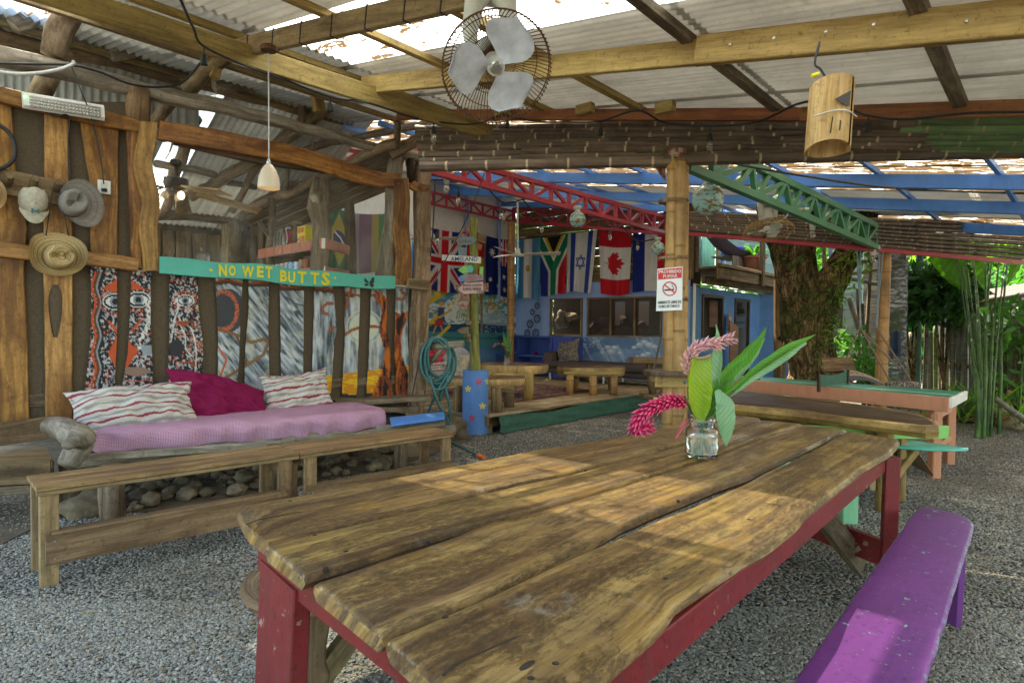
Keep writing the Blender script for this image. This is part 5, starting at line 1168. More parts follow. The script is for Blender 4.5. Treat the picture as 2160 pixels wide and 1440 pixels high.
# purple bench
pb = thing('purple_bench', 'purple painted bench with mint paint showing through the chips', 'bench', PZ(1850, 1300, 0))
Lp = [(1560, 1590), (1669, 1440), (1760, 1312), (1830, 1214), (1897, 1121), (1925, 1082), (1936, 1070), (1950, 1066)]
Rp = [(1890, 1620), (1950, 1440), (1990, 1318), (2012, 1246), (2035, 1170), (2052, 1118), (2054, 1104), (2045, 1092), (2010, 1080)]
tplank(Lp, Rp, .45, .035, K['purple'], pb, n=40, bulge=.0, wob=.004, name='seat')
pa, pbb = PZ(1945, 1085, .41), PZ(2042, 1116, .41); e = (pbb-pa).normalized(); mid_ = (pa+pbb)/2-Vector((.12, .14, 0))
mu = Vector((-e.y, e.x, 0)); m = MB(); tp = mid_+e*.0; bt = Vector((tp.x, tp.y, 0))+mu*.0-e*(.0)
m.prism([tp-e*.13, tp+e*.14, Vector((bt.x, bt.y, 0))+e*.14-mu*.02, Vector((bt.x, bt.y, 0))-e*.14-mu*.02], mu, .035); obj('leg', m, K['purpleleg'], pb)
m = MB(); tq = PZ(1740, 1560, .41); m.prism([tq-e*.12, tq+e*.13, Vector((tq.x, tq.y, 0))+e*.14, Vector((tq.x, tq.y, 0))-e*.14], mu, .035); obj('leg', m, K['purpleleg'], pb)
m = MB(); m.bar(tq-Z*.1, tp-Z*.1, .03, .08); obj('stretcher', m, K['purple'], pb)
# ------------------------------------------------ vase of ginger flowers
vc = PZ(1480, 962, TZ); vs = (PD(1514, 950, vc.y)-PD(1446, 950, vc.y)).length/2
vase = thing('glass_jar_vase', 'clear glass jar half full of water standing on the big table', 'vase', vc)
m = MB(); r_ = vs; hgt = (PD(1480, 885, vc.y)-PD(1480, 968, vc.y)).length
m.lathe([(0, .004), (r_*.9, 0), (r_, .01), (r_, hgt*.62), (r_*.93, hgt*.70), (r_*.76, hgt*.76), (r_*.76, hgt*.90), (r_*.84, hgt*.92), (r_*.84, hgt), (r_*.72, hgt), (r_*.70, hgt*.78), (r_*.88, hgt*.68), (r_*.93, hgt*.60), (r_*.93, .018), (r_*.8, .012), (0, .012)], vc+Z*.001, 36); obj('jar', m, K['glass'], vase, smooth='auto')
m = MB(); m.lathe([(0, .0135), (r_*.9, .019), (r_*.925, .03), (r_*.925, hgt*.5), (0, hgt*.5)], vc+Z*.001, 36); obj('water', m, K['water'], vase, smooth='auto')
D0 = vc.y
bq = thing('flower_bouquet', 'pink and white ginger flowers with long green leaves standing in the glass jar', 'flowers', vc+Z*hgt)
def VP(x, y, dd=0): return PD(x, y, D0+dd)
S0 = [VP(1478, 955, 0), VP(1470, 955, -.01), VP(1488, 950, .01), VP(1482, 958, .02)]
for i, (P, r) in enumerate((([VP(1472, 952), VP(1484, 910), VP(1480, 870), VP(1470, 800)], .006), ([VP(1488, 948, .01), VP(1482, 905, .01), VP(1500, 850, .02), VP(1535, 800, .03)], .005), ([VP(1480, 955, -.01), VP(1478, 900, -.01), VP(1455, 860, -.02), VP(1442, 835, -.02)], .006), ([VP(1492, 950, .0), VP(1486, 900, 0), VP(1510, 860, 0), VP(1540, 835, 0)], .006), ([VP(1466, 950, .0), VP(1478, 905, 0), VP(1474, 850, .02), VP(1480, 770, .03)], .005))):
    cable('stem', P, r, K['stem'], bq, 7)
pinkstem = plain('pink_stem', (.45, .08, .09), .4)
cable('bud_stem', [VP(1452, 885, 0), VP(1438, 905, -.02), VP(1425, 925, -.03)], .007, pinkstem, bq)
def leaf(name, mid, wid, mat, fold=.25, curl=0, side=None, nx=9, thick=True, wav=.004):
    """mid: list of Vectors along the midrib; wid: half widths (m); fold = V fold depth, curl = rolls the edges"""
    P = resamp(mid, 26); rows = []; n = len(P); sd_ = R.uniform(0, 40)
    for i in range(n):
        t_ = (P[min(n-1, i+1)]-P[max(0, i-1)]).normalized(); s = Vector(side) if side is not None else Vector((1, 0, 0)); s = (s-t_*s.dot(t_)).normalized(); nn = s.cross(t_).normalized()
        w = float(np.interp(i/(n-1), np.linspace(0, 1, len(wid)), wid)); rg = []
        for j in range(nx):
            v = 2*j/(nx-1)-1
            if curl: ang = v*curl; x = math.sin(ang)/curl*w; y = (1-math.cos(ang))/curl*w
            else: x = v*w; y = abs(v)*w*fold
            y += wav*mn.noise(Vector((i*.45, v*2, sd_)))*2*abs(v)
            rg.append(P[i]+s*x+nn*y)
        rows.append(rg)
    m = MB(); m.grid(rows); return obj(name, m, mat, bq, smooth=True)
lm1 = None
def veinleaf(name, c1, c2, tr=.4, k=70):
    t = NT(name); s_ = t.n('SeparateXYZ', {0: t.n('UVMap').outputs[0]}); a = t.noise(t.uv(3, 8), 1, 4, .6)
    w = t.n('TexWave', {'Vector': t.uv(1, 1), 'Scale': k, 'Distortion': 3.2, 'Detail': 2}, bands_direction='DIAGONAL').outputs[1]
    c = t.mix(t.math('MULTIPLY', w, .42), c1, c2); u_ = s_.outputs[1]; c = t.mix(t.math('MULTIPLY', t.ramp(a, [(.35, 0), (.7, 1)]), .6), c, c2)
    b = t.bsdf(c, .3, w, .3, .003, **{'Specular IOR Level': .45}); tt = t.n('BsdfTranslucent', {'Color': t.mix(1, c, (1.3, 1.5, .4), 'MULTIPLY')})
    return t.done(t.n('MixShader', {0: tr, 1: b.outputs[0], 2: tt.outputs[0]}))
LV1 = veinleaf('lime_leaf', (.40, .56, .05), (.18, .34, .02), .5, 24); LV2 = veinleaf('fresh_leaf', (.16, .44, .06), (.06, .22, .03), .5, 24); LV3 = veinleaf('pale_underleaf', (.28, .48, .28), (.12, .28, .13), .25, 24)
def wpx(*a): return [w/F*D0 for w in a]
leaf('leaf', [VP(1478, 888, -.02), VP(1474, 840, -.03), VP(1474, 800, -.035), VP(1478, 752, -.02)], wpx(8, 22, 28, 28, 26, 20), LV1, curl=.9)
m = MB(); m.tube([VP(1462, 752, -.03), VP(1478, 757, -.04), VP(1497, 752, -.03), VP(1500, 746, -.02)], [.004, .009, .008, .003], 7, .5); obj('torn_edge', m, K['dry'], bq)
leaf('leaf', [VP(1478, 888, .03), VP(1470, 850, .03), VP(1458, 820, .02), VP(1450, 786, .02)], wpx(8, 18, 14, 4, 1), LV1, curl=.5)
leaf('leaf', [VP(1490, 880, .05), VP(1503, 800, .07), VP(1512, 740, .08), VP(1513, 700, .08), (VP(1510, 684, .08))], wpx(6, 13, 16, 16, 9, .5), LV3, curl=1.0)
leaf('leaf', [VP(1490, 880, .03), VP(1520, 815, .05), VP(1565, 765, .07), VP(1600, 720, .08), VP(1617, 689, .08)], wpx(5, 14, 20, 19, 13, .5), LV2, curl=1.25, side=(.75, 0, .65))
leaf('leaf', [VP(1520, 830, .06), VP(1562, 775, .08), VP(1600, 735, .09), VP(1615, 712, .09)], wpx(4, 12, 15, 10, .5), LV3, curl=-1.2, side=(.75, 0, .65))
leaf('leaf', [VP(1515, 842, .0), VP(1560, 815, .02), VP(1610, 775, .04), VP(1670, 735, .06), VP(1721, 705, .07)], wpx(3, 10, 15, 16, 15, .5), LV2, curl=1.5, side=(.55, 0, .83))
leaf('leaf', [VP(1540, 836, -.01), VP(1590, 795, .0), VP(1640, 762, .02), VP(1700, 722, .04)], wpx(1, 7, 10, 10, 3), LV3, curl=-1.3, side=(.55, 0, .83))
leaf('leaf', [VP(1512, 822, -.05), VP(1530, 850, -.07), VP(1534, 890, -.07), VP(1532, 942, -.06)], wpx(6, 20, 21, 15, .5), LV3, curl=.5)
leaf('leaf', [VP(1486, 884, .02), VP(1500, 872, .03), VP(1530, 830, .04), VP(1545, 800, .04)], wpx(5, 8, 6, 1), LV2)
leaf('leaf', [VP(1445, 885, -.01), VP(1436, 905, -.02), VP(1424, 926, -.03)], wpx(2, 4, .5), pinkstem)
def spike(name, C, rad, k, col1, col2, size, lab=None):
    """ginger inflorescence: petals round a curved axis, one mesh per flower head"""
    P = resamp(C, 40); m = MB(); cols = []
    n = len(P)
    for i in range(k):
        t_ = (i+.5)/k; x = t_*(n-1); a = int(x); p = P[a].lerp(P[min(n-1, a+1)], x-a); T = (P[min(n-1, a+1)]-P[max(0, a-1)]).normalized()
        u = T.cross(Vector((.3, .8, .2))).normalized(); v = T.cross(u); q = i*2.4; o = u*math.cos(q)+v*math.sin(q); d = (o*.85+T*.75).normalized()
        sz = size*(.75+.5*R.random())*(1-.35*max(0, t_-.8)*5*.3); s = d.cross(T).normalized()*sz*.16; nn = d.cross(s).normalized()*sz*.10
        b = p+o*rad*.3; tip = b+d*sz; md = b+d*sz*.55
        base = len(m.v); m.add([b+s*.4, md+s+nn, tip, md-s+nn, b-s*.4, md+nn*2.2, md-nn*.8], [(0, 1, 5), (1, 2, 5), (5, 2, 3), (0, 5, 4), (5, 3, 4), (0, 6, 1), (1, 6, 2), (2, 6, 3), (3, 6, 4)], [[(0, 0)]*3]*9)
        c1 = np.array(col1)*(.7+.6*R.random()); c2 = np.array(col2); cols += [c1, c1, c2, c1, c1, c1, c1*.7]
    m.c = cols; o_ = obj(name, m, K['vpetal'], bq, label=lab, smooth=False)
    mm = MB(); mm.tube(P[::3], rad*.3, 6); return o_
spike('flower_spike', [VP(1448, 852, .0), VP(1425, 845, -.02), VP(1398, 850, -.03), VP(1370, 862, -.03), VP(1350, 880, -.03), VP(1340, 897, -.02), VP(1345, 906, -.02), (VP(1362, 905, -.02)), VP(1372, 900, -.01)], .016, 210, (.70, .012, .14), (.92, .32, .48), .046, 'drooping hot pink ginger flower')
spike('flower_spike', [VP(1458, 790, .0), VP(1450, 770, .0), VP(1456, 748, .0), VP(1470, 732, .01), VP(1495, 726, .01), VP(1520, 722, .01), VP(1545, 712, .01)], .012, 120, (.78, .42, .44), (.88, .66, .64), .042, 'faded pale pink ginger flower')
# ------------------------------------------------ wall fan with wire cage hanging from the rafter
def fan(name, lab, C, ax, Rr, blades, wire, bladec, k=64, rot=0, bs=1, loc=None):
    t = thing(name, lab, 'fan', loc or C); ax = Vector(ax).normalized(); a = ax.cross(Z).normalized(); b = ax.cross(a)
    P = lambda r, q, h: C+ax*h+(a*math.cos(q)+b*math.sin(q))*r
    m = MB()
    for i in range(k):
        q = 2*math.pi*i/k; m.tube([P(Rr*.16, q, -Rr*.42), P(Rr*.45, q+.02, -Rr*.40), P(Rr*.82, q+.05, -Rr*.25), P(Rr*1.0, q+.06, 0), P(Rr*1.03, q+.06, Rr*.10), P(Rr*.985, q+.09, Rr*.10)], Rr*.0095, 4, cap=False)
    obj('cage_wires', m, wire, t, smooth=True, kind='stuff')
    for r, h, w in ((Rr*1.0, 0, .014), (Rr*1.01, Rr*.08, .008), (Rr*.82, -Rr*.25, .009), (Rr*.6, -Rr*.35, .007), (Rr*.45, -Rr*.40, .008)):
        m = MB(); m.tube([P(r, 2*math.pi*i/40, h) for i in range(41)], Rr*w, 6); obj('cage_ring', m, wire, t, smooth=True)
    for k_ in range(blades):
        q0 = rot+2*math.pi*k_/blades; rows = []
        for i in range(13):
            f = i/12; r = Rr*(.14+.78*f*(1 if bs == 1 else .85)); sp = bs*(.20+.66*math.sin(math.pi*min(1, f*.72+.12))**.8)*(1 if f < .85 else max(.25, 1-((f-.85)/.15)**2*.75))
            if i == 12: sp *= .55
            rows.append([P(r*(1-.05*abs(j/5-1)*f), q0+sp*(j/5-1)*.95+f*.22, (.055-.13*(j/10))*Rr*1.2*(1-.2*f)-.02*Rr) for j in range(11)])
        m = MB(); m.grid(rows); m.grid([[p-ax*.004 for p in r] for r in rows[::-1]]); obj('blade', m, bladec, t, smooth=True)
    m = MB(); m.lathe([(0, Rr*.02), (Rr*.10, Rr*.01), (Rr*.10, 0), (Rr*.165, -.01*Rr), (Rr*.18, -Rr*.12), (Rr*.12, -Rr*.2), (0, -Rr*.2)], C, 20, ax); obj('hub', m, K['cream'], t, smooth='auto')
    m = MB(); m.lathe([(0, Rr*.12), (Rr*.085, Rr*.11), (Rr*.095, Rr*.02), (Rr*.12, Rr*.0), (0, 0)], C, 18, ax); obj('hub_cap', m, K['steel'], t, smooth='auto')
    m = MB(); m.lathe([(0, -Rr*.42), (Rr*.22, -Rr*.42), (Rr*.30, -Rr*.55), (Rr*.27, -Rr*.95), (Rr*.12, -Rr*1.05), (0, -Rr*1.05)], C, 20, ax); obj('motor', m, K['cream'], t, smooth='auto')
    return t, P
fc_ = PD(1047, 143, 2.6)
tof = (Vector((0, 0, HH))-fc_).normalized(); ax = (Vector((.18, -.72, -.62))).normalized()
bl_m = plain('dusty_white_plastic', (.60, .62, .68), .4, nz=.35, sc=14, bs=.1)
ft, PF = fan('caged_fan', 'white three-bladed fan in a rusty wire cage hanging under the rafter', fc_, ax, .222, 3, K['rust'], bl_m, 84, rot=2.1)
bk_ = fc_-ax*.18; m = MB()
for s_ in (-.085, .085): m.tube([bk_+Vector((s_*.9, .0, -.02)), bk_+Vector((s_*1.05, .05, .12)), bk_+Vector((s_*.85, .06, .24)), bk_+Vector((0, .06, .34))], [.022, .035, .045, .07], 12)
obj('bracket', m, K['cream'], ft, smooth=True)
m = MB(); m.tube([bk_+Vector((0, .06, .28)), bk_+Vector((0, .06, .50))], [.11, .085], 18); obj('mount', m, K['cream'], ft, smooth='auto')
# hanging bamboo lamp
lc = PD(1748, 252, 2.95); lr = (PD(1792, 252, 2.95)-PD(1706, 252, 2.95)).length/2
t = thing('bamboo_lantern', 'lantern cut from a thick yellow bamboo stem with a triangular hole, hanging on a wire', 'lamp', lc)
h0, h1_ = PD(1750, 180, 2.95).z, PD(1745, 322, 2.95).z; rows = []
for i in range(9):
    z = h0+(h1_-h0)*i/8; rg = []
    for j in range(41):
        q = -math.pi/2+.75+2*math.pi*j/40*.975; rr_ = lr*(1+.03*i/8); zz = z+(-.02*math.sin(q) if i == 0 else 0)+(.035*max(0, -math.sin(q+.3)) if i == 8 else 0)
        rg.append(Vector((lc.x+.012-.002*i+rr_*math.cos(q), lc.y+rr_*math.sin(q), zz)))
    rows.append(rg)
m = MB(); m.grid([[p for p in r] for r in rows]); m.grid([[Vector((lc.x+(p.x-lc.x)*.86, lc.y+(p.y-lc.y)*.86, p.z)) for p in r] for r in rows[::-1]])
m.grid([rows[0], [Vector((lc.x+(p.x-lc.x)*.86, lc.y+(p.y-lc.y)*.86, p.z)) for p in rows[0]]]); m.grid([[Vector((lc.x+(p.x-lc.x)*.86, lc.y+(p.y-lc.y)*.86, p.z)) for p in rows[-1]], rows[-1]])
obj('shade', m, K['lant'], t, smooth='auto')
fy = lc.y-lr*1.04
def LP(x, y): 
    p = PD(x, y, lc.y); dx = max(-.93*lr, min(.93*lr, p.x-lc.x)); return Vector((p.x, lc.y-math.sqrt(lr*lr*1.20-dx*dx)-.003, p.z))
m = MB(); P = [LP(1737, 226), LP(1772, 207), LP(1768, 240), LP(1752, 237)]; m.add(P, [(0, 1, 2, 3)], [[(0, 0)]*4]); obj('cut_hole', m, dk, t)
for P in ([(1733, 262), (1731, 278), (1729, 295)], [(1748, 270), (1746, 290)]): m = MB(); m.tube([LP(x, y) for x, y in P], .003, 5); obj('burnt_line', m, dk, t)
cable('binding_wire', [LP(1703+i*10, 255-6*math.sin(i*.35)) for i in range(10)], .003, K['cord'], t)
cable('hanging_wire', [lc+Z*(h0-lc.z), lc+Vector((-.04, 0, h0-lc.z+.07)), lc+Vector((-.07, 0, h0-lc.z+.1)), lc+Vector((-.05, 0, h0-lc.z+.2)), PD(1723, 118, 2.95)], .005, K['black'], t)
m = MB(); m.tube([PD(1712, 161, 2.95), PD(1727, 156, 2.95)], .01, 7); obj('yellow_tape', m, K['yellow'], t)
# pendant lamp
pc = PD(567, 398, 4.12); pr_ = (PD(590, 398, 4.12)-PD(545, 398, 4.12)).length/2; hh_ = PD(567, 345, 4.12).z-pc.z
t = thing('pendant_lamp', 'lit frosted glass bell lamp hanging from the pine beam on a thin cord', 'lamp', pc)
m = MB(); m.lathe([(pr_, 0), (pr_*1.0, hh_*.15), (pr_*.9, hh_*.45), (pr_*.68, hh_*.72), (pr_*.35, hh_*.93), (pr_*.15, hh_), (pr_*.12, hh_*.97), (pr_*.6, hh_*.7), (pr_*.84, hh_*.42), (pr_*.95, 0)], pc, 28, cap=False); obj('shade', m, K['shade'], t, smooth=True)
m = MB(); m.blob(pc+Z*hh_*.38, .022, .022, .03, 0, 2); obj('bulb', m, K['lit'], t, smooth=True)
m = MB(); m.lathe([(0, hh_*.95), (.012, hh_*.95), (.016, hh_*1.02), (.006, hh_*1.2), (0, hh_*1.2)], pc, 12); obj('cap', m, K['steel'], t, smooth='auto')
cable('cord', [pc+Z*hh_*1.15, PD(567, 250, 4.12), PD(566, 112, 4.12)], .004, K['cord'], t)
m = MB(); m.lathe([(0, 0), (.05, 0), (.055, .02), (.05, .03), (0, .03)], PD(567, 108, 4.1), 16); obj('ceiling_rose', m, K['rust'], t, smooth='auto')
# festoon lights
SL = [(380, -2, -.45), (408, 60, -.40), (430, 98, -.37), (520, 140, -.33), (600, 168, -.33), (697, 205, -.33), (780, 218, -.33), (860, 245, -.33), (915, 256, -.30), (1000, 262, -.25), (1062, 240, -.2), (1070, 244, -.2), (1130, 256, -.22), (1200, 258, -.22), (1266, 256, -.22), (1345, 233, -.2), (1400, 258, -.22), (1498, 266, -.22), (1600, 256, -.2), (1700, 215, -.2), (1795, 232, -.2), (1830, 244, -.2), (1900, 252, -.2), (1990, 244, -.2), (2060, 238, -.2), (2200, 236, -.2)]
cable('festoon_cable', [RP(x, y, dz) for x, y, dz in SL], .0085, K['black'], lab='black festoon cable looping under the roof beams', cat='cable')
bulbg = plain('clear_bulb_glass', (.75, .72, .62), .08, nz=.1, **{'Transmission Weight': .8, 'IOR': 1.2})
def bulb(P, s, lab, empty=False, kind='bulb'):
    t = thing('festoon_bulb', lab, 'light bulb', P-Z*.12*s, 'festoon bulbs'); m = MB(); m.tube([P, P-Z*.05*s], .005*s, 5); m.lathe([(0, 0), (.014, 0), (.02, -.02), (.022, -.055), (0, -.055)] if s == 1 else [(0, 0), (.014*s, 0), (.022*s, -.055*s), (0, -.055*s)], P-Z*.045*s, 12); obj('socket', m, K['black'], t, smooth='auto')
    if not empty: m = MB(); m.lathe([(0, 0), (.013*s, 0), (.024*s, -.04*s), (.022*s, -.065*s), (.01*s, -.08*s), (0, -.083*s)], P-Z*.10*s, 14); obj('glass', m, bulbg, t, smooth=True)
for x, y, dz, e_, lab in ((430, 100, -.38, True, 'empty black bulb socket on the pine beam above the emergency light log'), (697, 206, -.33, True, 'empty black bulb socket halfway along the pine beam'), (915, 256, -.30, False, 'clear bulb near the far end of the pine beam'), (1070, 244, -.2, True, 'empty black socket below the first small cleat right of the caged fan'), (1267, 258, -.22, True, 'empty black socket between two wooden cleats of the orange rafter'), (1498, 268, -.22, False, 'clear bulb above the bamboo post and right of it'), (1832, 244, -.2, True, 'empty black socket right of the bamboo lantern')): bulb(RP(x, y, dz), 1.15, lab, e_)
# ------------------------------------------------ second table, surfboard bench, ping-pong table
t2 = thing('slab_table', 'thick live-edge slab table behind the big table', 'table', PZ(1800, 1050, 0))
T2 = .74
tplank([(1380, 838), (1470, 846), (1560, 855), (1640, 862), (1700, 868), (1800, 881), (1880, 890), (1950, 899), (1978, 897)], [(1400, 812), (1480, 817), (1560, 822), (1640, 832), (1700, 838), (1800, 850), (1880, 862), (1945, 874), (1962, 882)], T2, .085, K['slabg'], t2, n=40, bulge=.014, wob=.012, name='slab')
tplank([(1382, 837), (1470, 844), (1560, 852), (1640, 859), (1700, 865), (1800, 878), (1880, 887), (1945, 895), (1968, 894)], [(1400, 813), (1480, 818), (1560, 823), (1640, 833), (1700, 839), (1800, 852), (1880, 864), (1943, 876), (1958, 884)], T2+.004, .006, K['slabd'], t2, n=40, bulge=0, wob=.004, name='slab_top')
a, b = PZ(1560, 868, .60), PZ(1900, 918, .60); m = MB(); m.bar(a+Vector((0, .1, 0)), b+Vector((0, .1, 0)), .05, .10); obj('apron', m, K['pine2'], t2)
p = PZ(1888, 918, .6)+Vector((0, .12, 0)); m = MB(); m.log([Vector((p.x, p.y, 0)), Vector((p.x, p.y, .65))], .06, 12, nz=.1); obj('leg', m, K['pine'], t2, smooth=True)
p_ = PZ(1580, 880, .6)+Vector((0, .15, 0)); m = MB(); m.log([Vector((p_.x, p_.y, 0)), Vector((p_.x, p_.y, .65))], .06, 12, nz=.1); obj('leg', m, K['pine'], t2, smooth=True)
pr2 = Vector((p.x+.12, p.y+.75, 0)); m = MB(); m.bar(pr2, pr2+Z*.62, .07, .07); obj('leg', m, K['pine'], t2)
m = MB(); m.bar(Vector((p.x-.1, p.y-.02, .22)), pr2+Z*.22, .04, .12); obj('stretcher', m, K['pine2'], t2); m = MB(); m.bar(Vector((p.x, p.y, .25)), Vector((p.x-.5, p.y+.35, .62)), .04, .08); obj('brace', m, K['pine'], t2)
sbd = thing('surfboard_bench', 'turquoise surfboard mounted as a bench on wooden struts beyond the slab table', 'bench', PZ(1950, 1000, 0))
tip = PZ(2041, 948, .46); tail = PZ(1700, 918, .46); dd = (tail-tip).normalized(); dd = (PZ(1640, 900, .46)-tip).normalized(); nn2 = Vector((-dd.y, dd.x, 0)); rows = []
for i in range(31):
    f = i/30; x = f*1.9; w = .25*math.sin(math.pi*min(1, (f+.008))**.75)**.65; rg = []
    for j in range(16):
        q = 2*math.pi*j/16; rg.append(tip+dd*x+nn2*(w*math.cos(q)+.0)+Z*(.030*math.sin(q)*math.sin(math.pi*min(.98, max(.03, f)))**.4+.02*(1-2*f)**4-.02))
    rows.append(rg)
m = MB(); m.loft(rows); obj('surfboard', m, paint('surfboard_turquoise', (.10, .58, .48), (.6, .65, .55), .74, .25, .25, .02), sbd, smooth=True)
m = MB(); pp = tip+dd*.62; m.prism([pp+nn2*.03+Z*.014, pp-nn2*.20+dd*.10+Z*.011, pp-nn2*.02+dd*.65+Z*.012], Z, .001); obj('white_marking', m, K['white'], sbd)
m = MB(); s_p = tip+dd*.35-Z*.05; m.bar(s_p, Vector((p.x, p.y, .12))+dd*-.0+Vector((.05, .1, .0)), .05, .07); obj('strut', m, K['pine'], sbd)
m = MB(); m.prism([s_p+Vector((.0, .0, -.0)), s_p+Vector((.12, .05, -.12)), s_p+Vector((.2, .08, -.22)), s_p+Vector((.22, .1, -.24)), s_p+Vector((.1, .1, -.18)), s_p+Vector((-.2, .1, -.02))], Vector((.3, -1, 0)), .01); obj('fin', m, K['dark'], sbd)
for f in (.9, 1.5): q = tip+dd*f; m = MB(); m.bar(Vector((q.x, q.y, 0)), Vector((q.x, q.y, .42)), .08, .08); obj('leg', m, K['pine2'], sbd)
gb = thing('green_bench', 'mint green painted bench hidden behind the table, its leg and end board showing', 'bench', PZ(1790, 1105, 0))
q0 = PZ(1790, 1103, 0); m = MB(); m.bar(q0, q0+Z*.42, .05, .11, Vector((1, 0, 0))); obj('leg', m, K['mint'], gb)
m = MB(); m.prism([PZ(1560, 985, .44), PZ(1812, 1030, .44), PZ(1830, 1000, .44), PZ(1580, 960, .44)], Z, .03); obj('seat', m, K['mint'], gb)
q1 = Vector((q0.x-1.2, q0.y+.9, 0)); m = MB(); m.bar(q1, q1+Z*.42, .05, .11, Vector((1, 0, 0))); obj('leg', m, K['mint'], gb)
lb = thing('lime_bench', 'lime green plank bench in front of the table tennis table', 'bench', PZ(1950, 990, 0))
a, b = PD(1905, 911, 5.05), PD(1998, 911, 5.15); m = MB(); m.bar(a+(a-b)*3, b, .03, .105); obj('backrest', m, K['lime'], lb)
for q in (a+(a-b)*1.6+Vector((0, .04, 0)), a+Vector((.02, .04, 0))): m = MB(); m.bar(Vector((q.x, q.y, 0)), Vector((q.x, q.y, q.z-.02)), .05, .05); obj('leg', m, K['pine'], lb)
# table tennis
PZT = .76
tt = thing('table_tennis_table', 'green-topped table tennis table with salmon wooden sides', 'table', PZ(1900, 940, 0))
A1, A2, A3, A4 = PZ(2002, 842, PZT), PZ(1545, 801, PZT), PZ(1600, 795, PZT), PZ(2035, 826, PZT)
A2 = PZ(1500, 797, PZT); A3 = PZ(1570, 792, PZT)
m = MB(); m.prism([A1, A4, A3, A2], Z, .02); obj('top', m, paint('table_green_paint', (.03, .30, .18), None, .7, .3, .25), tt)
e1 = (A2-A1).normalized(); e2 = (A4-A1).normalized()
m = MB(); m.bar(A1-Z*.05-e2*.012, A2-Z*.05-e2*.012, .025, .135); obj('side_board', m, K['salmon'], tt)
m = MB(); m.bar(A1-Z*.035-e1*.012, A4-Z*.035-e1*.012, .025, .09); obj('end_board', m, K['white'], tt)
for p, q in ((A1, A2), (A1, A4)):
    m = MB(); nrm = (e2 if p == A1 and q == A2 else (-e2 if p == A4 else e1)); m.bar(p+Z*.001+nrm*.012, q+Z*.001+nrm*.012, .012, .004); obj('painted_edge', m, K['white'], tt)
mA, mB = A1.lerp(A2, .30), A4.lerp(A3, .30); m = MB(); m.bar(A1.lerp(A4, .5)+Z*.001, A2.lerp(A3, .5)+Z*.001, .015, .004); obj('centre_line', m, K['white'], tt)
NA, NB_ = PZ(1727, 820, PZT), PZ(1788, 808, PZT)
for q in (NA, NB_): m = MB(); m.bar(q-Z*.03, q+Z*.16, .02, .045); obj('net_post', m, K['dark'], tt)
rows = [[NA.lerp(NB_, i/14)+Z*(h*(.14-.03*math.sin(math.pi*i/14))+.015) for i in range(15)] for h in (0, .33, .66, 1)]
m = MB(); m.grid(rows); obj('net', m, K['tarp'], tt); 
for s_, k_ in ((A1, -1), (A4, -1)):
    q = s_+e1*.12+(e2*.08 if s_ == A1 else -e2*.08); m = MB(); m.bar(Vector((q.x, q.y, 0)), Vector((q.x, q.y, PZT-.03)), .085, .085); obj('leg', m, K['salmon'], tt)
for s_ in (A2, A3): q = s_-e1*.4; m = MB(); m.bar(Vector((q.x, q.y, 0)), Vector((q.x, q.y, PZT-.03)), .085, .085); obj('leg', m, K['salmon'], tt)
qa, qb = A1+e1*.12+e2*.08, A4+e1*.12-e2*.08
for z in (.28, .58): m = MB(); m.bar(Vector((qa.x, qa.y, z))-e2*.05, Vector((qb.x, qb.y, z))+e2*.1, .05, .06); obj('stretcher', m, K['salmon'], tt)
m = MB(); m.bar(Vector((qa.x, qa.y, .35)), Vector((qa.x, qa.y, .6))+e1*.55, .04, .07); obj('brace', m, K['salmon'], tt)
t = thing('paddle', 'dark table tennis paddle lying on the green table', 'paddle', PZ(1580, 797, PZT+.01)); m = MB(); c = PZ(1575, 800, PZT+.008); m.lathe([(0, 0), (.08, 0), (.08, .012), (0, .012)], c, 16); obj('blade', m, K['rough'], t); m = MB(); m.bar(c+Vector((.07, 0, .006)), c+Vector((.17, .02, .006)), .03, .02); obj('handle', m, K['pine'], t)
# ------------------------------------------------ bamboo post with shelf and no-smoking sign
bp = thing('bamboo_post', 'thick post of bundled yellow bamboo holding the roof edge', 'post', PD(1418, 1040, 5.25)-Z*.0)
b0 = PD(1417, 1047, 5.2); b0.z = 0; t0 = PD(1428, 340, 5.2)
WL['bamboo_post'] = WL['bamboo_post']
for dx, dy, r_ in ((-.055, -.03, .052), (.02, -.055, .055), (.075, -.01, .045), (-.03, .05, .05), (.04, .045, .05)):
    m = MB(); n = 30; P = [Vector((b0.x+dx, b0.y+dy, 0)).lerp(Vector((t0.x+dx*.75, t0.y+dy, t0.z)), i/n) for i in range(n+1)]; m.tube(P, [r_*(1.06 if i % 6 == 2 else 1)*(1-.12*i/n) for i in range(n+1)], 14, .02); obj('bamboo_stem', m, K['bam'], bp, smooth=True)
for y in (425, 632, 545, 840): c = PD(1420, y, 5.2); m = MB(); m.lathe([(.118, -.012), (.125, 0), (.118, .012)], c, 18, cap=False); obj('binding', m, K['rough'], bp, smooth=True)
m = MB(); m.tube([t0-Z*.02, t0+Z*.09], .075, 14); obj('cap', m, ra, bp, smooth='auto'); m = MB(); m.prism([PD(1380, 348, 5.25), PD(1404, 346, 5.25), PD(1404, 380, 5.25)], Vector((0, -1, 0)), .03); obj('bracket', m, ra, bp)
t = thing('round_shelf', 'dark round wooden drinks shelf wrapped about the bamboo post', 'shelf', PD(1418, 790, 5.2))
c = PD(1417, 786, 5.2); rad = (PD(1476, 786, 5.2)-PD(1356, 786, 5.2)).length/2; m = MB(); m.lathe([(0, -.02), (rad*.97, -.02), (rad, 0), (rad*.97, .02), (0, .02)], c, 32); obj('top', m, K['dark'], t, smooth='auto')
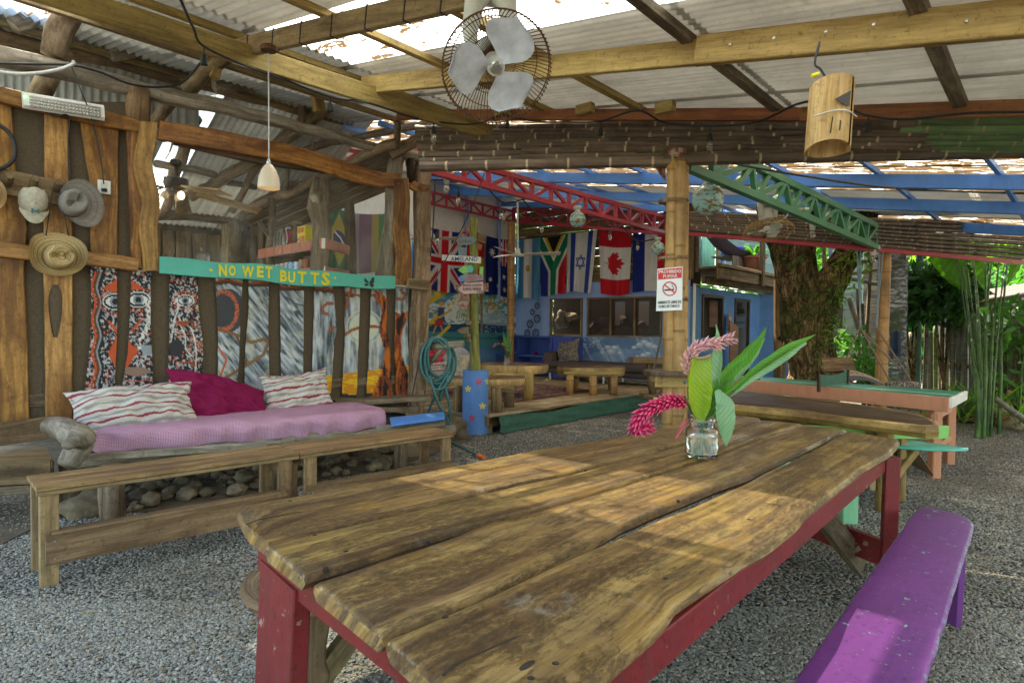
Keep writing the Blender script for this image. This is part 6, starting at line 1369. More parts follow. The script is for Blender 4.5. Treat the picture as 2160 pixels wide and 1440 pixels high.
m = MB(); m.bar(c+Vector((-rad*.72, -.13, -.065)), c+Vector((rad*.75, -.13, -.065)), .03, .085); obj('bracket', m, K['pine'], t); m = MB(); m.bar(c+Vector((-.13, -rad*.7, -.05)), c+Vector((-.13, rad*.7, -.05)), .03, .06); obj('bracket', m, K['pine'], t)
for dx in (-.12, .07): m = MB(); m.lathe([(0, 0), (.014, 0), (.012, .008), (0, .01)], c+Vector((dx, -.146, -.065)), 8, (0, -1, 0)); obj('bolt', m, K['hose'], t)
m = MB(); m.bar(PD(1379, 778, 5.1), PD(1394, 712, 5.15), .012, .012); tag(obj('thin_stick', m, K['dark']), 'thin dark stick leaning on the post above the round shelf', 'stick')
t = thing('no_smoking_sign', 'white PROHIBIDO FUMAR no-smoking sign fixed on the bamboo post', 'sign', PD(1413, 610, 5.05))
sq = [(1387, 567), (1440, 562), (1439, 654), (1384, 656)]; SY = 5.04
m = MB(); m.prism([PD(x, y, SY) for x, y in sq], Vector((0, -1, 0)), .004); obj('plate', m, paint('white_enamel_sign', (.72, .76, .80), None, .7, .3, .08), t)
m = MB(); m.prism([PD(x, y, SY-.0012) for x, y in ((1388.5, 569), (1438.5, 564), (1438, 586), (1388, 590))], Vector((0, -1, 0)), .001); obj('red_band', m, K['redp'], t)
pxm = SY/F; rv = Vector((1, 0, .055))
def st(b, x, y, h, w, mt): text('lettering', b, mt, t, PD(x, y, SY-.003), rv, Z, h*pxm, w*pxm, .0005, .02, Vector((0, -1, 0)))
wt = plain('white_ink', (.8, .8, .8), .5)
st('PROHIBIDO', 1413.5, 572.5, 7, 46, wt); st('FUMAR', 1414, 582, 7, 30, wt); st('AMBIENTE LIBRE DE', 1412, 637, 6.2, 50, K['blk']); st('HUMO DE TABACO', 1411.5, 645.5, 6.2, 44, K['blk'])
c = PD(1412.5, 609, SY-.003); m = MB(); m.lathe([(15.2*pxm, 0), (15.2*pxm, .001), (12.8*pxm, .001), (12.8*pxm, 0)], c, 36, (0, -1, 0), cap=False); obj('red_ring', m, K['redp'], t)
m = MB(); m.bar(c+Vector((-.045, -.0015, .035)), c+Vector((.045, -.0015, -.035)), .001, .010); obj('red_bar', m, K['redp'], t)
m = MB(); m.bar(c+Vector((-.042, -.0005, -.012)), c+Vector((.034, -.0005, -.006)), .001, .012); obj('cigarette', m, K['blk'], t)
cable('smoke_mark', [c+Vector((.034, -.001, .0)), c+Vector((.030, -.001, .012)), c+Vector((.02, -.001, .02)), c+Vector((.025, -.001, .032)), c+Vector((.012, -.001, .04))], .0016, K['blk'], t)
# ------------------------------------------------ deck
DZ = .25
dk_ = thing('wooden_deck', 'raised plank deck of the lounge with green cloth skirting', 'deck', SW(8.5, 7.5, 0))
w = 5.45; k = 0
while w < 10.3:
    ww = .142; m = MB(); z = DZ-.014+R.uniform(-.0015, .0015); m.bar(SW(5.86+R.uniform(-.01, .01), w+ww/2, z), SW(11.95, w+ww/2, z), ww-.007, .028, Z, ch=.003); obj('plank', m, K['deck'], dk_); w += ww; k += 1
m = MB(); m.prism([SW(5.95, 5.55, .2), SW(11.9, 5.55, .2), SW(11.9, 10.3, .2), SW(5.95, 10.3, .2)], Z, .12); obj('frame', m, K['dark'], dk_)
m = MB(); m.bar(SW(5.88, 5.5, .16), SW(5.88, 9.6, .16), .03, .11); obj('edge_board', m, K['rough'], dk_)
for w_ in (5.6, 6.3, 7.2, 8.2): m = MB(); m.bar(SW(6.0, w_, 0), SW(6.0, w_, .12), .1, .1); obj('leg', m, K['rough'], dk_)
m = MB(); rows = []
for i in range(70):
    s_ = 6.0+5.9*i/69; tp_ = .232-.05*abs(math.sin(s_*1.1))**6; rows.append([SW(s_, 5.43-.06*j/6-.035*mn.noise(Vector((s_*2.5, j*.5, 0))), tp_-(tp_-.012-.03*max(0, mn.noise(Vector((s_*2, 0, 2)))))*j/6) for j in range(7)])
m.grid(rows); obj('skirting', m, K['tarp'], dk_, smooth=True)
# rug
rows = []; XY = []
ra_, rb_, rc_, rd_ = PZ(905, 822, DZ+.012), PZ(1075, 849, DZ+.012), PZ(1255, 823, DZ+.012), PZ(1120, 808, DZ+.012)
for i in range(91):
    rows.append([ra_.lerp(rb_, i/90).lerp(rd_.lerp(rc_, i/90), j/90) for j in range(91)]); XY += [(i/90, j/90) for j in range(91)]
XY = np.array(XY); A_, B_2 = XY[:, 0], XY[:, 1]; c = Can(A_*100, B_2*100, (.36, .30, .22)); e_ = np.minimum(np.minimum(A_, 1-A_), np.minimum(B_2, 1-B_2))*100
n_ = fbm(A_*38, B_2*38, 4, 2); c.put(n_ > .58, (.16, .05, .06)); c.put(n_ < .36, (.05, .05, .08)); c.put(e_ < 5, (.22, .04, .06)); c.put((e_ > 16) & (e_ < 19), (.25, .05, .07)); c.put(e_ > 34, (.24, .05, .07)); c.put((e_ > 34) & (n_ > .52), (.4, .32, .22))
m = MB(); m.grid(rows, col=c.C); tag(obj('rug', m, K['vc']), 'patterned red and cream oriental rug on the wooden deck', 'rug')
# walls behind the deck
bw = thing('lounge_back_wall', 'pale blue wall with dark screened windows behind the flags and sofa', 'wall', SW(12, 8, 0))
SB = 12.0
def wp(x0, y0, x1, y1, mat, nm='wall_panel', s=SB, par=bw, th=.06):
    a, b, c, d = SP(x0, y0, s), SP(x1, y0, s), SP(x1, y1, s), SP(x0, y1, s); m = MB(); m.prism([a, b, c, d], -U2, th); return obj(nm, m, mat, par)
bwm = K['bluew']
wi = [(1163, 630, 1229, 708), (1241, 626, 1396, 710)]
def rct(w0, w1, z0, z1, mat, nm='wall_panel', s=SB, par=bw, th=.06):
    m = MB(); m.prism([SW(s, w0, z0), SW(s, w1, z0), SW(s, w1, z1), SW(s, w0, z1)], -U2, th); return obj(nm, m, mat, par)
def wz(px, py): p = SP(px, py, SB); return p.dot(M2), p.z
W0, Z0 = wz(1163, 630); W1, Z1 = wz(1229, 709); W2, _ = wz(1241, 626); W3, _ = wz(1397, 709); zt_, zb_ = Z0, Z1; _, ztop = wz(1240, 596)
wl, wr = 10.35, 5.67
rct(wl, W0, 0, ztop, bwm); rct(W1, W2, zb_, zt_, bwm); rct(W3, wr, zb_, zt_, bwm); rct(W0, wr, zt_, ztop, bwm); rct(W0, wr, 0, zb_, bwm)
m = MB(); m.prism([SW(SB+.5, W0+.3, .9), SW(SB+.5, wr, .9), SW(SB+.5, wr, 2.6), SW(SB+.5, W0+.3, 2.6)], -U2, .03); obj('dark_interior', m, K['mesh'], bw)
def framew(w0, w1, z0, z1, nm='window', muls=()):
    fr = MB(); t_ = .035
    for a, b in ((w0, w0-t_), (w1+t_, w1)): fr.bar(SW(SB-.03, (a+b)/2, z0), SW(SB-.03, (a+b)/2, z1), .05, t_, M2, ch=.003)
    for z in (z0+t_/2, z1-t_/2): fr.bar(SW(SB-.035, w0, z), SW(SB-.035, w1, z), .05, t_, Z, ch=.003)
    for mu_ in muls: fr.bar(SW(SB-.03, mu_, z0), SW(SB-.03, mu_, z1), .05, t_, M2, ch=.003)
    o = obj(nm, fr, K['rough'], bw); m = MB(); m.grid([[SW(SB+.02, a, b) for b in (z0, z1)] for a in (w0, w1)]); obj('pane', m, PANE, o); return o
def _pane():
    t = NT('dark_window_screen'); g = t.n('BsdfPrincipled', {'Base Color': (.035, .025, .02), 'Roughness': .25}); return t.done(t.n('MixShader', {0: .45, 1: g.outputs[0], 2: t.n('BsdfTransparent', {'Color': (.55, .48, .42)}).outputs[0]}))
PANE = _pane()
framew(W0, W1, zb_, zt_); framew(W2, W3, zb_, zt_, muls=[wz(1290, 650)[0], wz(1341, 650)[0]])
for x0, x1 in ((1283, 1304), (1333, 1355)):
    a, b = wz(x0, 640)[0], wz(x1, 640)[0]; m = MB(); m.prism([SW(SB+.3, a, 1.45), SW(SB+.3, b, 1.45), SW(SB+.3, b, 1.98), SW(SB+.3, a, 1.98)], -U2, .01); obj('curtain_strip', m, K['white'], bw)
for (x, y, a, b) in ((1185, 675, .25, .22), (1205, 668, .3, .1)): p = SP(x, y, SB+.3); m = MB(); m.blob(p, a, .12, b, .5, 3); tag(obj('white_cloth', m, K['capc'], None, smooth=True), 'crumpled white cloth behind the left lounge window' if x < 1190 else 'second pale cloth heap on the shelf behind the left lounge window', 'cloth')
for (x, y, r0) in ((1250, 690, .3), (1275, 685, .35), (1320, 680, .35), (1355, 688, .3)): p = SP(x, y, SB+.32); m = MB(); m.blob(p, r0, .1, r0*.5, .5, 3); obj('blanket', m, K['sofa'], bw, smooth=True)
# wooden board wall above
bd = thing('lounge_board_wall', 'brown horizontal boards above the blue wall behind the flags', 'wall', SW(12.05, 8, ztop))
z = ztop
while z < 4.3:
    h = R.uniform(.16, .24); m = MB(); m.bar(SW(SB+.02+R.uniform(0, .02), wl-.02, z+h/2), SW(SB+.02+R.uniform(0, .02), wr, z+h/2), .03, h-.008, Z, wob=.012, seg=12); obj('plank', m, K['rough'], bd); z += h
lw = thing('lounge_side_wall', 'side wall of the lounge with white plaster top and painted boards', 'wall', SW(10, 10.4, 0))
def lrect(s0, s1, z0, z1, mat, nm, w_=10.35): m = MB(); m.prism([SW(s0, w_, z0), SW(s1, w_, z0), SW(s1, w_, z1), SW(s0, w_, z1)], -M2, .05); return obj(nm, m, mat, lw)
lrect(5.0, 12.0, 1.9, 5.2, K['white'], 'plaster')
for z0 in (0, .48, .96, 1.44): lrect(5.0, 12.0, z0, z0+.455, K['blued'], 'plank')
for s_ in (8.9, 10.2, 11.3): m = MB(); m.bar(SW(s_, 10.27, 2), SW(s_, 10.27, 4.6), .07, .07, M2); obj('stud', m, K['bluew'], lw)
# cloud mural, yoga emblems
cx0 = 1200
def cloudp(X, Y):
    c = Can(X, Y, (.10, .19, .36)); n = fbm(X/60, Y/25, 3); c.put(n > .55, (.16, .27, .46)); q = (X-1200)*.75+(Y-712)*1.6; s_ = fbm((X-Y*.6)/3.2, (X*.7+Y)/45, 6, 3); c.put((s_ > .60) & (fbm(X/30, Y/20, 8, 2) > .4), (.34, .44, .56), .8)
    for cx, cy, r in ((1290, 742, 11), (1283, 733, 8), (1297, 734, 9), (1272, 744, 6), (1308, 745, 6), (1350, 728, 9), (1360, 722, 9), (1370, 728, 10), (1382, 732, 8), (1338, 733, 6), (1358, 750, 8), (1368, 746, 7), (1345, 752, 5), (1222, 745, 8), (1218, 738, 6)):
        c.disc((cx, cy), r, (.30, .38, .50), .9, r*.62); c.disc((cx-r*.15, cy-r*.18), r*.75, (.50, .56, .64), .8, r*.42); c.disc((cx-r*.2, cy-r*.3), r*.4, (.62, .66, .72), .8, r*.22)
    for i in range(22): x, y = 1232+R.uniform(-2, 42), 716+R.uniform(0, 22); c.disc((x, y), 1.8, (.5, .58, .68), 1, 1)
    return c.C
P = []; XY = []
for y in np.linspace(711, 792, 60): P.append([SP(x, y, SB-.065) for x in np.linspace(1186, 1398, 150)]); XY += [(x, y) for x in np.linspace(1186, 1398, 150)]
XY = np.array(XY); m = MB(); m.grid(P, col=cloudp(XY[:, 0], XY[:, 1])); obj('cloud_mural', m, K['vc'], bw)
# surf mural on the side wall
def surf(X, Y):
    c = Can(X, Y, (.06, .24, .38)); n = fbm(X/14+fbm(X/20, Y/20, 2)*2, Y/6, 6, 3); c.put(n > .5, (.16, .40, .52)); c.put(n > .62, (.55, .68, .72))
    for a, b in (((905, 640), (950, 610)), ((905, 690), (990, 610)), ((930, 620), (905, 612))): c.line([a, b], 13, (.55, .42, .05))
    c.put((np.hypot((X-962)/26, (Y-660)/34) < 1) & (fbm(X/4, Y/4, 5) > .42), (.60, .68, .70)); c.poly([(1015, 682), (1080, 682), (1080, 705), (905, 705), (905, 690)], (.012, .06, .16)); c.poly([(1010, 640), (1050, 650), (1075, 675), (1080, 690), (1015, 684)], (.45, .55, .6), .6)
    c.put((Y > 702), (.04, .20, .24)); c.line([(905, 727), (930, 708), (948, 690)], 6, (.60, .46, .05))
    for k_ in range(9): x = 1012+k_*7; c.line([(x, 618), (x+6*math.sin(k_), 640), (x+10*math.sin(k_*1.7), 655+8*math.sin(k_*2.3))], 2.6, (.12, .30, .06) if k_ % 2 else (.35, .32, .06))
    for k_ in range(5): x = 965+k_*5; c.line([(x+8, 648), (x, 662), (x-2, 674)], 2.2, (.16, .30, .07))
    c.disc((931, 644), 5.5, (.62, .30, .04)); c.poly([(924, 652), (938, 650), (937, 668), (940, 682), (916, 682), (923, 668)], (.04, .07, .16)); c.poly([(918, 680), (935, 678), (936, 690), (916, 691)], (.45, .03, .04)); c.line([(915, 672), (928, 672), (952, 656)], 4, (.55, .34, .06)); c.line([(922, 654), (913, 664), (918, 676)], 3, (.5, .3, .14)); c.line([(920, 690), (914, 705)], 3, (.5, .3, .14)); c.line([(930, 690), (934, 702)], 3, (.5, .3, .14)); c.disc((918, 674), 4.5, (.55, .36, .08))
    for i in range(26): c.disc((1020+R.uniform(0, 55), 690+R.uniform(-4, 12)), .9, (.5, .65, .7))
    for x, y in ((1035, 644), (1040, 650), (1060, 636)): c.line([(x-5, y+3), (x+5, y-4)], 2.5, (.6, .1, .05)); c.line([(x-4, y+5), (x+6, y-2)], 1.5, (.65, .55, .05))
    for k_ in range(10): c.disc((980+k_*2.5, 712+R.uniform(-5, 10)), 3, (.20, .30, .08))
    c.put(np.abs((Y-662)%26) < .7, (.02, .03, .04)); return c.C
P = []; XY = []
for y in np.linspace(612, 735, 85): P.append([MP(x, y-(1080-x)*.02, 10.29) for x in np.linspace(898, 1088, 130)]); XY += [(x, y) for x in np.linspace(898, 1088, 130)]
XY = np.array(XY); m = MB(); m.grid(P, col=surf(XY[:, 0], XY[:, 1])); obj('surf_mural', m, K['vc'], lw)
em = plain('mark_ink', (.03, .035, .06), .7)
for x, y, r_ in ((1133, 645, 5.6), (1123, 658, 5.2), (1133, 672, 7), (1118, 683, 7), (1130, 702, 7), (1112, 702, 6)):
    c = SP(x, y, SB-.064); k_ = (SP(x+1, y, SB-.064)-SP(x, y, SB-.064)).length; m = MB(); m.lathe([(r_*k_*.8, 0), (r_*k_*.8, .002), (r_*k_*.62, .002), (r_*k_*.62, 0)], c, 20, -U2, cap=False)
    for q in range(12): a = q*math.pi/6; d = M2*math.cos(a)+Z*math.sin(a); m.lathe([(0, 0), (r_*k_*.17, 0), (0, .002)], c+d*r_*k_*.92, 6, -U2)
    m.bar(c-M2*r_*k_*.35+Z*r_*k_*.25, c+M2*r_*k_*.35+Z*r_*k_*.25, .002, r_*k_*.14); m.bar(c-Z*r_*k_*.4, c+Z*r_*k_*.25, .002, r_*k_*.14, M2); obj('emblem', m, em, bw)
# flags
def f_uk(a, b):
    c = fp(a, b, NAVY)
    for P_ in ([(0, 0), (60, 100)], [(60, 0), (0, 100)]): c.line(P_, 13, FW)
    for P_ in ([(-3, 1), (28, 50)], [(63, 99), (32, 50)], [(57, 1), (29, 50)], [(3, 99), (31, 50)]): c.line(P_, 4.2, FR)
    c.line([(30, -5), (30, 105)], 19, FW); c.line([(-5, 50), (65, 50)], 19, FW); c.line([(30, -5), (30, 105)], 11, FR); c.line([(-5, 50), (65, 50)], 11, FR); return c.C
def f_aus(a, b):
    c = fp(a, b, (.015, .03, .17)); u = (a >= .5) & (b <= .47); C2 = f_uk(np.clip((a-.5)*2, 0, 1), np.clip(b/.47, 0, 1)); c.C = np.where(u[:, None], C2, c.C)
    for x, y, r in ((15, 26, 9), (46, 66, 5), (12, 74, 5), (48, 88, 5), (33, 55, 4.4), (30, 84, 3)): c.star((x, y), r, 7, FW)
    return c.C
def f_arg(a, b): c = fp(a, b, (.10, .33, .55)); c.poly([(20, -5), (40, -5), (40, 105), (20, 105)], FW); c.disc((30, 50), 5.5, (.65, .45, .08)); c.disc((30, 50), 4, (.35, .2, .04), 1, None, 1.5); return c.C
def f_sa(a, b):
    c = fp(a, b, FR); c.poly([(-1, -1), (30, 50), (30, 101), (-1, 101)], NAVY); gr = (.01, .20, .09); c.line([(-5, -2), (30, 56), (30, 110)], 24, FW); c.line([(65, -2), (30, 56)], 24, FW); c.poly([(8, -2), (52, -2), (30, 36)], (.62, .42, .03)); c.line([(-5, -2), (30, 56), (30, 110)], 14, gr); c.line([(65, -2), (30, 56)], 14, gr); c.poly([(6, -3), (54, -3), (30, 38)], (.62, .42, .03)); c.poly([(12, -4), (48, -4), (30, 29)], (.015, .018, .02)); return c.C
def f_isr(a, b):
    c = fp(a, b, FW); bl = (.03, .07, .35); c.poly([(8, -5), (17, -5), (17, 105), (8, 105)], bl); c.poly([(43, -5), (52, -5), (52, 105), (43, 105)], bl)
    for r0 in (-90, 90): P_ = [(30+11*math.cos(math.radians(r0+120*i)), 50+12.5*math.sin(math.radians(r0+120*i))) for i in range(4)]; c.line(P_, 2, bl)
    return c.C
def f_can(a, b):
    c = fp(a, b, FR); c.poly([(-1, 24), (61, 24), (61, 76), (-1, 76)], FW)
    L = [(0, -20), (4, -12), (9, -15), (7, -3), (13, -9), (14, -5), (20, -6), (17, 1), (20, 4), (9, 12), (10, 15), (1, 13.5), (1, 22), (-1, 22), (-1, 13.5), (-10, 15), (-9, 12), (-20, 4), (-17, 1), (-20, -6), (-14, -5), (-13, -9), (-7, -3), (-9, -15), (-4, -12)]
    c.poly([(30+y*.95*-1, 50+x*.95) for x, y in L], FR); return c.C
def f_nl(a, b): c = fp(a, b, FW); c.poly([(-1, -1), (22, -1), (22, 101), (-1, 101)], NAVY); c.poly([(44, -1), (61, -1), (61, 101), (44, 101)], FR); return c.C
def f_red(a, b): c = fp(a, b, FR); c.poly([(-1, 38), (30, 55), (61, 38), (61, 60), (-1, 60)], (.60, .45, .04)); c.poly([(8, 55), (18, 55), (18, 101), (8, 101)], FW); return c.C
LPF = lambda x, y, off=0: MP(x, y, 10.3-off)
BPF = lambda x, y, off=0: SP(x, y, 11.95-off)
flagmesh('flag', 'blue flag with red and white crossed stripes, leftmost of the hanging flags', ((897, 478), (983, 492), (976, 617), (895, 611)), LPF, f_uk, 50, 70, .05, 'flags hung on the lounge walls')
flagmesh('flag', 'red flag mostly hidden behind the signpost', ((975, 488), (1022, 496), (1020, 615), (972, 610)), LPF, f_red, 30, 40, .04, 'flags hung on the lounge walls')
flagmesh('flag', 'dark blue flag with white stars and a small crossed corner, right of the signpost', ((1026, 497), (1077, 506), (1074, 627), (1024, 621)), LPF, f_aus, 50, 80, .05, 'flags hung on the lounge walls')
flagmesh('flag', 'light blue and white flag with a small golden sun', ((1087, 505), (1141, 500), (1138, 631), (1087, 630)), BPF, f_arg, 40, 60, .05, 'flags hung on the lounge walls')
flagmesh('flag', 'flag with a green Y shape and a black triangle', ((1140, 502), (1198, 493), (1191, 621), (1141, 623)), BPF, f_sa, 50, 70, .05, 'flags hung on the lounge walls')
flagmesh('flag', 'white flag with blue stripes and a six-pointed star', ((1196, 493), (1260, 484), (1246, 616), (1195, 617)), BPF, f_isr, 50, 70, .05, 'flags hung on the lounge walls')
flagmesh('flag', 'red and white flag with a red maple leaf', ((1263, 486), (1333, 490), (1327, 621), (1267, 621)), BPF, f_can, 60, 80, .05, 'flags hung on the lounge walls')
flagmesh('flag', 'blue, white and red striped flag nearest the bamboo post', ((1335, 491), (1406, 494), (1404, 616), (1334, 615)), BPF, f_nl, 40, 60, .05, 'flags hung on the lounge walls')
# ------------------------------------------------ lounge roof
r2 = thing('lounge_roof', 'lounge roof of leaf-strewn corrugated sheets on bright blue steel beams', 'roof', SW(8, 5, 3.6))
B2 = 2.85
def rpx(px, py): p = RP(px, py, 0, B2); return p.dot(U2), p.dot(M2)
bsl = [((895, 372), (1455, 378), (2200, 386)), ((895, 402), (1400, 417), (2200, 441)), ((1455, 452), (1455, 452), (2200, 489)), ((1000, 428), (1200, 437), (1400, 440))]
SS = []
for i, (a, _, b) in enumerate(bsl):
    p, q = RP(a[0], a[1], 0, B2), RP(b[0], b[1], 0, B2); d = (q-p).normalized(); m = MB(); m.bar(p-d*.4, q+d*.4, .08, .15 if i < 3 else .12, RN, ch=.004); obj('beam', m, K['blue'], r2)
for a, b in (((1615, 340), (1700, 385)), ((1820, 340), (1880, 385)), ((2088, 340), (2125, 385)), ((1700, 390), (1800, 450)), ((1888, 390), (1990, 472)), ((2122, 392), (2168, 470)), ((1445, 405), (1560, 450)), ((1780, 455), (1860, 480)), ((1112, 352), (1175, 372)), ((1212, 352), (1275, 372)), ((1320, 348), (1380, 372)), ((1170, 385), (1270, 412)), ((1215, 388), (1275, 405)), ((1305, 388), (1370, 410)), ((960, 345), (1010, 372)), ((930, 385), (1010, 412)), ((1320, 418), (1395, 436)), ((1510, 348), (1590, 384)), ((1560, 425), (1650, 465))):
    p, q = RP(a[0], a[1], .10, B2), RP(b[0], b[1], .10, B2); d = (q-p).normalized(); m = MB(); m.bar(p-d*.3, q+d*.3, .05, .05, RN, ch=.003); obj('purlin', m, K['blue'], r2)
s_ = 4.1; i = 0
while s_ < 15.2:
    a, b = s_, s_+.8
    for w0, w1 in ((-6.5, -2.9), (-3.0, .9), (.8, 4.6), (4.5, 8.2), (8.1, 12.5)):
        if a > 11.8 and w0 > 4: continue
        mt = K['litter'] if (i % 2 == 0 and w0 < 5) or (i in (1, 5)) or (i == 3 and w0 < 1) else K['sheet']  # alternate clear panels added beyond the leafy strips to let light into the lounge
        sheet('roof_sheet', a-.02, b+.02, w0, w1, mt, r2, base=B2+.16+.006*(i % 2)+.004*(int(w0*7) % 2), per=3, cut=-1)
    s_ += .8; i += 1
for a, b, y in (((548, 268), (612, 292), 0), ((622, 262), (700, 280), 0)): pass
for a, b in (((726, 268), (800, 290)), ((800, 260), (872, 282))): p, q = RP(a[0], a[1], -.0, B2), RP(b[0], b[1], -.0, B2); m = MB(); m.bar(p, q, .06, .06, RN); obj('purlin', m, K['blue'], r2)
# trusses
def truss(name, lab, T0, T1, Q0, Q1, mat, n, th=.05, par=None, w=.05):
    """top chord T0-T1, bottom chord Q0-Q1"""
    t = thing(name, lab, 'truss', (Q0+Q1)/2); up = Z
    for a, b, nm in ((T0, T1, 'top_chord'), (Q0, Q1, 'bottom_chord')): m = MB(); m.bar(a, b, w, th, up, ch=.003); obj(nm, m, mat, t)
    for i in range(n+1):
        f = i/n; a, b = T0.lerp(T1, f), Q0.lerp(Q1, f); m = MB(); m.bar(b, a, w*.8, th*.8, (T1-T0), ch=.003); obj('post', m, mat, t)
        if i < n:
            f2 = (i+1)/n; a2, b2 = T0.lerp(T1, f2), Q0.lerp(Q1, f2); m = MB(); (m.bar(b, a2, w*.7, th*.7, Z, ch=.003) if i % 2 else m.bar(a, b2, w*.7, th*.7, Z, ch=.003)); obj('diagonal', m, mat, t)
    return t
rd = K['redt']
def UWP(px, py, p0): n_ = Vector((.755, -.656, 0)); return PN(px, py, p0, n_)
pr0 = SW(11.9, 5.95, 0)
truss('steel_truss', 'large red steel truss crossing the lounge above the signpost', UWP(862, 312, pr0), UWP(1404, 458, pr0), UWP(862, 350, pr0), UWP(1404, 491, pr0), rd, 14, .07, w=.07)
pr1 = SW(10, 10.1, 0)
truss('steel_truss', 'thin red truss along the side wall above the crossed-stripe flag', UWP(885, 400, pr1), UWP(1086, 447, pr1), UWP(885, 425, pr1), UWP(1086, 468, pr1), rd, 8, .05)
truss('steel_truss', 'red truss along the back wall above the flags', SP(1082, 440, 11.6), SP(1410, 460, 11.6), SP(1082, 466, 11.6), SP(1410, 494, 11.6), rd, 10, .06)
truss('steel_truss', 'short red truss piece above the kitchen porch', UWP(600, 298, SW(9, 8.6, 0)), UWP(790, 325, SW(9, 8.6, 0)), UWP(600, 335, SW(9, 8.6, 0)), UWP(790, 352, SW(9, 8.6, 0)), rd, 5, .06)
gp = PD(1425, 350, 5.3); gd = (PD(1862, 500, 9.5)-gp); gn_ = Vector((gd.y, -gd.x, 0)).normalized()
def GP(px, py): return PN(px, py, gp, gn_)
truss('steel_truss', 'green steel truss running from the bamboo post to the far right bamboo post', GP(1500, 305), GP(1866, 486), GP(1450, 352), GP(1864, 528), K['green'], 13, .075, w=.075)
# far bamboo post, red fascia, bamboo valance
p2 = thing('bamboo_post', 'tall single bamboo post at the end of the green truss beside the spotted palm trunk', 'post', PD(1858, 880, 9.5)); P0 = PD(1856, 880, 9.5); P0.z = 0; P1 = PD(1868, 530, 9.5); n = 24
m = MB(); m.tube([P0.lerp(P1, i/n) for i in range(n+1)], [.088*(1.05 if i % 5 == 2 else 1)*(1-.1*i/n) for i in range(n+1)], 16, .01); obj('bamboo_stem', m, K['bam'], p2, smooth=True)
P3 = thing('bamboo_post', 'yellow bamboo post between the blue and light blue flags', 'post', PD(1080, 780, 15)); 
P0 = PD(1076, 790, 14.6); P1 = PD(1079, 468, 14.6); P0.z = DZ; m = MB(); m.tube([P0.lerp(P1, i/n) for i in range(n+1)], [.088*(1.06 if i % 5 == 2 else 1) for i in range(n+1)], 14, .01); obj('bamboo_stem', m, K['bam'], P3, smooth=True)
FA, FB = PD(1440, 489, 7.9), PD(2260, 563, 11.35)
fv = thing('bamboo_valance', 'hanging valance of dark bamboo strips with a red lower edge under the lounge roof', 'valance', (FA+FB)/2)
m = MB(); m.bar(FA, FB, .04, .075, Z); obj('edge_beam', m, rd, fv)
TA, TB = PD(1440, 452, 7.95), PD(2260, 478, 11.1)
for j in range(8):
    a0, b0_ = FA.lerp(TA, (j+1.1)/8), FB.lerp(TB, (j+1.1)/8); cuts = [0, .14, .33, .5, .66, .83, 1]
    for c0, c1 in zip(cuts[:-1], cuts[1:]):
        c0 += R.uniform(-.01, .01) if c0 else 0; p, q = a0.lerp(b0_, c0), a0.lerp(b0_, min(1, c1+.012)); dz = R.uniform(-.02, .02); m = MB(); k_ = 10; m.tube([p.lerp(q, i/k_)+Z*(dz*(i/k_-.5)) for i in range(k_+1)], [.062*(1.06 if i % 3 == 0 else 1) for i in range(k_+1)], 8, .03, fl=.5); obj('bamboo_strip', m, K['bamd'], fv, smooth=True)
# ------------------------------------------------ globes, hanging fans and bulbs in the lounge
def globe(lab, px, py, d, rpx_, seed=0):
    c = PD(px, py, d); r = rpx_/F*d; t = thing('glass_globe_lamp', lab, 'lamp', c-Z*r); m = MB(); m.lathe([(r*math.sin(math.pi*i/14), -r*math.cos(math.pi*i/14)) for i in range(15)], c, 24); obj('globe', m, K['globe'], t, smooth=True)
    m = MB(); m.lathe([(0, r*.95), (r*.35, r*.95), (r*.28, r*1.2), (r*.5, r*1.35), (r*.5, r*1.65), (0, r*1.65)], c, 12); obj('holder', m, K['cream'], t, smooth='auto')
globe('largest blue-green mottled glass globe under the green truss', 1493, 421, 6.0, 33); globe('medium mottled glass globe under the red truss above the starred flags', 1218, 463, 9.5, 17); globe('small mottled glass globe half behind the bamboo post', 1388, 524, 9.8, 14)
def ebulb(lab, px, py, d, s_): c = PD(px, py, d); t = thing('ceramic_bulb', lab, 'light bulb', c, 'bulbs in white ceramic holders'); m = MB(); m.box(c+Z*.085*s_, .13*s_, .10*s_, .05*s_); m.lathe([(0, .06*s_), (.04*s_, .06*s_), (.028*s_, -.02*s_), (0, -.02*s_)], c, 12); obj('holder', m, K['cream'], t); m = MB(); m.lathe([(0, -.015*s_), (.018*s_, -.03*s_), (.034*s_, -.075*s_), (.026*s_, -.105*s_), (0, -.115*s_)], c, 14); obj('glass', m, bulbg, t, smooth=True)
ebulb('bulb in a white ceramic holder midway along the green truss', 1714, 482, 8.0, 1.1); ebulb('bulb in a white ceramic holder where the green truss meets the far post', 1841, 536, 9.3, 1.15); ebulb('small bulb holder on the red edge right of the far post', 1916, 535, 9.9, .9); ebulb('green glass bulb in a white holder at the left end of the red truss', 942, 385, 8.2, 1.2); ebulb('dim bulb holder at the left side-wall truss corner', 1063, 462, 14, 1.1)
for x, y, d, lab in ((967, 405, 8.5, 'small bulb hanging near the left end of the big red truss'), (1057, 440, 9.5, 'small bulb on the cable beside the white ceiling fan rod'), (1143, 470, 10, 'small bulb hanging left of the medium globe'), (1287, 487, 10.5, 'small bulb hanging before the maple leaf flag'), (1345, 510, 11, 'small bulb hanging before the blue white red flag'), (922, 490, 8, 'small bulb hanging before the crossed-stripe flag')): bulb(PD(x, y-9, d), 1.25, lab)
cable('lounge_cable', [PD(905, 380, 8.3), PD(935, 379, 8.3), PD(967, 383, 8.5), PD(1000, 352, 8.7)], .012, K['black'], lab='black cable drooping at the left end of the red truss', cat='cable')
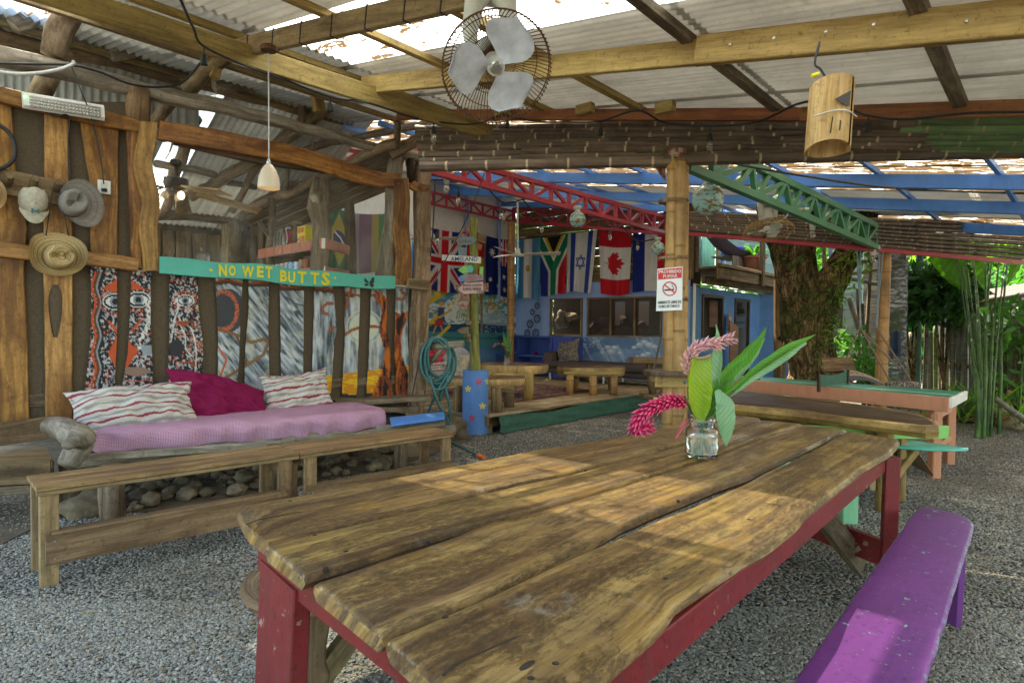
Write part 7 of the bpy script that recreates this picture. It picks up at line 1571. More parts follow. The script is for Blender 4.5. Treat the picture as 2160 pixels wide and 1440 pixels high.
cable('lounge_cable', [PD(1020, 384, 9.2), PD(1057, 425, 9.5), PD(1100, 422, 9.5), PD(1120, 415, 9.6)], .012, K['black'], lab='black cable sagging to the bulb by the fan rod', cat='cable')
cable('lounge_cable', [PD(1058, 357, 9.2), PD(1095, 412, 9.6), PD(1143, 458, 10), PD(1185, 455, 10), PD(1215, 440, 10.2)], .012, K['black'], lab='black cable looping down to the bulb left of the globe', cat='cable')
cable('lounge_cable', [PD(1235, 452, 10), PD(1287, 478, 10.5), PD(1310, 476, 10.6), PD(1345, 508, 11), PD(1395, 500, 10)], .012, K['black'], lab='black cable looping in front of the maple leaf flag', cat='cable')
cable('guy_wire', [PD(1023, 362, 7.8), PD(985, 460, 7.7), PD(910, 605, 7.6)], .006, K['black'], lab='thin dark wire slanting past the crossed-stripe flag', cat='wire')
cable('guy_wire', [PD(918, 382, 7.6), PD(914, 470, 7.5), (PD(908, 540, 7.5))], .008, K['black'], lab='dark wire hanging beside the end post of the mural wall', cat='wire')
cable('truss_cable', [PD(1530, 342, 5.8), PD(1700, 372, 6.2), PD(1900, 398, 6.8), PD(2200, 410, 7.6)], .011, K['black'], lab='long black cable crossing below the blue roof beams', cat='cable')
# white ceiling fans
for px_, py_, d, lab, an, rt_ in ((1092, 537, 10.0, 'white ceiling fan on a thin rod in front of the flags', 0.05, 425), (880, 503, 9.5, 'white ceiling fan blade reaching across the crossed-stripe flag', .2, 430)):
    c = PD(px_, py_, d); t = thing('ceiling_fan', lab, 'ceiling fan', c)
    m = MB(); m.lathe([(0, -.03), (.09, -.03), (.10, 0), (.045, .02), (.035, .09), (0, .1)], c, 16); obj('motor', m, K['cream'], t, smooth='auto'); m = MB(); m.tube([c+Z*.08, PD(px_, rt_, d)], .014, 8); obj('rod', m, K['cream'], t)
    for k_ in range(3):
        a = an+k_*2*math.pi/3+(0 if px_ > 1000 else .1); dd_ = Vector((math.cos(a), math.sin(a), 0)); m = MB(); m.bar(c+dd_*.09+Z*.01, c+dd_*.68+Z*.03, .05, .006, Vector((-dd_.y*.35, dd_.x*.35, 1)), w1=.12); obj('blade', m, K['cream'], t)
# basket fan on green truss
fc2 = PD(1620, 488, 7.0)
ft2, _ = fan('caged_fan', 'white fan facing down in a yellowed wire cage under the green truss', fc2, Vector((.05, -.25, -1)), .27, 3, K['rustl'], K['cream'], 34, rot=.3, bs=.55)
m = MB(); 
for s_ in (-.07, .07): m.tube([fc2+Vector((s_, 0, .16)), fc2+Vector((s_*1.2, .02, .30)), fc2+Vector((s_*.7, .02, .38))], [.03, .04, .05], 10)
m.tube([fc2+Vector((0, .02, .30)), fc2+Vector((0, .02, .36))], [.10, .09], 14); obj('bracket', m, K['cream'], ft2, smooth=True)
cable('fan_cord', [PD(1640, 470, 7), PD(1660, 455, 7), PD(1658, 438, 7), PD(1640, 433, 7)], .008, K['cord'], ft2)
# ------------------------------------------------ lounge furniture
def legs4(t, P, z, r, mat, n=4, hh=DZ):
    for p in P: m = MB(); m.log([Vector((p.x, p.y, hh)), Vector((p.x, p.y, z))], r, 12, nz=.12, bend=0); obj('leg', m, mat, t, smooth=True)
def slabtop(t, c, ax, L, Wd, th, z, e=3.2, top=True):
    ax = Vector(ax).normalized(); ay = Vector((-ax.y, ax.x, 0)); N = 40; sd_ = R.uniform(0, 30); ring = []
    for i in range(N):
        q = 2*math.pi*i/N; cc, ss_ = math.cos(q), math.sin(q); k_ = (abs(cc)**e+abs(ss_)**e)**(-1/e)*(1+.07*mn.noise(Vector((cc*1.5+sd_, ss_*1.5, 0)))); ring.append((cc*k_*L/2, ss_*k_*Wd/2))
    pt = lambda x, y, zz: Vector((c.x, c.y, 0))+ax*x+ay*y+Z*zz
    m = MB(); m.loft([[pt(x*f, y*f, zz) for x, y in ring] for f, zz in ((.97, z-th), (1.0, z-th*.7), (1.01, z-th*.3), (.985, z-.001))]); obj('slab_edge', m, K['slabe'], t, smooth='auto')
    m = MB(); m.prism([pt(x*.982, y*.982, z+.003) for x, y in ring], Z, .004); obj('slab_top', m, K['slabt'], t)
t = thing('low_slab_table', 'pale low slab table on round bamboo legs in front of the sofa', 'table', PZ(1250, 815, DZ)); zt_ = .56
a, b = PD(1178, 782, 10.9), PD(1325, 783, 10.7); c = (a+b)/2; zt_ = c.z+.0; slabtop(t, c+Vector((0, .35, 0)), (b-a), (b-a).length, .75, .15, c.z+.055)
legs4(t, [PD(1202, 800, 10.7), PD(1251, 815, 10.5), PD(1295, 808, 10.6), PD(1215, 800, 11.4), PD(1290, 800, 11.4)], c.z-.06, .065, K['bam']); m = MB(); m.bar(PD(1190, 786, 10.8)-Z*.0, PD(1312, 787, 10.7), .06, .05); obj('apron', m, K['pine'], t)
t = thing('low_slab_table', 'dark-topped thick slab table on the rug with a small flower bottle', 'table', PZ(1080, 830, DZ)); a, b = PD(1008, 776, 9.9), PD(1160, 780, 9.7); c = (a+b)/2; slabtop(t, c+Vector((0, .5, 0)), (b-a), (b-a).length, 1.0, .13, c.z+.05, 2.3); tz2 = c.z+.05
legs4(t, [PD(1115, 822, 9.75), PD(1035, 815, 10), PD(1118, 806, 10.6), PD(1040, 806, 10.6)], c.z-.06, .07, K['pine']); m = MB(); m.bar(PD(1040, 793, 9.85), PD(1125, 793, 9.8), .06, .09); obj('apron', m, K['slabe'], t)
t = thing('low_slab_table', 'round-ended slab bench-table right behind the blue bollard', 'table', PZ(1020, 870, DZ)); a, b = PD(938, 805, 8.5), PD(1112, 806, 8.5); c = (a+b)/2; slabtop(t, c+Vector((0, .45, 0)), (b-a), (b-a).length, .8, .10, c.z+.03, 2.2)
legs4(t, [PD(1047, 858, 8.35), PD(1074, 850, 8.9), PD(967, 860, 8.35), PD(975, 850, 8.9)], c.z-.06, .075, K['rough'])
m = MB(); m.bar(PD(1035, 820, 8.5), PD(1085, 822, 8.5), .06, .07); obj('apron', m, K['rough'], t)
bv = thing('flower_bottle', 'small clear bottle with pink ginger and leaves on the dark slab table', 'vase', Vector((0, 0, 0))); 
c = PD(1070, 770, 10.1); c.z = tz2+.004; m = MB(); m.lathe([(0, 0), (.05, 0), (.052, .14), (.025, .19), (.027, .25), (0, .25)], c, 16); obj('bottle', m, K['glass'], bv, smooth='auto')
for P, w_ in (([c+Z*.1, c+Vector((-.03, 0, .35)), c+Vector((-.08, 0, .56))], .035), ([c+Z*.1, c+Vector((0, .02, .4)), c+Vector((.02, .02, .60))], .035), ([c+Z*.1, c+Vector((.05, 0, .3)), c+Vector((.07, 0, .42))], .03)):
    Q = resamp(P, 8); m = MB(); m.grid([[p+Vector((s*w_*math.sin(math.pi*min(.99, i/7+.05)), .02*abs(s), 0)) for s in (-1, 0, 1)] for i, p in enumerate(Q)]); obj('leaf', m, K['lf3'], bv, smooth=True)
Q = resamp([c+Z*.2, c+Vector((-.03, 0, .30)), c+Vector((-.12, 0, .33)), c+Vector((-.24, 0, .29))], 40); m = MB(); cl = []
for i in range(70): p = Q[min(39, int(i*.57))+0]; d = Vector((R.gauss(0, 1), R.gauss(0, 1), R.gauss(0, 1))).normalized(); s = d.cross(Z).normalized()*.008; m.add([p-s, p+s, p+d*.045], [(0, 1, 2)], [[(0, 0)]*3]); cl += [(.6, .12, .18)]*2+[(.8, .4, .42)]
m.c = cl; obj('flower_spike', m, K['vpetal'], bv)
# sofa
t = thing('sofa', 'long low dark brown daybed sofa with a roll arm under the cloud mural', 'sofa', PZ(1270, 800, DZ)); sl_, sr_ = SP(1166, 775, 11.05), SP(1400, 790, 11.05); wL, wR = sl_.dot(M2), sr_.dot(M2)
def sbx(s0, s1, w0, w1, z0, z1, mat, nm, ch=.03): m = MB(); m.bar(SW((s0+s1)/2, w0, (z0+z1)/2), SW((s0+s1)/2, w1, (z0+z1)/2), s1-s0, z1-z0, Z, ch=ch); return obj(nm, m, mat, t, smooth='auto')
sbx(10.75, 11.65, wL, wR-1, .52, .66, K['sofa'], 'cushion', .04); sbx(10.8, 11.65, wL-.0, wR-1, .40, .515, K['sofa'], 'base')
for s_, w_ in ((10.85, wL-.08), (11.6, wL-.08), (10.85, wL-1.45), (11.6, wL-1.45)): m = MB(); m.bar(SW(s_, w_, DZ), SW(s_, w_, .41), .04, .04); obj('leg', m, K['steel'], t)
m = MB(); m.tube([SW(10.75, wL-.08, .73), SW(11.65, wL-.08, .73)], .13, 16); obj('roll_arm', m, K['sofa'], t, smooth='auto')
pillow('cushion', 'speckled brown square cushion leaning on the sofa arm', SP(1199, 742, 11.0)+Z*.0, M2*-.56+Z*.12, Z*.50+M2*.10+U2*.16, .22, K['cush'])
# cabinet
t = thing('open_cabinet', 'open dark blue shelving cabinet beside the sofa', 'cabinet', SP(1110, 790, 11.4)); ca, cb = SP(1028, 707, 11.3).dot(M2), SP(1163, 709, 11.3).dot(M2); cz = SP(1110, 708, 11.3).z
def cbx(w0, w1, z0, z1, s0=11.3, s1=11.75, nm='board'): m = MB(); m.bar(SW((s0+s1)/2, w0, (z0+z1)/2), SW((s0+s1)/2, w1, (z0+z1)/2), s1-s0, z1-z0, Z, ch=.004); return obj(nm, m, K['cab'], t)
cbx(ca, cb, cz-.04, cz, nm='top'); cbx(ca, cb, DZ+.1, DZ+.14, nm='shelf'); mz = SP(1110, 750, 11.3).z; cbx(ca, cb, mz-.02, mz+.02, nm='shelf'); cbx(ca, cb, DZ, cz, 11.73, 11.75, nm='back')
for w_ in (ca, (ca*.52+cb*.48), cb+.04): cbx(w_, w_-.05, DZ, cz-.04, nm='side')
cbx(cb, cb-.55, DZ+.0, cz-.01, 11.35, 11.75, nm='end_cupboard')
for x, y, lab, mt, sz in ((1088, 744, 'folded turquoise cloth on the cabinet shelf', K['teal'], (.16, .1, .02)), (1130, 745, 'small dark fruit-like ornaments on the cabinet shelf', K['magenta'], (.06, .05, .05)), (1043, 768, 'pale book on the lowest cabinet shelf', K['white'], (.14, .1, .04)), (1140, 770, 'small pale driftwood on the lowest cabinet shelf', K['grey'], (.16, .05, .03))):
    p = SP(x, y, 11.45); m = MB(); m.blob(p, sz[0], sz[1], sz[2], .2, 2); o_ = obj('shelf_item', m, mt, None); tag(o_, lab, 'ornament')
# armchair / cushions left
t = thing('armchair', 'pale grey upholstered armchair behind the hose', 'armchair', PD(965, 800, 10.5)); m = MB(); m.blob(PD(958, 768, 10.6), .42, .25, .33, .2, 3); obj('backrest', m, K['grass'], t, smooth=True); m = MB(); m.blob(PD(945, 792, 10.2), .45, .3, .14, .15, 3); obj('seat', m, K['grass'], t, smooth=True)
for x in (925, 985): p = PD(x, 815, 10.2); m = MB(); m.bar(Vector((p.x, p.y, DZ)), p, .05, .05); obj('leg', m, K['rough'], t)
pillow('cushion', 'beige twisted cushion on the armchair behind the hose', PD(962, 774, 9.95), Vector((.42, -.1, 0)), Vector((.05, .12, .40)), .2, K['capc'])
pillow('cushion', 'bright red cushion partly hidden behind the hose loops', PD(920, 755, 10.3), Vector((.38, 0, 0)), Vector((0, .1, .36)), .14, K['redp'])
pillow('cushion', 'pink and white patterned cushion below the red one', PD(920, 782, 9.9), Vector((.38, 0, .02)), Vector((0, .1, .30)), .14, K['stripe'])
t = thing('wooden_stool', 'small square wooden stool between the sofa and the bamboo post', 'stool', PZ(1375, 812, DZ)); a = PD(1370, 760, 10.3); m = MB(); m.box(a, .62, .4, .09); obj('seat', m, K['rough'], t); m = MB(); m.log([Vector((a.x+.08, a.y, DZ)), a], .06, 10); obj('leg', m, K['rough'], t, smooth=True); m = MB(); m.box(Vector((a.x+.08, a.y, DZ+.03)), .42, .3, .06); obj('foot', m, K['rough'], t)
# ------------------------------------------------ signpost in a blue concrete bollard
db_ = 8.0*.93
c0 = PZ(1002, 912, 0); dB = c0.y
bo = thing('concrete_bollard', 'bright blue concrete cylinder painted with red and yellow flowers', 'bollard', c0); rb = 27.5/F*dB; hb_ = PD(1000, 780, dB).z
m = MB(); m.lathe([(0, 0), (rb*1.0, 0), (rb*1.0, .1), (rb*.985, hb_*.5), (rb*1.0, hb_-.01), (rb*.97, hb_), (0, hb_)], c0, 36); obj('cylinder', m, K['boll'], bo, smooth='auto')
def onb(px, py, k_=1.012): 
    p = PD(px, py, dB-rb*.9); dx = max(-.97*rb, min(.97*rb, p.x-c0.x)); y = c0.y-math.sqrt(max(1e-5, (rb*k_)**2-dx*dx)); return Vector((c0.x+dx, y, PD(px, py, y).z))
for x, y, mt in ((1010, 805, 'redp'), (987, 820, 'yellow'), (1018, 856, 'yellow'), (995, 881, 'redp'), (1029, 804, 'yellow')):
    m = MB()
    for q in range(5):
        a = q*2*math.pi/5-math.pi/2; ca_, sa_ = math.cos(a), math.sin(a); P = [onb(x+ca_*r-sa_*w_, y+sa_*r+ca_*w_) for r, w_ in ((.5, 0), (3.5, -1.7), (6, -2), (7.3, 0), (6, 2), (3.5, 1.7))]; m.add(P, [(0, 1, 2, 3, 4, 5)], [[(0, 0)]*6])
    m.add([onb(x+1.6*math.cos(q), y+1.6*math.sin(q)) for q in range(6)], [(0, 1, 2, 3, 4, 5)], [[(0, 0)]*6]); obj('flower_mark', m, K[mt], bo)
sp = thing('signpost', 'mossy wooden signpost with many painted direction arrows, set in the blue bollard', 'signpost', Vector((c0.x, c0.y, hb_)))
mossy = wood('mossy_post', (.13, .12, .03), (.34, .33, .10), 12, .8, .5, (.06, .08, .02), .4, .05)
m = MB(); m.log([Vector((c0.x, c0.y, hb_-.02)), PD(1001, 720, dB), PD(1000, 600, dB), PD(999, 460, dB)], [.068, .062, .060, .056], 14, nz=.15, bend=.015); obj('post', m, mossy, sp, smooth='auto')
def arrow(P, mat, lines=(), dd=-.09, ink=None, lab=None, wfr=.85):
    m = MB(); dz_ = dB+dd; m.prism([PD(x, y, dz_) for x, y in P], Vector((0, -1, 0)), .022); o = obj('direction_board', m, mat, sp, label=lab)
    for b, x, y, h, w_ in lines: text('lettering', b, ink or K['blk'], o, PD(x, y, dz_-.003), PD(x+10, y+.0, dz_)-PD(x, y, dz_), Z, h/F*dB, w_/F*dB, .001, .015, Vector((0, -1, 0)))
    return o
gy = paint('faded_blue_grey_paint', (.20, .27, .31), None, .7, .7, .5)
arrow([(963, 500), (998, 499), (1006, 506), (996, 515), (965, 519)], gy, (('TRAVELLER', 981, 509, 6, 28),), ink=K['stone'], lab='weathered grey-blue direction board'); arrow([(983, 473), (990, 477), (992, 490), (985, 487)], K['orange'], dd=-.07)
arrow([(1008, 489), (1025, 500), (1024, 514), (1008, 508)], K['rough'], dd=-.05); arrow([(962, 503), (978, 492), (980, 506), (965, 505)], ra, dd=-.05)
arrow([(932, 537), (1015, 542), (1014, 555), (932, 549)], K['white'], (('AMELAND', 979, 546, 9, 56),), dd=-.12, ink=plain('navy_ink', (.03, .05, .2)), lab='long cream direction board lettered AMELAND')
arrow([(966, 520), (985, 522), (984, 542), (967, 540)], gy, dd=-.05); arrow([(1006, 512), (1018, 516), (1014, 528), (1006, 522)], K['orange'], dd=-.05)
arrow([(966, 570), (977, 561), (986, 561), (988, 575), (977, 577)], K['lime'], dd=-.11); arrow([(986, 561), (994, 558), (999, 566), (997, 574), (987, 576)], K['teal'], dd=-.12); arrow([(1012, 562), (1020, 563), (1019, 580), (1011, 578)], K['lime'], dd=-.05)
arrow([(965, 585), (974, 582), (985, 592), (972, 594)], K['blue'], dd=-.07); arrow([(970, 582), (982, 577), (1020, 580), (1019, 591), (984, 595)], gy, (('OSLO', 1001, 583.5, 9, 27), ('9375 KM', 989, 590, 4, 18)), dd=-.12, ink=K['redp'], lab='grey-blue direction board with OSLO in red letters')
arrow([(956, 604), (972, 598), (974, 612), (962, 614)], ra, dd=-.05); arrow([(1020, 597), (1030, 597), (1030, 615), (1020, 615)], ra, dd=-.06)
pk = paint('faded_pink_paint', (.55, .36, .35), None, .7, .7, .35)
arrow([(965, 610), (978, 597), (1019, 594), (1020, 618), (978, 620)], pk, (('BASQUE COUNTRY', 997, 602, 6, 40), ('EUSKAL HERRIA', 996, 609.5, 6, 38), ('8516 KM', 1012, 615, 3, 13)), dd=-.12, lab='faded pink direction board with two lines of black lettering')
arrow([(958, 625), (971, 617), (989, 620), (989, 632), (972, 632)], ra, dd=-.09, lab='dark red arrow board pointing left'); arrow([(963, 643), (974, 633), (990, 633), (990, 651), (975, 652)], ra, dd=-.09); arrow([(983, 654), (990, 654), (990, 675), (984, 675)], K['oldw'], dd=-.09); arrow([(963, 697), (976, 690), (989, 689), (989, 702), (975, 704)], K['pine2'], dd=-.09); arrow([(982, 677), (994, 674), (995, 684), (984, 686)], K['oldw'], dd=-.1); arrow([(984, 702), (992, 705), (994, 722), (987, 712)], ra, dd=-.07); arrow([(1013, 620), (1019, 620), (1018, 700), (1014, 704)], K['dark'], dd=.06)
# ------------------------------------------------ hose on its peg
hp = thing('hose_peg', 'forked log peg fixed to the end post, holding the hose', 'peg', W(895, 730, .2)); A_p = W(890, 730, .12); Bp = PD(977, 724, A_p.y-.25)
m = MB(); m.log([A_p, A_p.lerp(Bp, .5), Bp], [.05, .045, .042], 10, nz=.3); obj('peg', m, K['grey'], hp, smooth=True); m = MB(); m.log([W(893, 775, .12), A_p.lerp(Bp, .55)], [.04, .035], 8, nz=.3); obj('brace', m, K['grey'], hp, smooth=True)
hc = A_p.lerp(Bp, .40); hd = hc.y-.05; P = []
for i in range(13*8+1):
    q = 2*math.pi*i/13+.0; k_ = i/13; rx = 29+5*math.sin(k_*2.3+1)+3*math.sin(q+k_); ry = 48+7*math.sin(k_*1.7); cxp = 922+4*math.sin(k_*3.1); cyp = 712+ry; P.append(PD(cxp+rx*math.sin(q), cyp-ry*math.cos(q)*1.0, hd+.06*math.sin(k_*2.1+q*.5)))
P += [PD(958, 760, hd), PD(948, 800, hd-.05), PD(925, 850, hd), PD(945, 905, hd)]
hs = cable('garden_hose', P, .0165, K['hose'], None, 7, lab='coiled blue-green garden hose hung over the log peg', cat='hose', nn=2)
cable('hose_strand', [PD(905, 790, hd-.06), PD(925, 850, hd-.06), PD(948, 895, hd), PD(942, 905, hd)], .0165, K['hose'], hs); cable('hose_strand', [PD(950, 780, hd-.05), PD(920, 830, hd-.05), PD(903, 870, hd)], .0165, K['hose'], hs); cable('hose_strand', [PD(935, 800, hd-.03), PD(945, 840, hd-.03), PD(950, 880, hd), PD(938, 905, hd)], .0165, K['hose'], hs)
h = cable('hose_end', [PZ(940, 925, .02), PZ(965, 938, .02), PZ(990, 950, .02), PZ(1012, 962, .03)], .014, K['hose'], None, 7, lab='end of the green hose lying on the gravel with an orange coupling', cat='hose')
m = MB(); m.tube([PZ(1008, 960, .03), PZ(1020, 964, .03)], .02, 10); obj('coupling', m, paint('orange_plastic', (.8, .12, .02), None, .7, .4, .1), h)
cable('post_cable', [W(882, 770, .15), W(876, 800, .15), W(868, 840, .15), W(862, 865, .2)], .007, K['black'], lab='thin black cable at the foot of the end post', cat='cable')
t = thing('leaning_surfboard', 'narrow blue surfboard standing in the gap beside the end post', 'surfboard', W(872, 600, -.3)); m = MB(); rows = []
for i in range(13): f = i/12; y = 510+80*f; w_ = 6*math.sin(math.pi*min(.9, f*.9+.04))**.6; rows.append([PD(871+w_*math.cos(q)*.5+f*-3, y, 8.2)+Vector((0, .02*math.sin(q), 0)) for q in np.linspace(0, 2*math.pi, 11)[:-1]])
m.loft(rows); obj('board', m, K['blue'], t, smooth=True)
# ------------------------------------------------ blue shed and balcony at the right
WB = 5.67
bs_ = thing('blue_shed', 'blue painted shed with two dark doorways below the wooden balcony', 'shed', SW(15, WB, 0))
zs = 2.26
def sx(px): return MP(px, 650, WB).dot(U2)
d1a, d1b, d2a, d2b = sx(1480), sx(1524), sx(1549), sx(1580); e_ = sx(1650)
def rr_(s0, s1, z0, z1, mat=None, nm='wall_panel', w=WB, th=.06): m = MB(); m.prism([SW(s0, w, z0), SW(s1, w, z0), SW(s1, w, z1), SW(s0, w, z1)], -M2, th); return obj(nm, m, mat or K['blued'], bs_)
zd = MP(1500, 622, WB).z; zd2 = MP(1560, 630, WB).z
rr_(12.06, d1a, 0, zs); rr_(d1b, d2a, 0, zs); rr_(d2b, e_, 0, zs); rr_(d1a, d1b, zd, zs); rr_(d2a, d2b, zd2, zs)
zsill = MP(1500, 712, WB).z; rr_(d1a, d1b, 0, max(.4, zsill))
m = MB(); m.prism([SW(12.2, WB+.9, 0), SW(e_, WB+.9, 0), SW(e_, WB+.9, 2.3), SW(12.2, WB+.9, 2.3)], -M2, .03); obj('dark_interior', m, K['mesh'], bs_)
for s0, s1, zt_ in ((d1a, d1b, zd), (d2a, d2b, zd2)):
    m = MB()
    for s_ in (s0+.03, s1-.03): m.bar(SW(s_, WB-.0, .0 if s0 > 14 else max(.4, zsill)), SW(s_, WB-.0, zt_), .06, .06, U2)
    m.bar(SW(s0, WB-.005, zt_-.03), SW(s1, WB-.005, zt_-.03), .06, .06); obj('door_frame', m, K['dark'], bs_)
m = MB(); m.prism([MP(1496, 634, WB+.5), MP(1514, 634, WB+.5), MP(1514, 690, WB+.5), MP(1496, 690, WB+.5)], -M2, .03); obj('inner_door', m, K['orange'], bs_)
for x0, y0, x1, y1, mt in ((1552, 650, 1570, 662, 'rough'), (1553, 668, 1571, 678, 'white'), (1556, 682, 1572, 692, 'cream'), (1552, 640, 1566, 648, 'rough')): m = MB(); m.prism([MP(x0, y0, WB+.45), MP(x1, y0, WB+.45), MP(x1, y1, WB+.45), MP(x0, y1, WB+.45)], -M2, .25); obj('stored_box', m, K[mt], bs_)
m = MB(); m.bar(SW(12.03, WB-.1, 0), SW(12.03, WB-.1, 2.3), .05, .05); obj('corner_trim', m, K['white'], bs_); 
m = MB(); m.bar(SW(12.03, WB-.08, 2.29), SW(e_, WB-.08, 2.29), .03, .03); obj('top_trim', m, K['white'], bs_)
t = thing('orange_board', 'orange painted board standing at the second doorway', 'board', MP(1550, 790, WB-.3)); m = MB(); m.prism([MP(1540, 676, WB-.25), MP(1558, 688, WB-.25), MP(1556, 792, WB-.25), MP(1540, 790, WB-.25)], -M2, .03); obj('board', m, K['orange'], t)
t = thing('small_red_sign', 'narrow dark red board with white letters by the shed door', 'sign', MP(1540, 700, WB-.1)); m = MB(); m.prism([MP(1536, 662, WB-.1), MP(1544, 664, WB-.1), MP(1543, 700, WB-.1), MP(1536, 698, WB-.1)], -M2, .02); obj('board', m, ra, t); text('lettering', 'CH', K['white'], t, MP(1540, 672, WB-.125), U2, Z, .1, .14, .002, 0, -M2)
# balcony
ba = thing('balcony', 'weathered wooden balcony with clapboard house wall above the blue shed', 'balcony', SW(14, WB-.3, 2.3))
BW = WB-.55
pA, pB = MP(1450, 584, BW), MP(1640, 590, BW)
m = MB(); m.bar(SW(12.1, BW, 2.5), SW(17.6, BW, 2.5), .08, .22, wob=.01); obj('beam', m, K['rough'], ba); m = MB(); m.bar(SW(12.1, BW-.03, 2.66), SW(17.6, BW-.03, 2.66), .12, .07); obj('beam', m, K['rough'], ba)
m = MB(); m.bar(SW(12.1, BW+.3, 2.38), SW(18.5, BW+.3, 2.34), .06, .16); obj('beam', m, K['oldw'], ba)
m = MB(); m.prism([SW(12.1, BW, 2.64), SW(17.6, BW, 2.64), SW(17.6, BW+1.8, 2.64), SW(12.1, BW+1.8, 2.64)], Z, .04); obj('floor', m, K['oldw'], ba)
for px_, wd_2, y0, y1 in ((1605, .13, 495, 605), (1452, .12, 485, 590), (1463, .14, 485, 575)):
    s_ = MP(px_, 590, BW-.05).dot(U2); m = MB(); m.bar(SW(s_, BW-.07, MP(px_, y1, BW).z), SW(s_, BW-.07, 4.4), .1, wd_2, U2); obj('post', m, K['rough'], ba)
HW = BW+1.2
def hx(px): return MP(px, 540, HW).dot(U2)
for j in range(9):
    z0 = 2.66+.2*j; cut = [(12.2, hx(1478)), (hx(1512), 21.5)]
    for s0, s1 in cut: m = MB(); m.bar(SW(s0, HW-.012*(j % 2), z0+.1), SW(s1, HW-.012*(j % 2), z0+.1), .025, .205, Z, wob=.006, seg=8); obj('clapboard', m, paint('grey_green_boards', (.20, .27, .23), None, .7, .8, .6, .2), ba)
for k_ in range(5): s_ = hx(1480+k_*5.6); m = MB(); m.bar(SW(s_, HW-.03, 2.66), SW(s_, HW-.03, 4.4), .02, .14, U2); obj('door_board', m, K['mint'], ba)
for px_ in (1500, 1514): s_ = hx(px_+8); m = MB(); m.bar(SW(s_, HW-.06, 2.66), SW(s_, HW-.06, 4.4), .06, .1, U2); obj('post', m, K['rough'] if px_ == 1500 else K['bluew'], ba)
def leafplant(name, lab, cat, base, n, L, wd, mat, up=.8, seed=0, par=None, droop=.5, grp=None):
    t = thing(name, lab, cat, base, grp) if par is None else par
    for i in range(n):
        a = R.uniform(0, 6.28); e = R.uniform(.3, 1.0)*up; l_ = L*R.uniform(.6, 1.1); d = Vector((math.cos(a), math.sin(a), 0)); P = [base+d*l_*f*(.3+.7*(1-e))+Z*(l_*e*math.sin(f*1.9)*.9-droop*l_*f*f*.3) for f in np.linspace(0, 1, 7)]; s = d.cross(Z).normalized(); m = MB(); m.grid([[p+s*k_*wd*math.sin(math.pi*min(.98, .12+f*.88))+Z*abs(k_)*wd*.3 for k_ in (-1, 0, 1)] for p, f in zip(P, np.linspace(0, 1, 7))]); obj('leaf', m, mat, t, smooth=True)
    return t
pp_ = MP(1590, 566, BW+.2); pp_.z = 2.69
t = thing('potted_plant', 'green plant in a terracotta pot on the balcony edge', 'potted plant', pp_); m = MB(); m.lathe([(0, 0), (.19, 0), (.26, .32), (.29, .33), (.29, .38), (.24, .38), (.22, .3), (0, .3)], pp_, 20); obj('pot', m, K['pot'], t, smooth='auto'); leafplant('', '', '', pp_+Z*.3, 38, .62, .055, K['lf3'], par=t)
bp_ = MP(1545, 560, BW+.6); bp_.z = 3.05; t = thing('blue_bowl', 'blue plastic bowl on a grey crate on the balcony', 'bowl', bp_); m = MB(); m.lathe([(0, 0), (.2, 0), (.27, .2), (.29, .2), (.28, .22), (.25, .21), (.18, .02), (0, .02)], bp_, 20); obj('bowl', m, K['bowl'], t, smooth='auto')
t = thing('crate', 'pale grey wooden crate under the blue bowl', 'crate', bp_-Z*.36); 
for k_ in range(6): m = MB(); m.bar(bp_+U2*(-.42+.17*k_)-Z*.37+M2*-.2, bp_+U2*(-.42+.17*k_)-Z*.01+M2*-.2, .03, .16, U2); obj('plank', m, K['grey'], t)
m = MB(); m.prism([bp_+U2*-.5+M2*-.2-Z*.005, bp_+U2*.52+M2*-.2-Z*.005, bp_+U2*.52+M2*.3-Z*.005, bp_+U2*-.5+M2*.3-Z*.005], Z, .03); obj('lid', m, K['grey'], t)
P = [MP(1518, 500, BW+.3), MP(1535, 522, BW+.3), MP(1560, 540, BW+.3), MP(1590, 548, BW+.2), MP(1603, 545, BW)]; m = MB(); Q = resamp(P, 20); m.grid([[q+Z*dz_+M2*dy_ for dz_, dy_ in ((.16, 0), (.05, .1), (0, .2), (.03, .3))] for q in Q]); tag(obj('hammock', m, plain('woven_hammock', (.10, .09, .14), .9, nz=.6, sc=40), None, smooth=True), 'dark woven hammock slung across the balcony', 'hammock')
# ------------------------------------------------ big forked tree
tr = thing('forked_tree', 'massive mossy forked tree trunk behind the table tennis table', 'tree', PD(1712, 850, 10.8)-Z*0)
TD = 10.8
def tk(P, nm='trunk', n=28):
    pts_ = []; rs_ = []
    for x, y, w_, d in P: pts_.append(PD(x, y, d)); rs_.append(w_/2/F*d)
    Q = resamp(pts_, 44); L = [0]
    for i in range(1, len(pts_)): L.append(L[-1]+(pts_[i]-pts_[i-1]).length)
    rr2 = [float(np.interp(L[-1]*i/43, L, rs_)) for i in range(44)]; t_ = [(Q[min(43, i+1)]-Q[max(0, i-1)]).normalized() for i in range(44)]; rings = []
    for i in range(44):
        a = t_[i].cross(Vector((0, 1, 0))).normalized(); b = t_[i].cross(a); rg = []
        for k_ in range(n):
            q = 2*math.pi*k_/n; p = Q[i]+(a*math.cos(q)+b*math.sin(q))*rr2[i]; f = 1+.14*mn.noise(Vector((math.cos(q)*2.2, math.sin(q)*2.2, i*.09)))+.09*mn.noise(p*7)+.05*math.sin(q*5+i*.12+2*mn.noise(p*2)); rg.append(Q[i]+(p-Q[i])*f)
        rings.append(rg)
    m = MB(); m.loft(rings); return obj(nm, m, K['bark'], tr, smooth=True)
g0 = PZ(1712, 870, 0); 
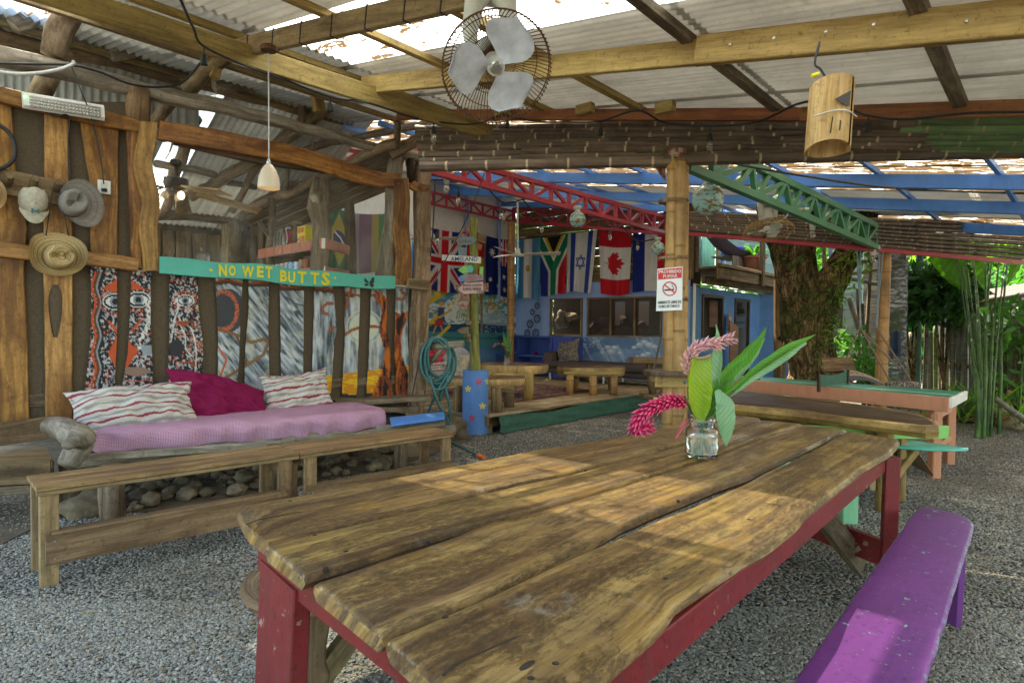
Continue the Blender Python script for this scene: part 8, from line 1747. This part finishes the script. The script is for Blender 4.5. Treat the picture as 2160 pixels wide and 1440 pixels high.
tk([(1712, 880, 120, TD), (1712, 790, 92, TD), (1706, 730, 92, TD), (1700, 680, 100, TD), (1708, 645, 112, TD), (1708, 622, 100, TD), (1706, 606, 50, TD)])
tk([(1706, 660, 90, TD), (1686, 610, 82, TD-.1), (1667, 560, 66, TD-.2), (1655, 520, 62, TD-.3), (1640, 470, 80, TD-.3), (1632, 380, 76, TD-.3), (1620, 250, 70, TD-.3)], 'limb'); tk([(1716, 665, 90, TD), (1744, 612, 66, TD-.05), (1768, 570, 56, TD-.1), (1790, 530, 50, TD-.1), (1810, 470, 66, TD), (1840, 380, 60, TD), (1870, 260, 55, TD)], 'limb'); tk([(1716, 640, 50, TD+.4), (1708, 580, 34, TD+.5), (1704, 530, 28, TD+.6), (1704, 470, 32, TD+.6), (1700, 300, 30, TD+.6)], 'limb')
for x, y, w_ in ((1690, 800, 60), (1745, 810, 50)): pass
# foliage helper
def foliage(name, lab, cat, centres, n, leaf_, mat, par=None, kind=None, flat_=.75, narrow=.42, grp=None):
    V = []; Fc = []; rs = NP; k_ = 0; tot = sum(c[1]*c[2]*c[3] for c in centres)
    for c, rx, ry, rz in centres:
        m_ = max(4, int(n*rx*ry*rz/tot)); u = rs.normal(size=(m_, 3)); u /= np.linalg.norm(u, axis=1)[:, None]; r = rs.uniform(.15, 1, m_)**.45; nf = 1+.35*np.array([mn.noise(Vector(q)*2.2+c) for q in u])
        p = np.array(c)+u*(r*nf)[:, None]*np.array([rx, ry, rz]); d = rs.normal(size=(m_, 3))+u*.8; d[:, 2] -= .35; d /= np.linalg.norm(d, axis=1)[:, None]
        s = np.cross(d, rs.normal(size=(m_, 3))); s /= np.linalg.norm(s, axis=1)[:, None]; L = (leaf_*rs.uniform(.55, 1.25, m_))[:, None]; nn = np.cross(d, s)
        a = p; b = p+d*L*.45+s*L*narrow*.5+nn*L*.07; c_ = p+d*L+nn*L*-.08; e = p+d*L*.45-s*L*narrow*.5+nn*L*.07; q = p+d*L*.5
        V.append(np.stack([a, b, c_, e, q], 1).reshape(-1, 3)); base = k_*5
        for i in range(m_): o = base+i*5; Fc += [(o, o+1, o+4), (o+1, o+2, o+4), (o, o+4, o+3), (o+4, o+2, o+3)]
        k_ += m_
    V = np.concatenate(V); V[:, 2] = np.maximum(V[:, 2], .02); me = bpy.data.meshes.new(name); org = Vector(V.mean(0)); org.z = V[:, 2].min(); me.from_pydata((V-np.array(org)).tolist(), [], Fc); me.materials.append(mat)
    o = bpy.data.objects.new(name, me); COL.objects.link(o); WL[o.name] = org
    if par is not None: o.parent = par; o.location = org-WL[par.name]
    else: o.location = org
    if kind: o['kind'] = kind
    if lab: (tag(o, lab, cat, grp) if par is None and kind is None else o.__setitem__('label', lab))
    return o
foliage('vine_foliage', None, None, [(PD(1762, 640, 10.2), .12, .12, .5), (PD(1676, 560, 10.2), .12, .1, .3), (PD(1740, 740, 10.2), .2, .12, .3)], 110, .09, K['lf3'], tr)
foliage('fern_foliage', None, None, [(PD(1800, 560, 10.4), .25, .2, .35), (PD(1812, 520, 10.4), .25, .2, .3), (PD(1775, 610, 10.4), .2, .2, .25), (PD(1770, 700, 10.3), .15, .15, .3)], 260, .16, K['lf2'], tr, narrow=.2)
# ------------------------------------------------ house beyond the tree
hz = thing('timber_house', 'old timber house with pale green clapboards half hidden behind the forked tree', 'house', PD(1780, 820, 15))
for j in range(15):
    z0 = .3+.21*j; a, b = PD(1755, 600, 15.5), PD(1820, 600, 14.8); m = MB(); m.bar(Vector((a.x, a.y, z0)), Vector((b.x, b.y, z0)), .03, .20, Z, wob=.03, seg=10); obj('clapboard', m, paint('pale_green_boards', (.42, .50, .36), None, .7, .8, .45, .15), hz)
m = MB(); a = PD(1765, 690, 15.0); m.box(a, .25, .05, 1.1); obj('window', m, K['dark'], hz)
for P in (((1640, 590), (1640, 800), .12, 'rough'), ((1652, 600), (1650, 820), .10, 'oldw'), ((1662, 700), (1645, 720), .2, 'grey')): 
    p, q = PD(P[0][0], P[0][1], 12.5), PD(P[1][0], P[1][1], 12.5); m = MB(); m.bar(p, q, .1, P[2], Vector((1, 0, 0))); obj('post', m, K[P[3]], hz)
for a, b, w_, mt in (((1665, 655), (1645, 735), .2, 'grey'), ((1790, 628), (1812, 700), .15, 'grey'), ((1810, 610), (1812, 800), .14, 'oldw'), ((1818, 640), (1822, 780), .10, 'grey'), ((1758, 580), (1848, 600), .14, 'grey'), ((1840, 520), (1825, 740), .09, 'oldw'), ((1700, 590), (1850, 570), .1, 'rough'), ((1738, 525), (1738, 600), .13, 'rough'), ((1752, 520), (1752, 600), .1, 'bluew'), ((1800, 560), (1850, 545), .1, 'dark')):
    p, q = PD(a[0], a[1], 13.2), PD(b[0], b[1], 13.2); m = MB(); m.bar(p, q, .06, w_, Vector((.3, 1, 0)), wob=.01); obj('beam', m, K[mt], hz)
m = MB(); a = PD(1650, 700, 14.5); m.prism([PD(1600, 600, 15.8), PD(1760, 600, 15.8), PD(1760, 830, 15.8), PD(1600, 830, 15.8)], Vector((0, -1, 0)), .05); obj('wall', m, K['blued'], hz)
m = MB(); m.prism([PD(1750, 500, 16.2), PD(1860, 500, 16.2), PD(1860, 830, 16.2), PD(1750, 830, 16.2)], Vector((0, -1, 0)), .05); obj('wall', m, K['oldw'], hz)
# swing with ropes and rug
sw_ = thing('hanging_bench', 'wooden swing seat with a patterned rug hung on ropes behind the table tennis table', 'swing', PD(1790, 800, 9.0))
for a, b in (((1815, 508), (1814, 690)), ((1807, 512), (1816, 690)), ((1855, 532), (1850, 690)), ((1862, 532), (1848, 690))): cable('rope', [PD(a[0], a[1], 9.2), PD((a[0]+b[0])/2, (a[1]+b[1])/2, 9.15), PD(b[0], b[1], 9.1)], .012, K['rope'], sw_)
for a, b in (((1814, 690), (1780, 770)), ((1814, 690), (1882, 812)), ((1848, 690), (1925, 808)), ((1816, 695), (1900, 780))): cable('rope', [PD(a[0], a[1], 9.1), PD(b[0], b[1], 9.0)], .012, K['roper'], sw_)
for a, b, w_ in (((1735, 770), (1800, 768), .22), ((1735, 772), (1760, 805), .10), ((1752, 786), (1800, 790), .2)): p, q = PD(a[0], a[1], 9), PD(b[0], b[1], 9); m = MB(); m.bar(p, q, .04, w_, Vector((0, .5, 1))); obj('plank', m, K['rough'], sw_)
rows = []; XY = []
for i in range(41):
    f = i/40; x = 1778+74*f; y0 = 778+26*f*f; rows.append([PD(x+22*g_-6, y0+(26-12*f)*g_, 8.9-.3*g_)+Z*.05*math.sin(g_*3) for g_ in np.linspace(0, 1, 20)]); XY += [(f, g_) for g_ in np.linspace(0, 1, 20)]
XY = np.array(XY); c = Can(XY[:, 0]*40, XY[:, 1]*20, (.42, .38, .30)); v_ = XY[:, 1]*20; c.put(((v_ % 3) < 1.3) & (v_ < 8), (.04, .05, .06)); c.put((v_ > 9) & (v_ < 14) & (np.abs(((c.X*2+v_) % 4)-2) < .8), (.05, .05, .06)); c.put((v_ > 15), (.08, .08, .09)); c.put((v_ > 10) & (v_ < 13) & ((c.X % 3) < .8), (.45, .22, .06)); m = MB(); m.grid(rows, col=c.C); obj('rug', m, K['vc'], sw_, smooth=True)
t = thing('rolled_cushion', 'grey-green patterned cushion lying behind the far edge of the table', 'cushion', PD(1905, 812, 8.8)); m = MB(); m.blob(PD(1905, 812, 8.8), .24, .12, .07, .2, 3, ax=0); obj('cushion', m, K['cush'], t, smooth=True)
# palm trunk
pt_ = thing('palm_trunk', 'grey spotted straight palm trunk right of the far bamboo post', 'tree', PD(1885, 800, 11.5)); a, b = PD(1883, 830, 11.5), PD(1893, 380, 11.5); a.z = 0; n = 30
def _palm(t): P = t.oc(1, 1, 3.2); v = t.noise(P, 7, 5, .65, .5); w_ = t.noise(t.oc(), 2.5, 4); c = t.ramp(v, [(.42, (.10, .11, .12)), (.5, (.22, .24, .27)), (.56, (.58, .60, .64))]); c = t.mix(t.ramp(w_, [(.45, 0), (.65, 1)]), c, (.08, .10, .07)); return t.bsdf(c, .8, v, .5, .01)
m = MB(); m.tube([a.lerp(b, i/n) for i in range(n+1)], [.21*(1.03 if i % 2 else .99)*(1-.15*i/n) for i in range(n+1)], 18, .03); obj('trunk', m, pat('palm_bark', _palm), pt_, smooth=True)
t = thing('green_pole', 'thin dark green metal pole standing behind the leafy shrub', 'pole', PD(1935, 800, 13)); a, b = PD(1932, 800, 13), PD(1942, 490, 13); a.z = 0; m = MB(); m.tube([a, b], .075, 12); obj('pole', m, paint('dark_green_paint', (.04, .13, .09)), t, smooth='auto')
# ------------------------------------------------ bamboo fence
fn_ = thing('bamboo_fence', 'uneven fence of weathered upright bamboo stakes along the right boundary', 'fence', PD(2000, 850, 12))
fa, fb = PD(1870, 820, 14.5), PD(2240, 900, 9.3); 
def fpt(px): 
    r = ray(px, 700); n_ = Vector((fb.y-fa.y, -(fb.x-fa.x), 0)).normalized(); return PN(px, 700, fa, n_)
x = 1872
while x < 2215:
    b = fpt(x); ztop_ = (R.uniform(1.28, 1.75) if x < 1995 else R.uniform(1.5, 1.95)) ; r_ = R.uniform(.035, .055)
    if x > 2030: ztop_ = PD(x, 660+R.uniform(-25, 60), b.y).z
    d_ = R.uniform(-.03, .03); m = MB(); k_ = 9; lean = Vector((R.uniform(-.04, .04), 0, 0)); m.tube([Vector((b.x, b.y+d_, 0))+(lean+Z*ztop_)*(i/k_) for i in range(k_+1)], [r_*(1.08 if i % 3 == 1 else 1) for i in range(k_+1)], 8, .05); obj('stake', m, K['bamf'] if R.random() < .8 else K['bamg'], fn_, smooth=True)
    x += r_*2/b.y*F*R.uniform(1.0, 1.35)
x = 1990
while x < 2215:
    b = fpt(x)+Vector((.1, .35, 0)); yt = 640-(x-2100)*.12+R.uniform(-8, 10); zt_ = PD(x, yt, b.y).z; m = MB(); m.bar(Vector((b.x, b.y, .1)), Vector((b.x, b.y, zt_)), .03, .155, Vector((1, .6, 0)), wob=.008); obj('board', m, K['bamf'], fn_); x += .165/b.y*F
for z_ in (.75, 1.3): m = MB(); m.bar(fa+Vector((0, -.08, z_)) - Z*fa.z, fb+Vector((0, -.08, z_))-Z*fb.z, .04, .07); obj('rail', m, K['rough'], fn_)
t = thing('drain_pipe', 'pale drain pipe sloping above the fence at the right edge', 'pipe', PD(2100, 640, 11)); m = MB(); m.tube([PD(2040, 650, 11.5), PD(2080, 635, 11.2), PD(2230, 615, 10.2)], .04, 10); obj('pipe', m, K['oldw'], t, smooth=True)
t = thing('low_roof', 'dark low shed roof above the fence at the right edge', 'roof', PD(2130, 620, 11.5)); m = MB(); m.prism([PD(2050, 640, 11.9), PD(2240, 605, 11), PD(2240, 585, 13), PD(2070, 612, 13.8)], Z, .05); obj('sheet', m, K['dark'], t)
t = thing('hung_jacket', 'dark blue cloth hanging on the fence beside the palm trunk', 'cloth', PD(1885, 750, 11.1)); rows = [[PD(1878+22*i/8, 700+52*j/8+3*math.sin(i), 11.1-.05*math.sin(i*1.3)) for i in range(9)] for j in range(9)]; m = MB(); m.grid(rows); obj('cloth', m, plain('dark_blue_cloth', (.05, .08, .14), .9), t, smooth=True)
# ------------------------------------------------ plants
def shrub(lab, cs, n, lf, mat, stems=(), grp=None, nm='leafy_shrub', narrow=.42):
    b = PD(*cs[0][:3]); t = thing(nm, lab, 'shrub' if nm == 'leafy_shrub' else 'tree', Vector((b.x, b.y, 0)), grp)
    cc = [(PD(x, y, d), a, a*.8, c) for x, y, d, a, c in cs]; foliage('foliage', None, None, cc, n, lf, mat, t, narrow=narrow)
    for k_ in range(3): p = cc[k_ % len(cc)][0]; m = MB(); m.log([Vector((b.x+R.uniform(-.1, .1), b.y, 0)), p], [.035, .015], 6); obj('stem', m, K['bark'], t, smooth=True)
    return t
shrub('dark glossy-leaved shrub nearest the spotted palm trunk', [(1925, 625, 12.4, .48, .45), (1905, 600, 12.5, .35, .4), (1935, 655, 12.3, .35, .22)], 700, .24, K['lf1'])
shrub('larger dark glossy-leaved shrub before the bright foliage', [(1990, 625, 12.0, .65, .5), (2010, 590, 12.2, .5, .45), (1965, 600, 12.2, .45, .45), (2030, 650, 11.6, .4, .25)], 1150, .26, K['lf1'])
shrub('broad-leaved green plant between the heliconia and the right edge', [(2140, 760, 9.6, .5, .55), (2110, 700, 10, .35, .5), (2155, 690, 9.8, .4, .5)], 200, .32, K['lf3'], narrow=.3)
shrub('dark bush at the foot of the timber house', [(1815, 745, 12.8, .35, .5), (1760, 740, 13.4, .4, .5), (1840, 790, 12.5, .4, .3)], 420, .2, K['lf3'])
shrub('small green plant beside the far bamboo post', [(1826, 770, 10.2, .2, .3), (1835, 800, 10, .25, .2)], 130, .22, K['lf3'], narrow=.3)
for i, (x, y, d, a, c, n, lf, mt, lab) in enumerate(((1960, 560, 24, 3.0, 2.6, 2600, .42, 'lf2', 'bright sunlit green tree left of centre beyond the fence'), (2060, 560, 26, 3.4, 2.6, 2600, .45, 'lf2', 'bright sunlit tree behind the big heliconia leaves'), (2150, 590, 22, 2.6, 2.2, 2000, .4, 'lf2', 'bright sunlit tree at the far right beyond the fence'), (1880, 570, 26, 2.8, 3.0, 1800, .42, 'lf3', 'green tree behind the palm trunk'), (1780, 540, 30, 4, 4, 2200, .5, 'lf3', 'green tree beyond the old timber house'), (2010, 690, 19, 3.0, 1.6, 2200, .34, 'lf3', 'mid green undergrowth behind the fence'), (2140, 690, 17, 2.6, 1.6, 1600, .34, 'lf3', 'mid green undergrowth at the right behind the fence'), (1900, 700, 19, 2.4, 1.6, 1300, .34, 'lf1', 'dark undergrowth behind the left end of the fence'))):
    shrub(lab, [(x, y, d, a, c), (x-30, y-40, d+1, a*.7, c*.7), (x+40, y-30, d+1, a*.7, c*.7)], int(n*1.5), lf*1.15, K[mt], nm='background_tree', grp='trees beyond the fence')
wv_ = []
for i in range(26): x = -60+i*7.5; wv_.append((Vector((x, 62+6*math.sin(i*2.1), 5+2*math.sin(i))), 6, 5, 8))
foliage('far_woodland', 'dense green woodland closing the view beyond the yard', None, wv_, 24000, 1.5, K['lf3'], kind='stuff')
# heliconia clump
he = thing('heliconia_clump', 'tall heliconia clump with huge paddle leaves and dry litter at its base', 'plant', PD(2075, 900, 8.6)-Z*0)
hb0 = PZ(2068, 895, 0)
st_ = [((2060, 860), (2040, 690), (2020, 545)), ((2066, 850), (2058, 700), (2035, 540)), ((2070, 850), (2062, 640), (2052, 540)), ((2078, 850), (2080, 690), (2078, 540)), ((2085, 860), (2095, 680), (2108, 540)), ((2092, 860), (2110, 640), (2120, 545)), ((2062, 870), (2070, 760), (2092, 545)), ((2110, 830), (2112, 700), (2125, 540)), ((2075, 850), (2088, 720), (2130, 545)), ((2068, 850), (2050, 720), (2030, 560)), ((2150, 860), (2158, 740), (2170, 560))]
for P in st_:
    w_ = R.uniform(.010, .024); d0_ = R.uniform(8.1, 9.3); m = MB(); Q = resamp([PD(x, y, d0_+dd_*(11.1-d0_)) for (x, y), dd_ in zip(P, (0, .5, 1))], 8); Q[0].z = 0; m.tube(Q, [w_*(1.3-.7*i/7) for i in range(8)], 8); obj('stalk', m, K['stem'], he, smooth=True)
def bigleaf(P, wid, d, side=(1, 0, 0)):
    Q = resamp([PD(x, y, d) for x, y in P], 24); rows = []
    for i, q in enumerate(Q):
        w_ = float(np.interp(i/23, np.linspace(0, 1, len(wid)), wid))/F*d; T = (Q[min(23, i+1)]-Q[max(0, i-1)]).normalized(); s = Vector(side); s = (s-T*s.dot(T)).normalized(); nn = s.cross(T)
        rows.append([q+s*w_*k_+nn*abs(k_)*w_*.35+nn*.012*math.sin(i*1.7+k_*3)*abs(k_) for k_ in np.linspace(-1, 1, 9)])
    m = MB(); m.grid(rows); obj('paddle_leaf', m, HEL, he, smooth=True)
HEL = veinleaf('heliconia_paddle', (.13, .31, .05), (.05, .17, .025), .5, 5)
bigleaf([(2005, 530), (2020, 560), (2040, 600), (2048, 628)], [22, 27, 22, 10, 1], 11.2); bigleaf([(1975, 500), (1990, 540), (2020, 590), (2040, 615)], [16, 24, 18, 2], 11.4); bigleaf([(2058, 530), (2070, 560), (2080, 600), (2084, 624)], [16, 17, 12, 1], 11.3); bigleaf([(2150, 520), (2145, 560), (2130, 590), (2122, 602)], [16, 15, 8, 1], 11.3); bigleaf([(2085, 660), (2075, 652), (2065, 650)], [5, 7, 1], 8.3)
for i in range(230):
    q = hb0+Vector((R.gauss(0.15, .55), R.gauss(.1, .4), 0)); a = R.uniform(0, 6.28); e = R.uniform(-.1, .9) if i < 170 else 1.4; L = R.uniform(.25, .6) if i < 170 else R.uniform(.5, 1.1); d = Vector((math.cos(a), math.sin(a), e)).normalized(); s = d.cross(Z).normalized(); w_ = R.uniform(.012, .035)
    q.z = R.uniform(.02, .16); m = MB(); m.grid([[q+d*L*f+s*k_*w_*math.sin(math.pi*(.1+.85*f))-Z*.25*L*f*f for k_ in (-1, 0, 1)] for f in (0, .3, .6, 1)])
    for j, v in enumerate(m.v): m.v[j] = (v[0], v[1], max(.01, v[2]))
    obj('dry_leaf' if i < 150 else 'leaf', m, K['dry'] if i < 150 else K['lf2'], he, smooth=True)
for i in range(12): q = hb0+Vector((R.gauss(.05, .25), R.gauss(0, .2), 0)); m = MB(); m.tube([q, q+Vector((R.uniform(-.1, .1), 0, R.uniform(.3, .6)))], [.04, .03], 7); obj('cut_stump', m, K['stem'] if i % 2 else K['dry'], he, smooth=True)
t = thing('fallen_bamboo', 'dark fallen bamboo pole lying across the heliconia base', 'pole', PZ(2130, 890, .1)); m = MB(); m.tube([PD(2098, 840, 8.6), PD(2190, 905, 8.4)], .04, 8); obj('pole', m, K['bamf'], t, smooth=True)
for x, y, r_, lab in ((2035, 882, .13, 'grey-blue rock left of the heliconia base'), (2130, 902, .16, 'low flat rock under the fallen bamboo'), (1985, 872, .09, 'small rock behind the table tennis leg')): m = MB(); m.blob(PZ(x, y, 0)+Z*r_*.3, r_*1.2, r_, r_*.7, .4, 3); tag(obj('rock', m, K['stone'], None, smooth=True), lab, 'rock')
gl = []
for i in range(170): p = PZ(R.uniform(0, 2160), R.uniform(905, 1430), .014); gl.append(p)
m = MB()
for p in gl: a = R.uniform(0, 6.28); d = Vector((math.cos(a), math.sin(a), R.uniform(0, .3)))*R.uniform(.015, .035); s = Vector((-d.y, d.x, 0))*.35; m.add([p, p+d*.5+s, p+d, p+d*.5-s], [(0, 1, 2, 3)], [[(0, 0)]*4])
o = obj('leaf_litter', m, K['dry'], None, kind='stuff'); o['label'] = 'scattered small dry leaves on the gravel'
# left outer wall of the yard (beyond the frame edge it simply continues)
print('objects', len(bpy.data.objects), 'tris', sum(len(me.polygons)*2 for me in bpy.data.meshes))
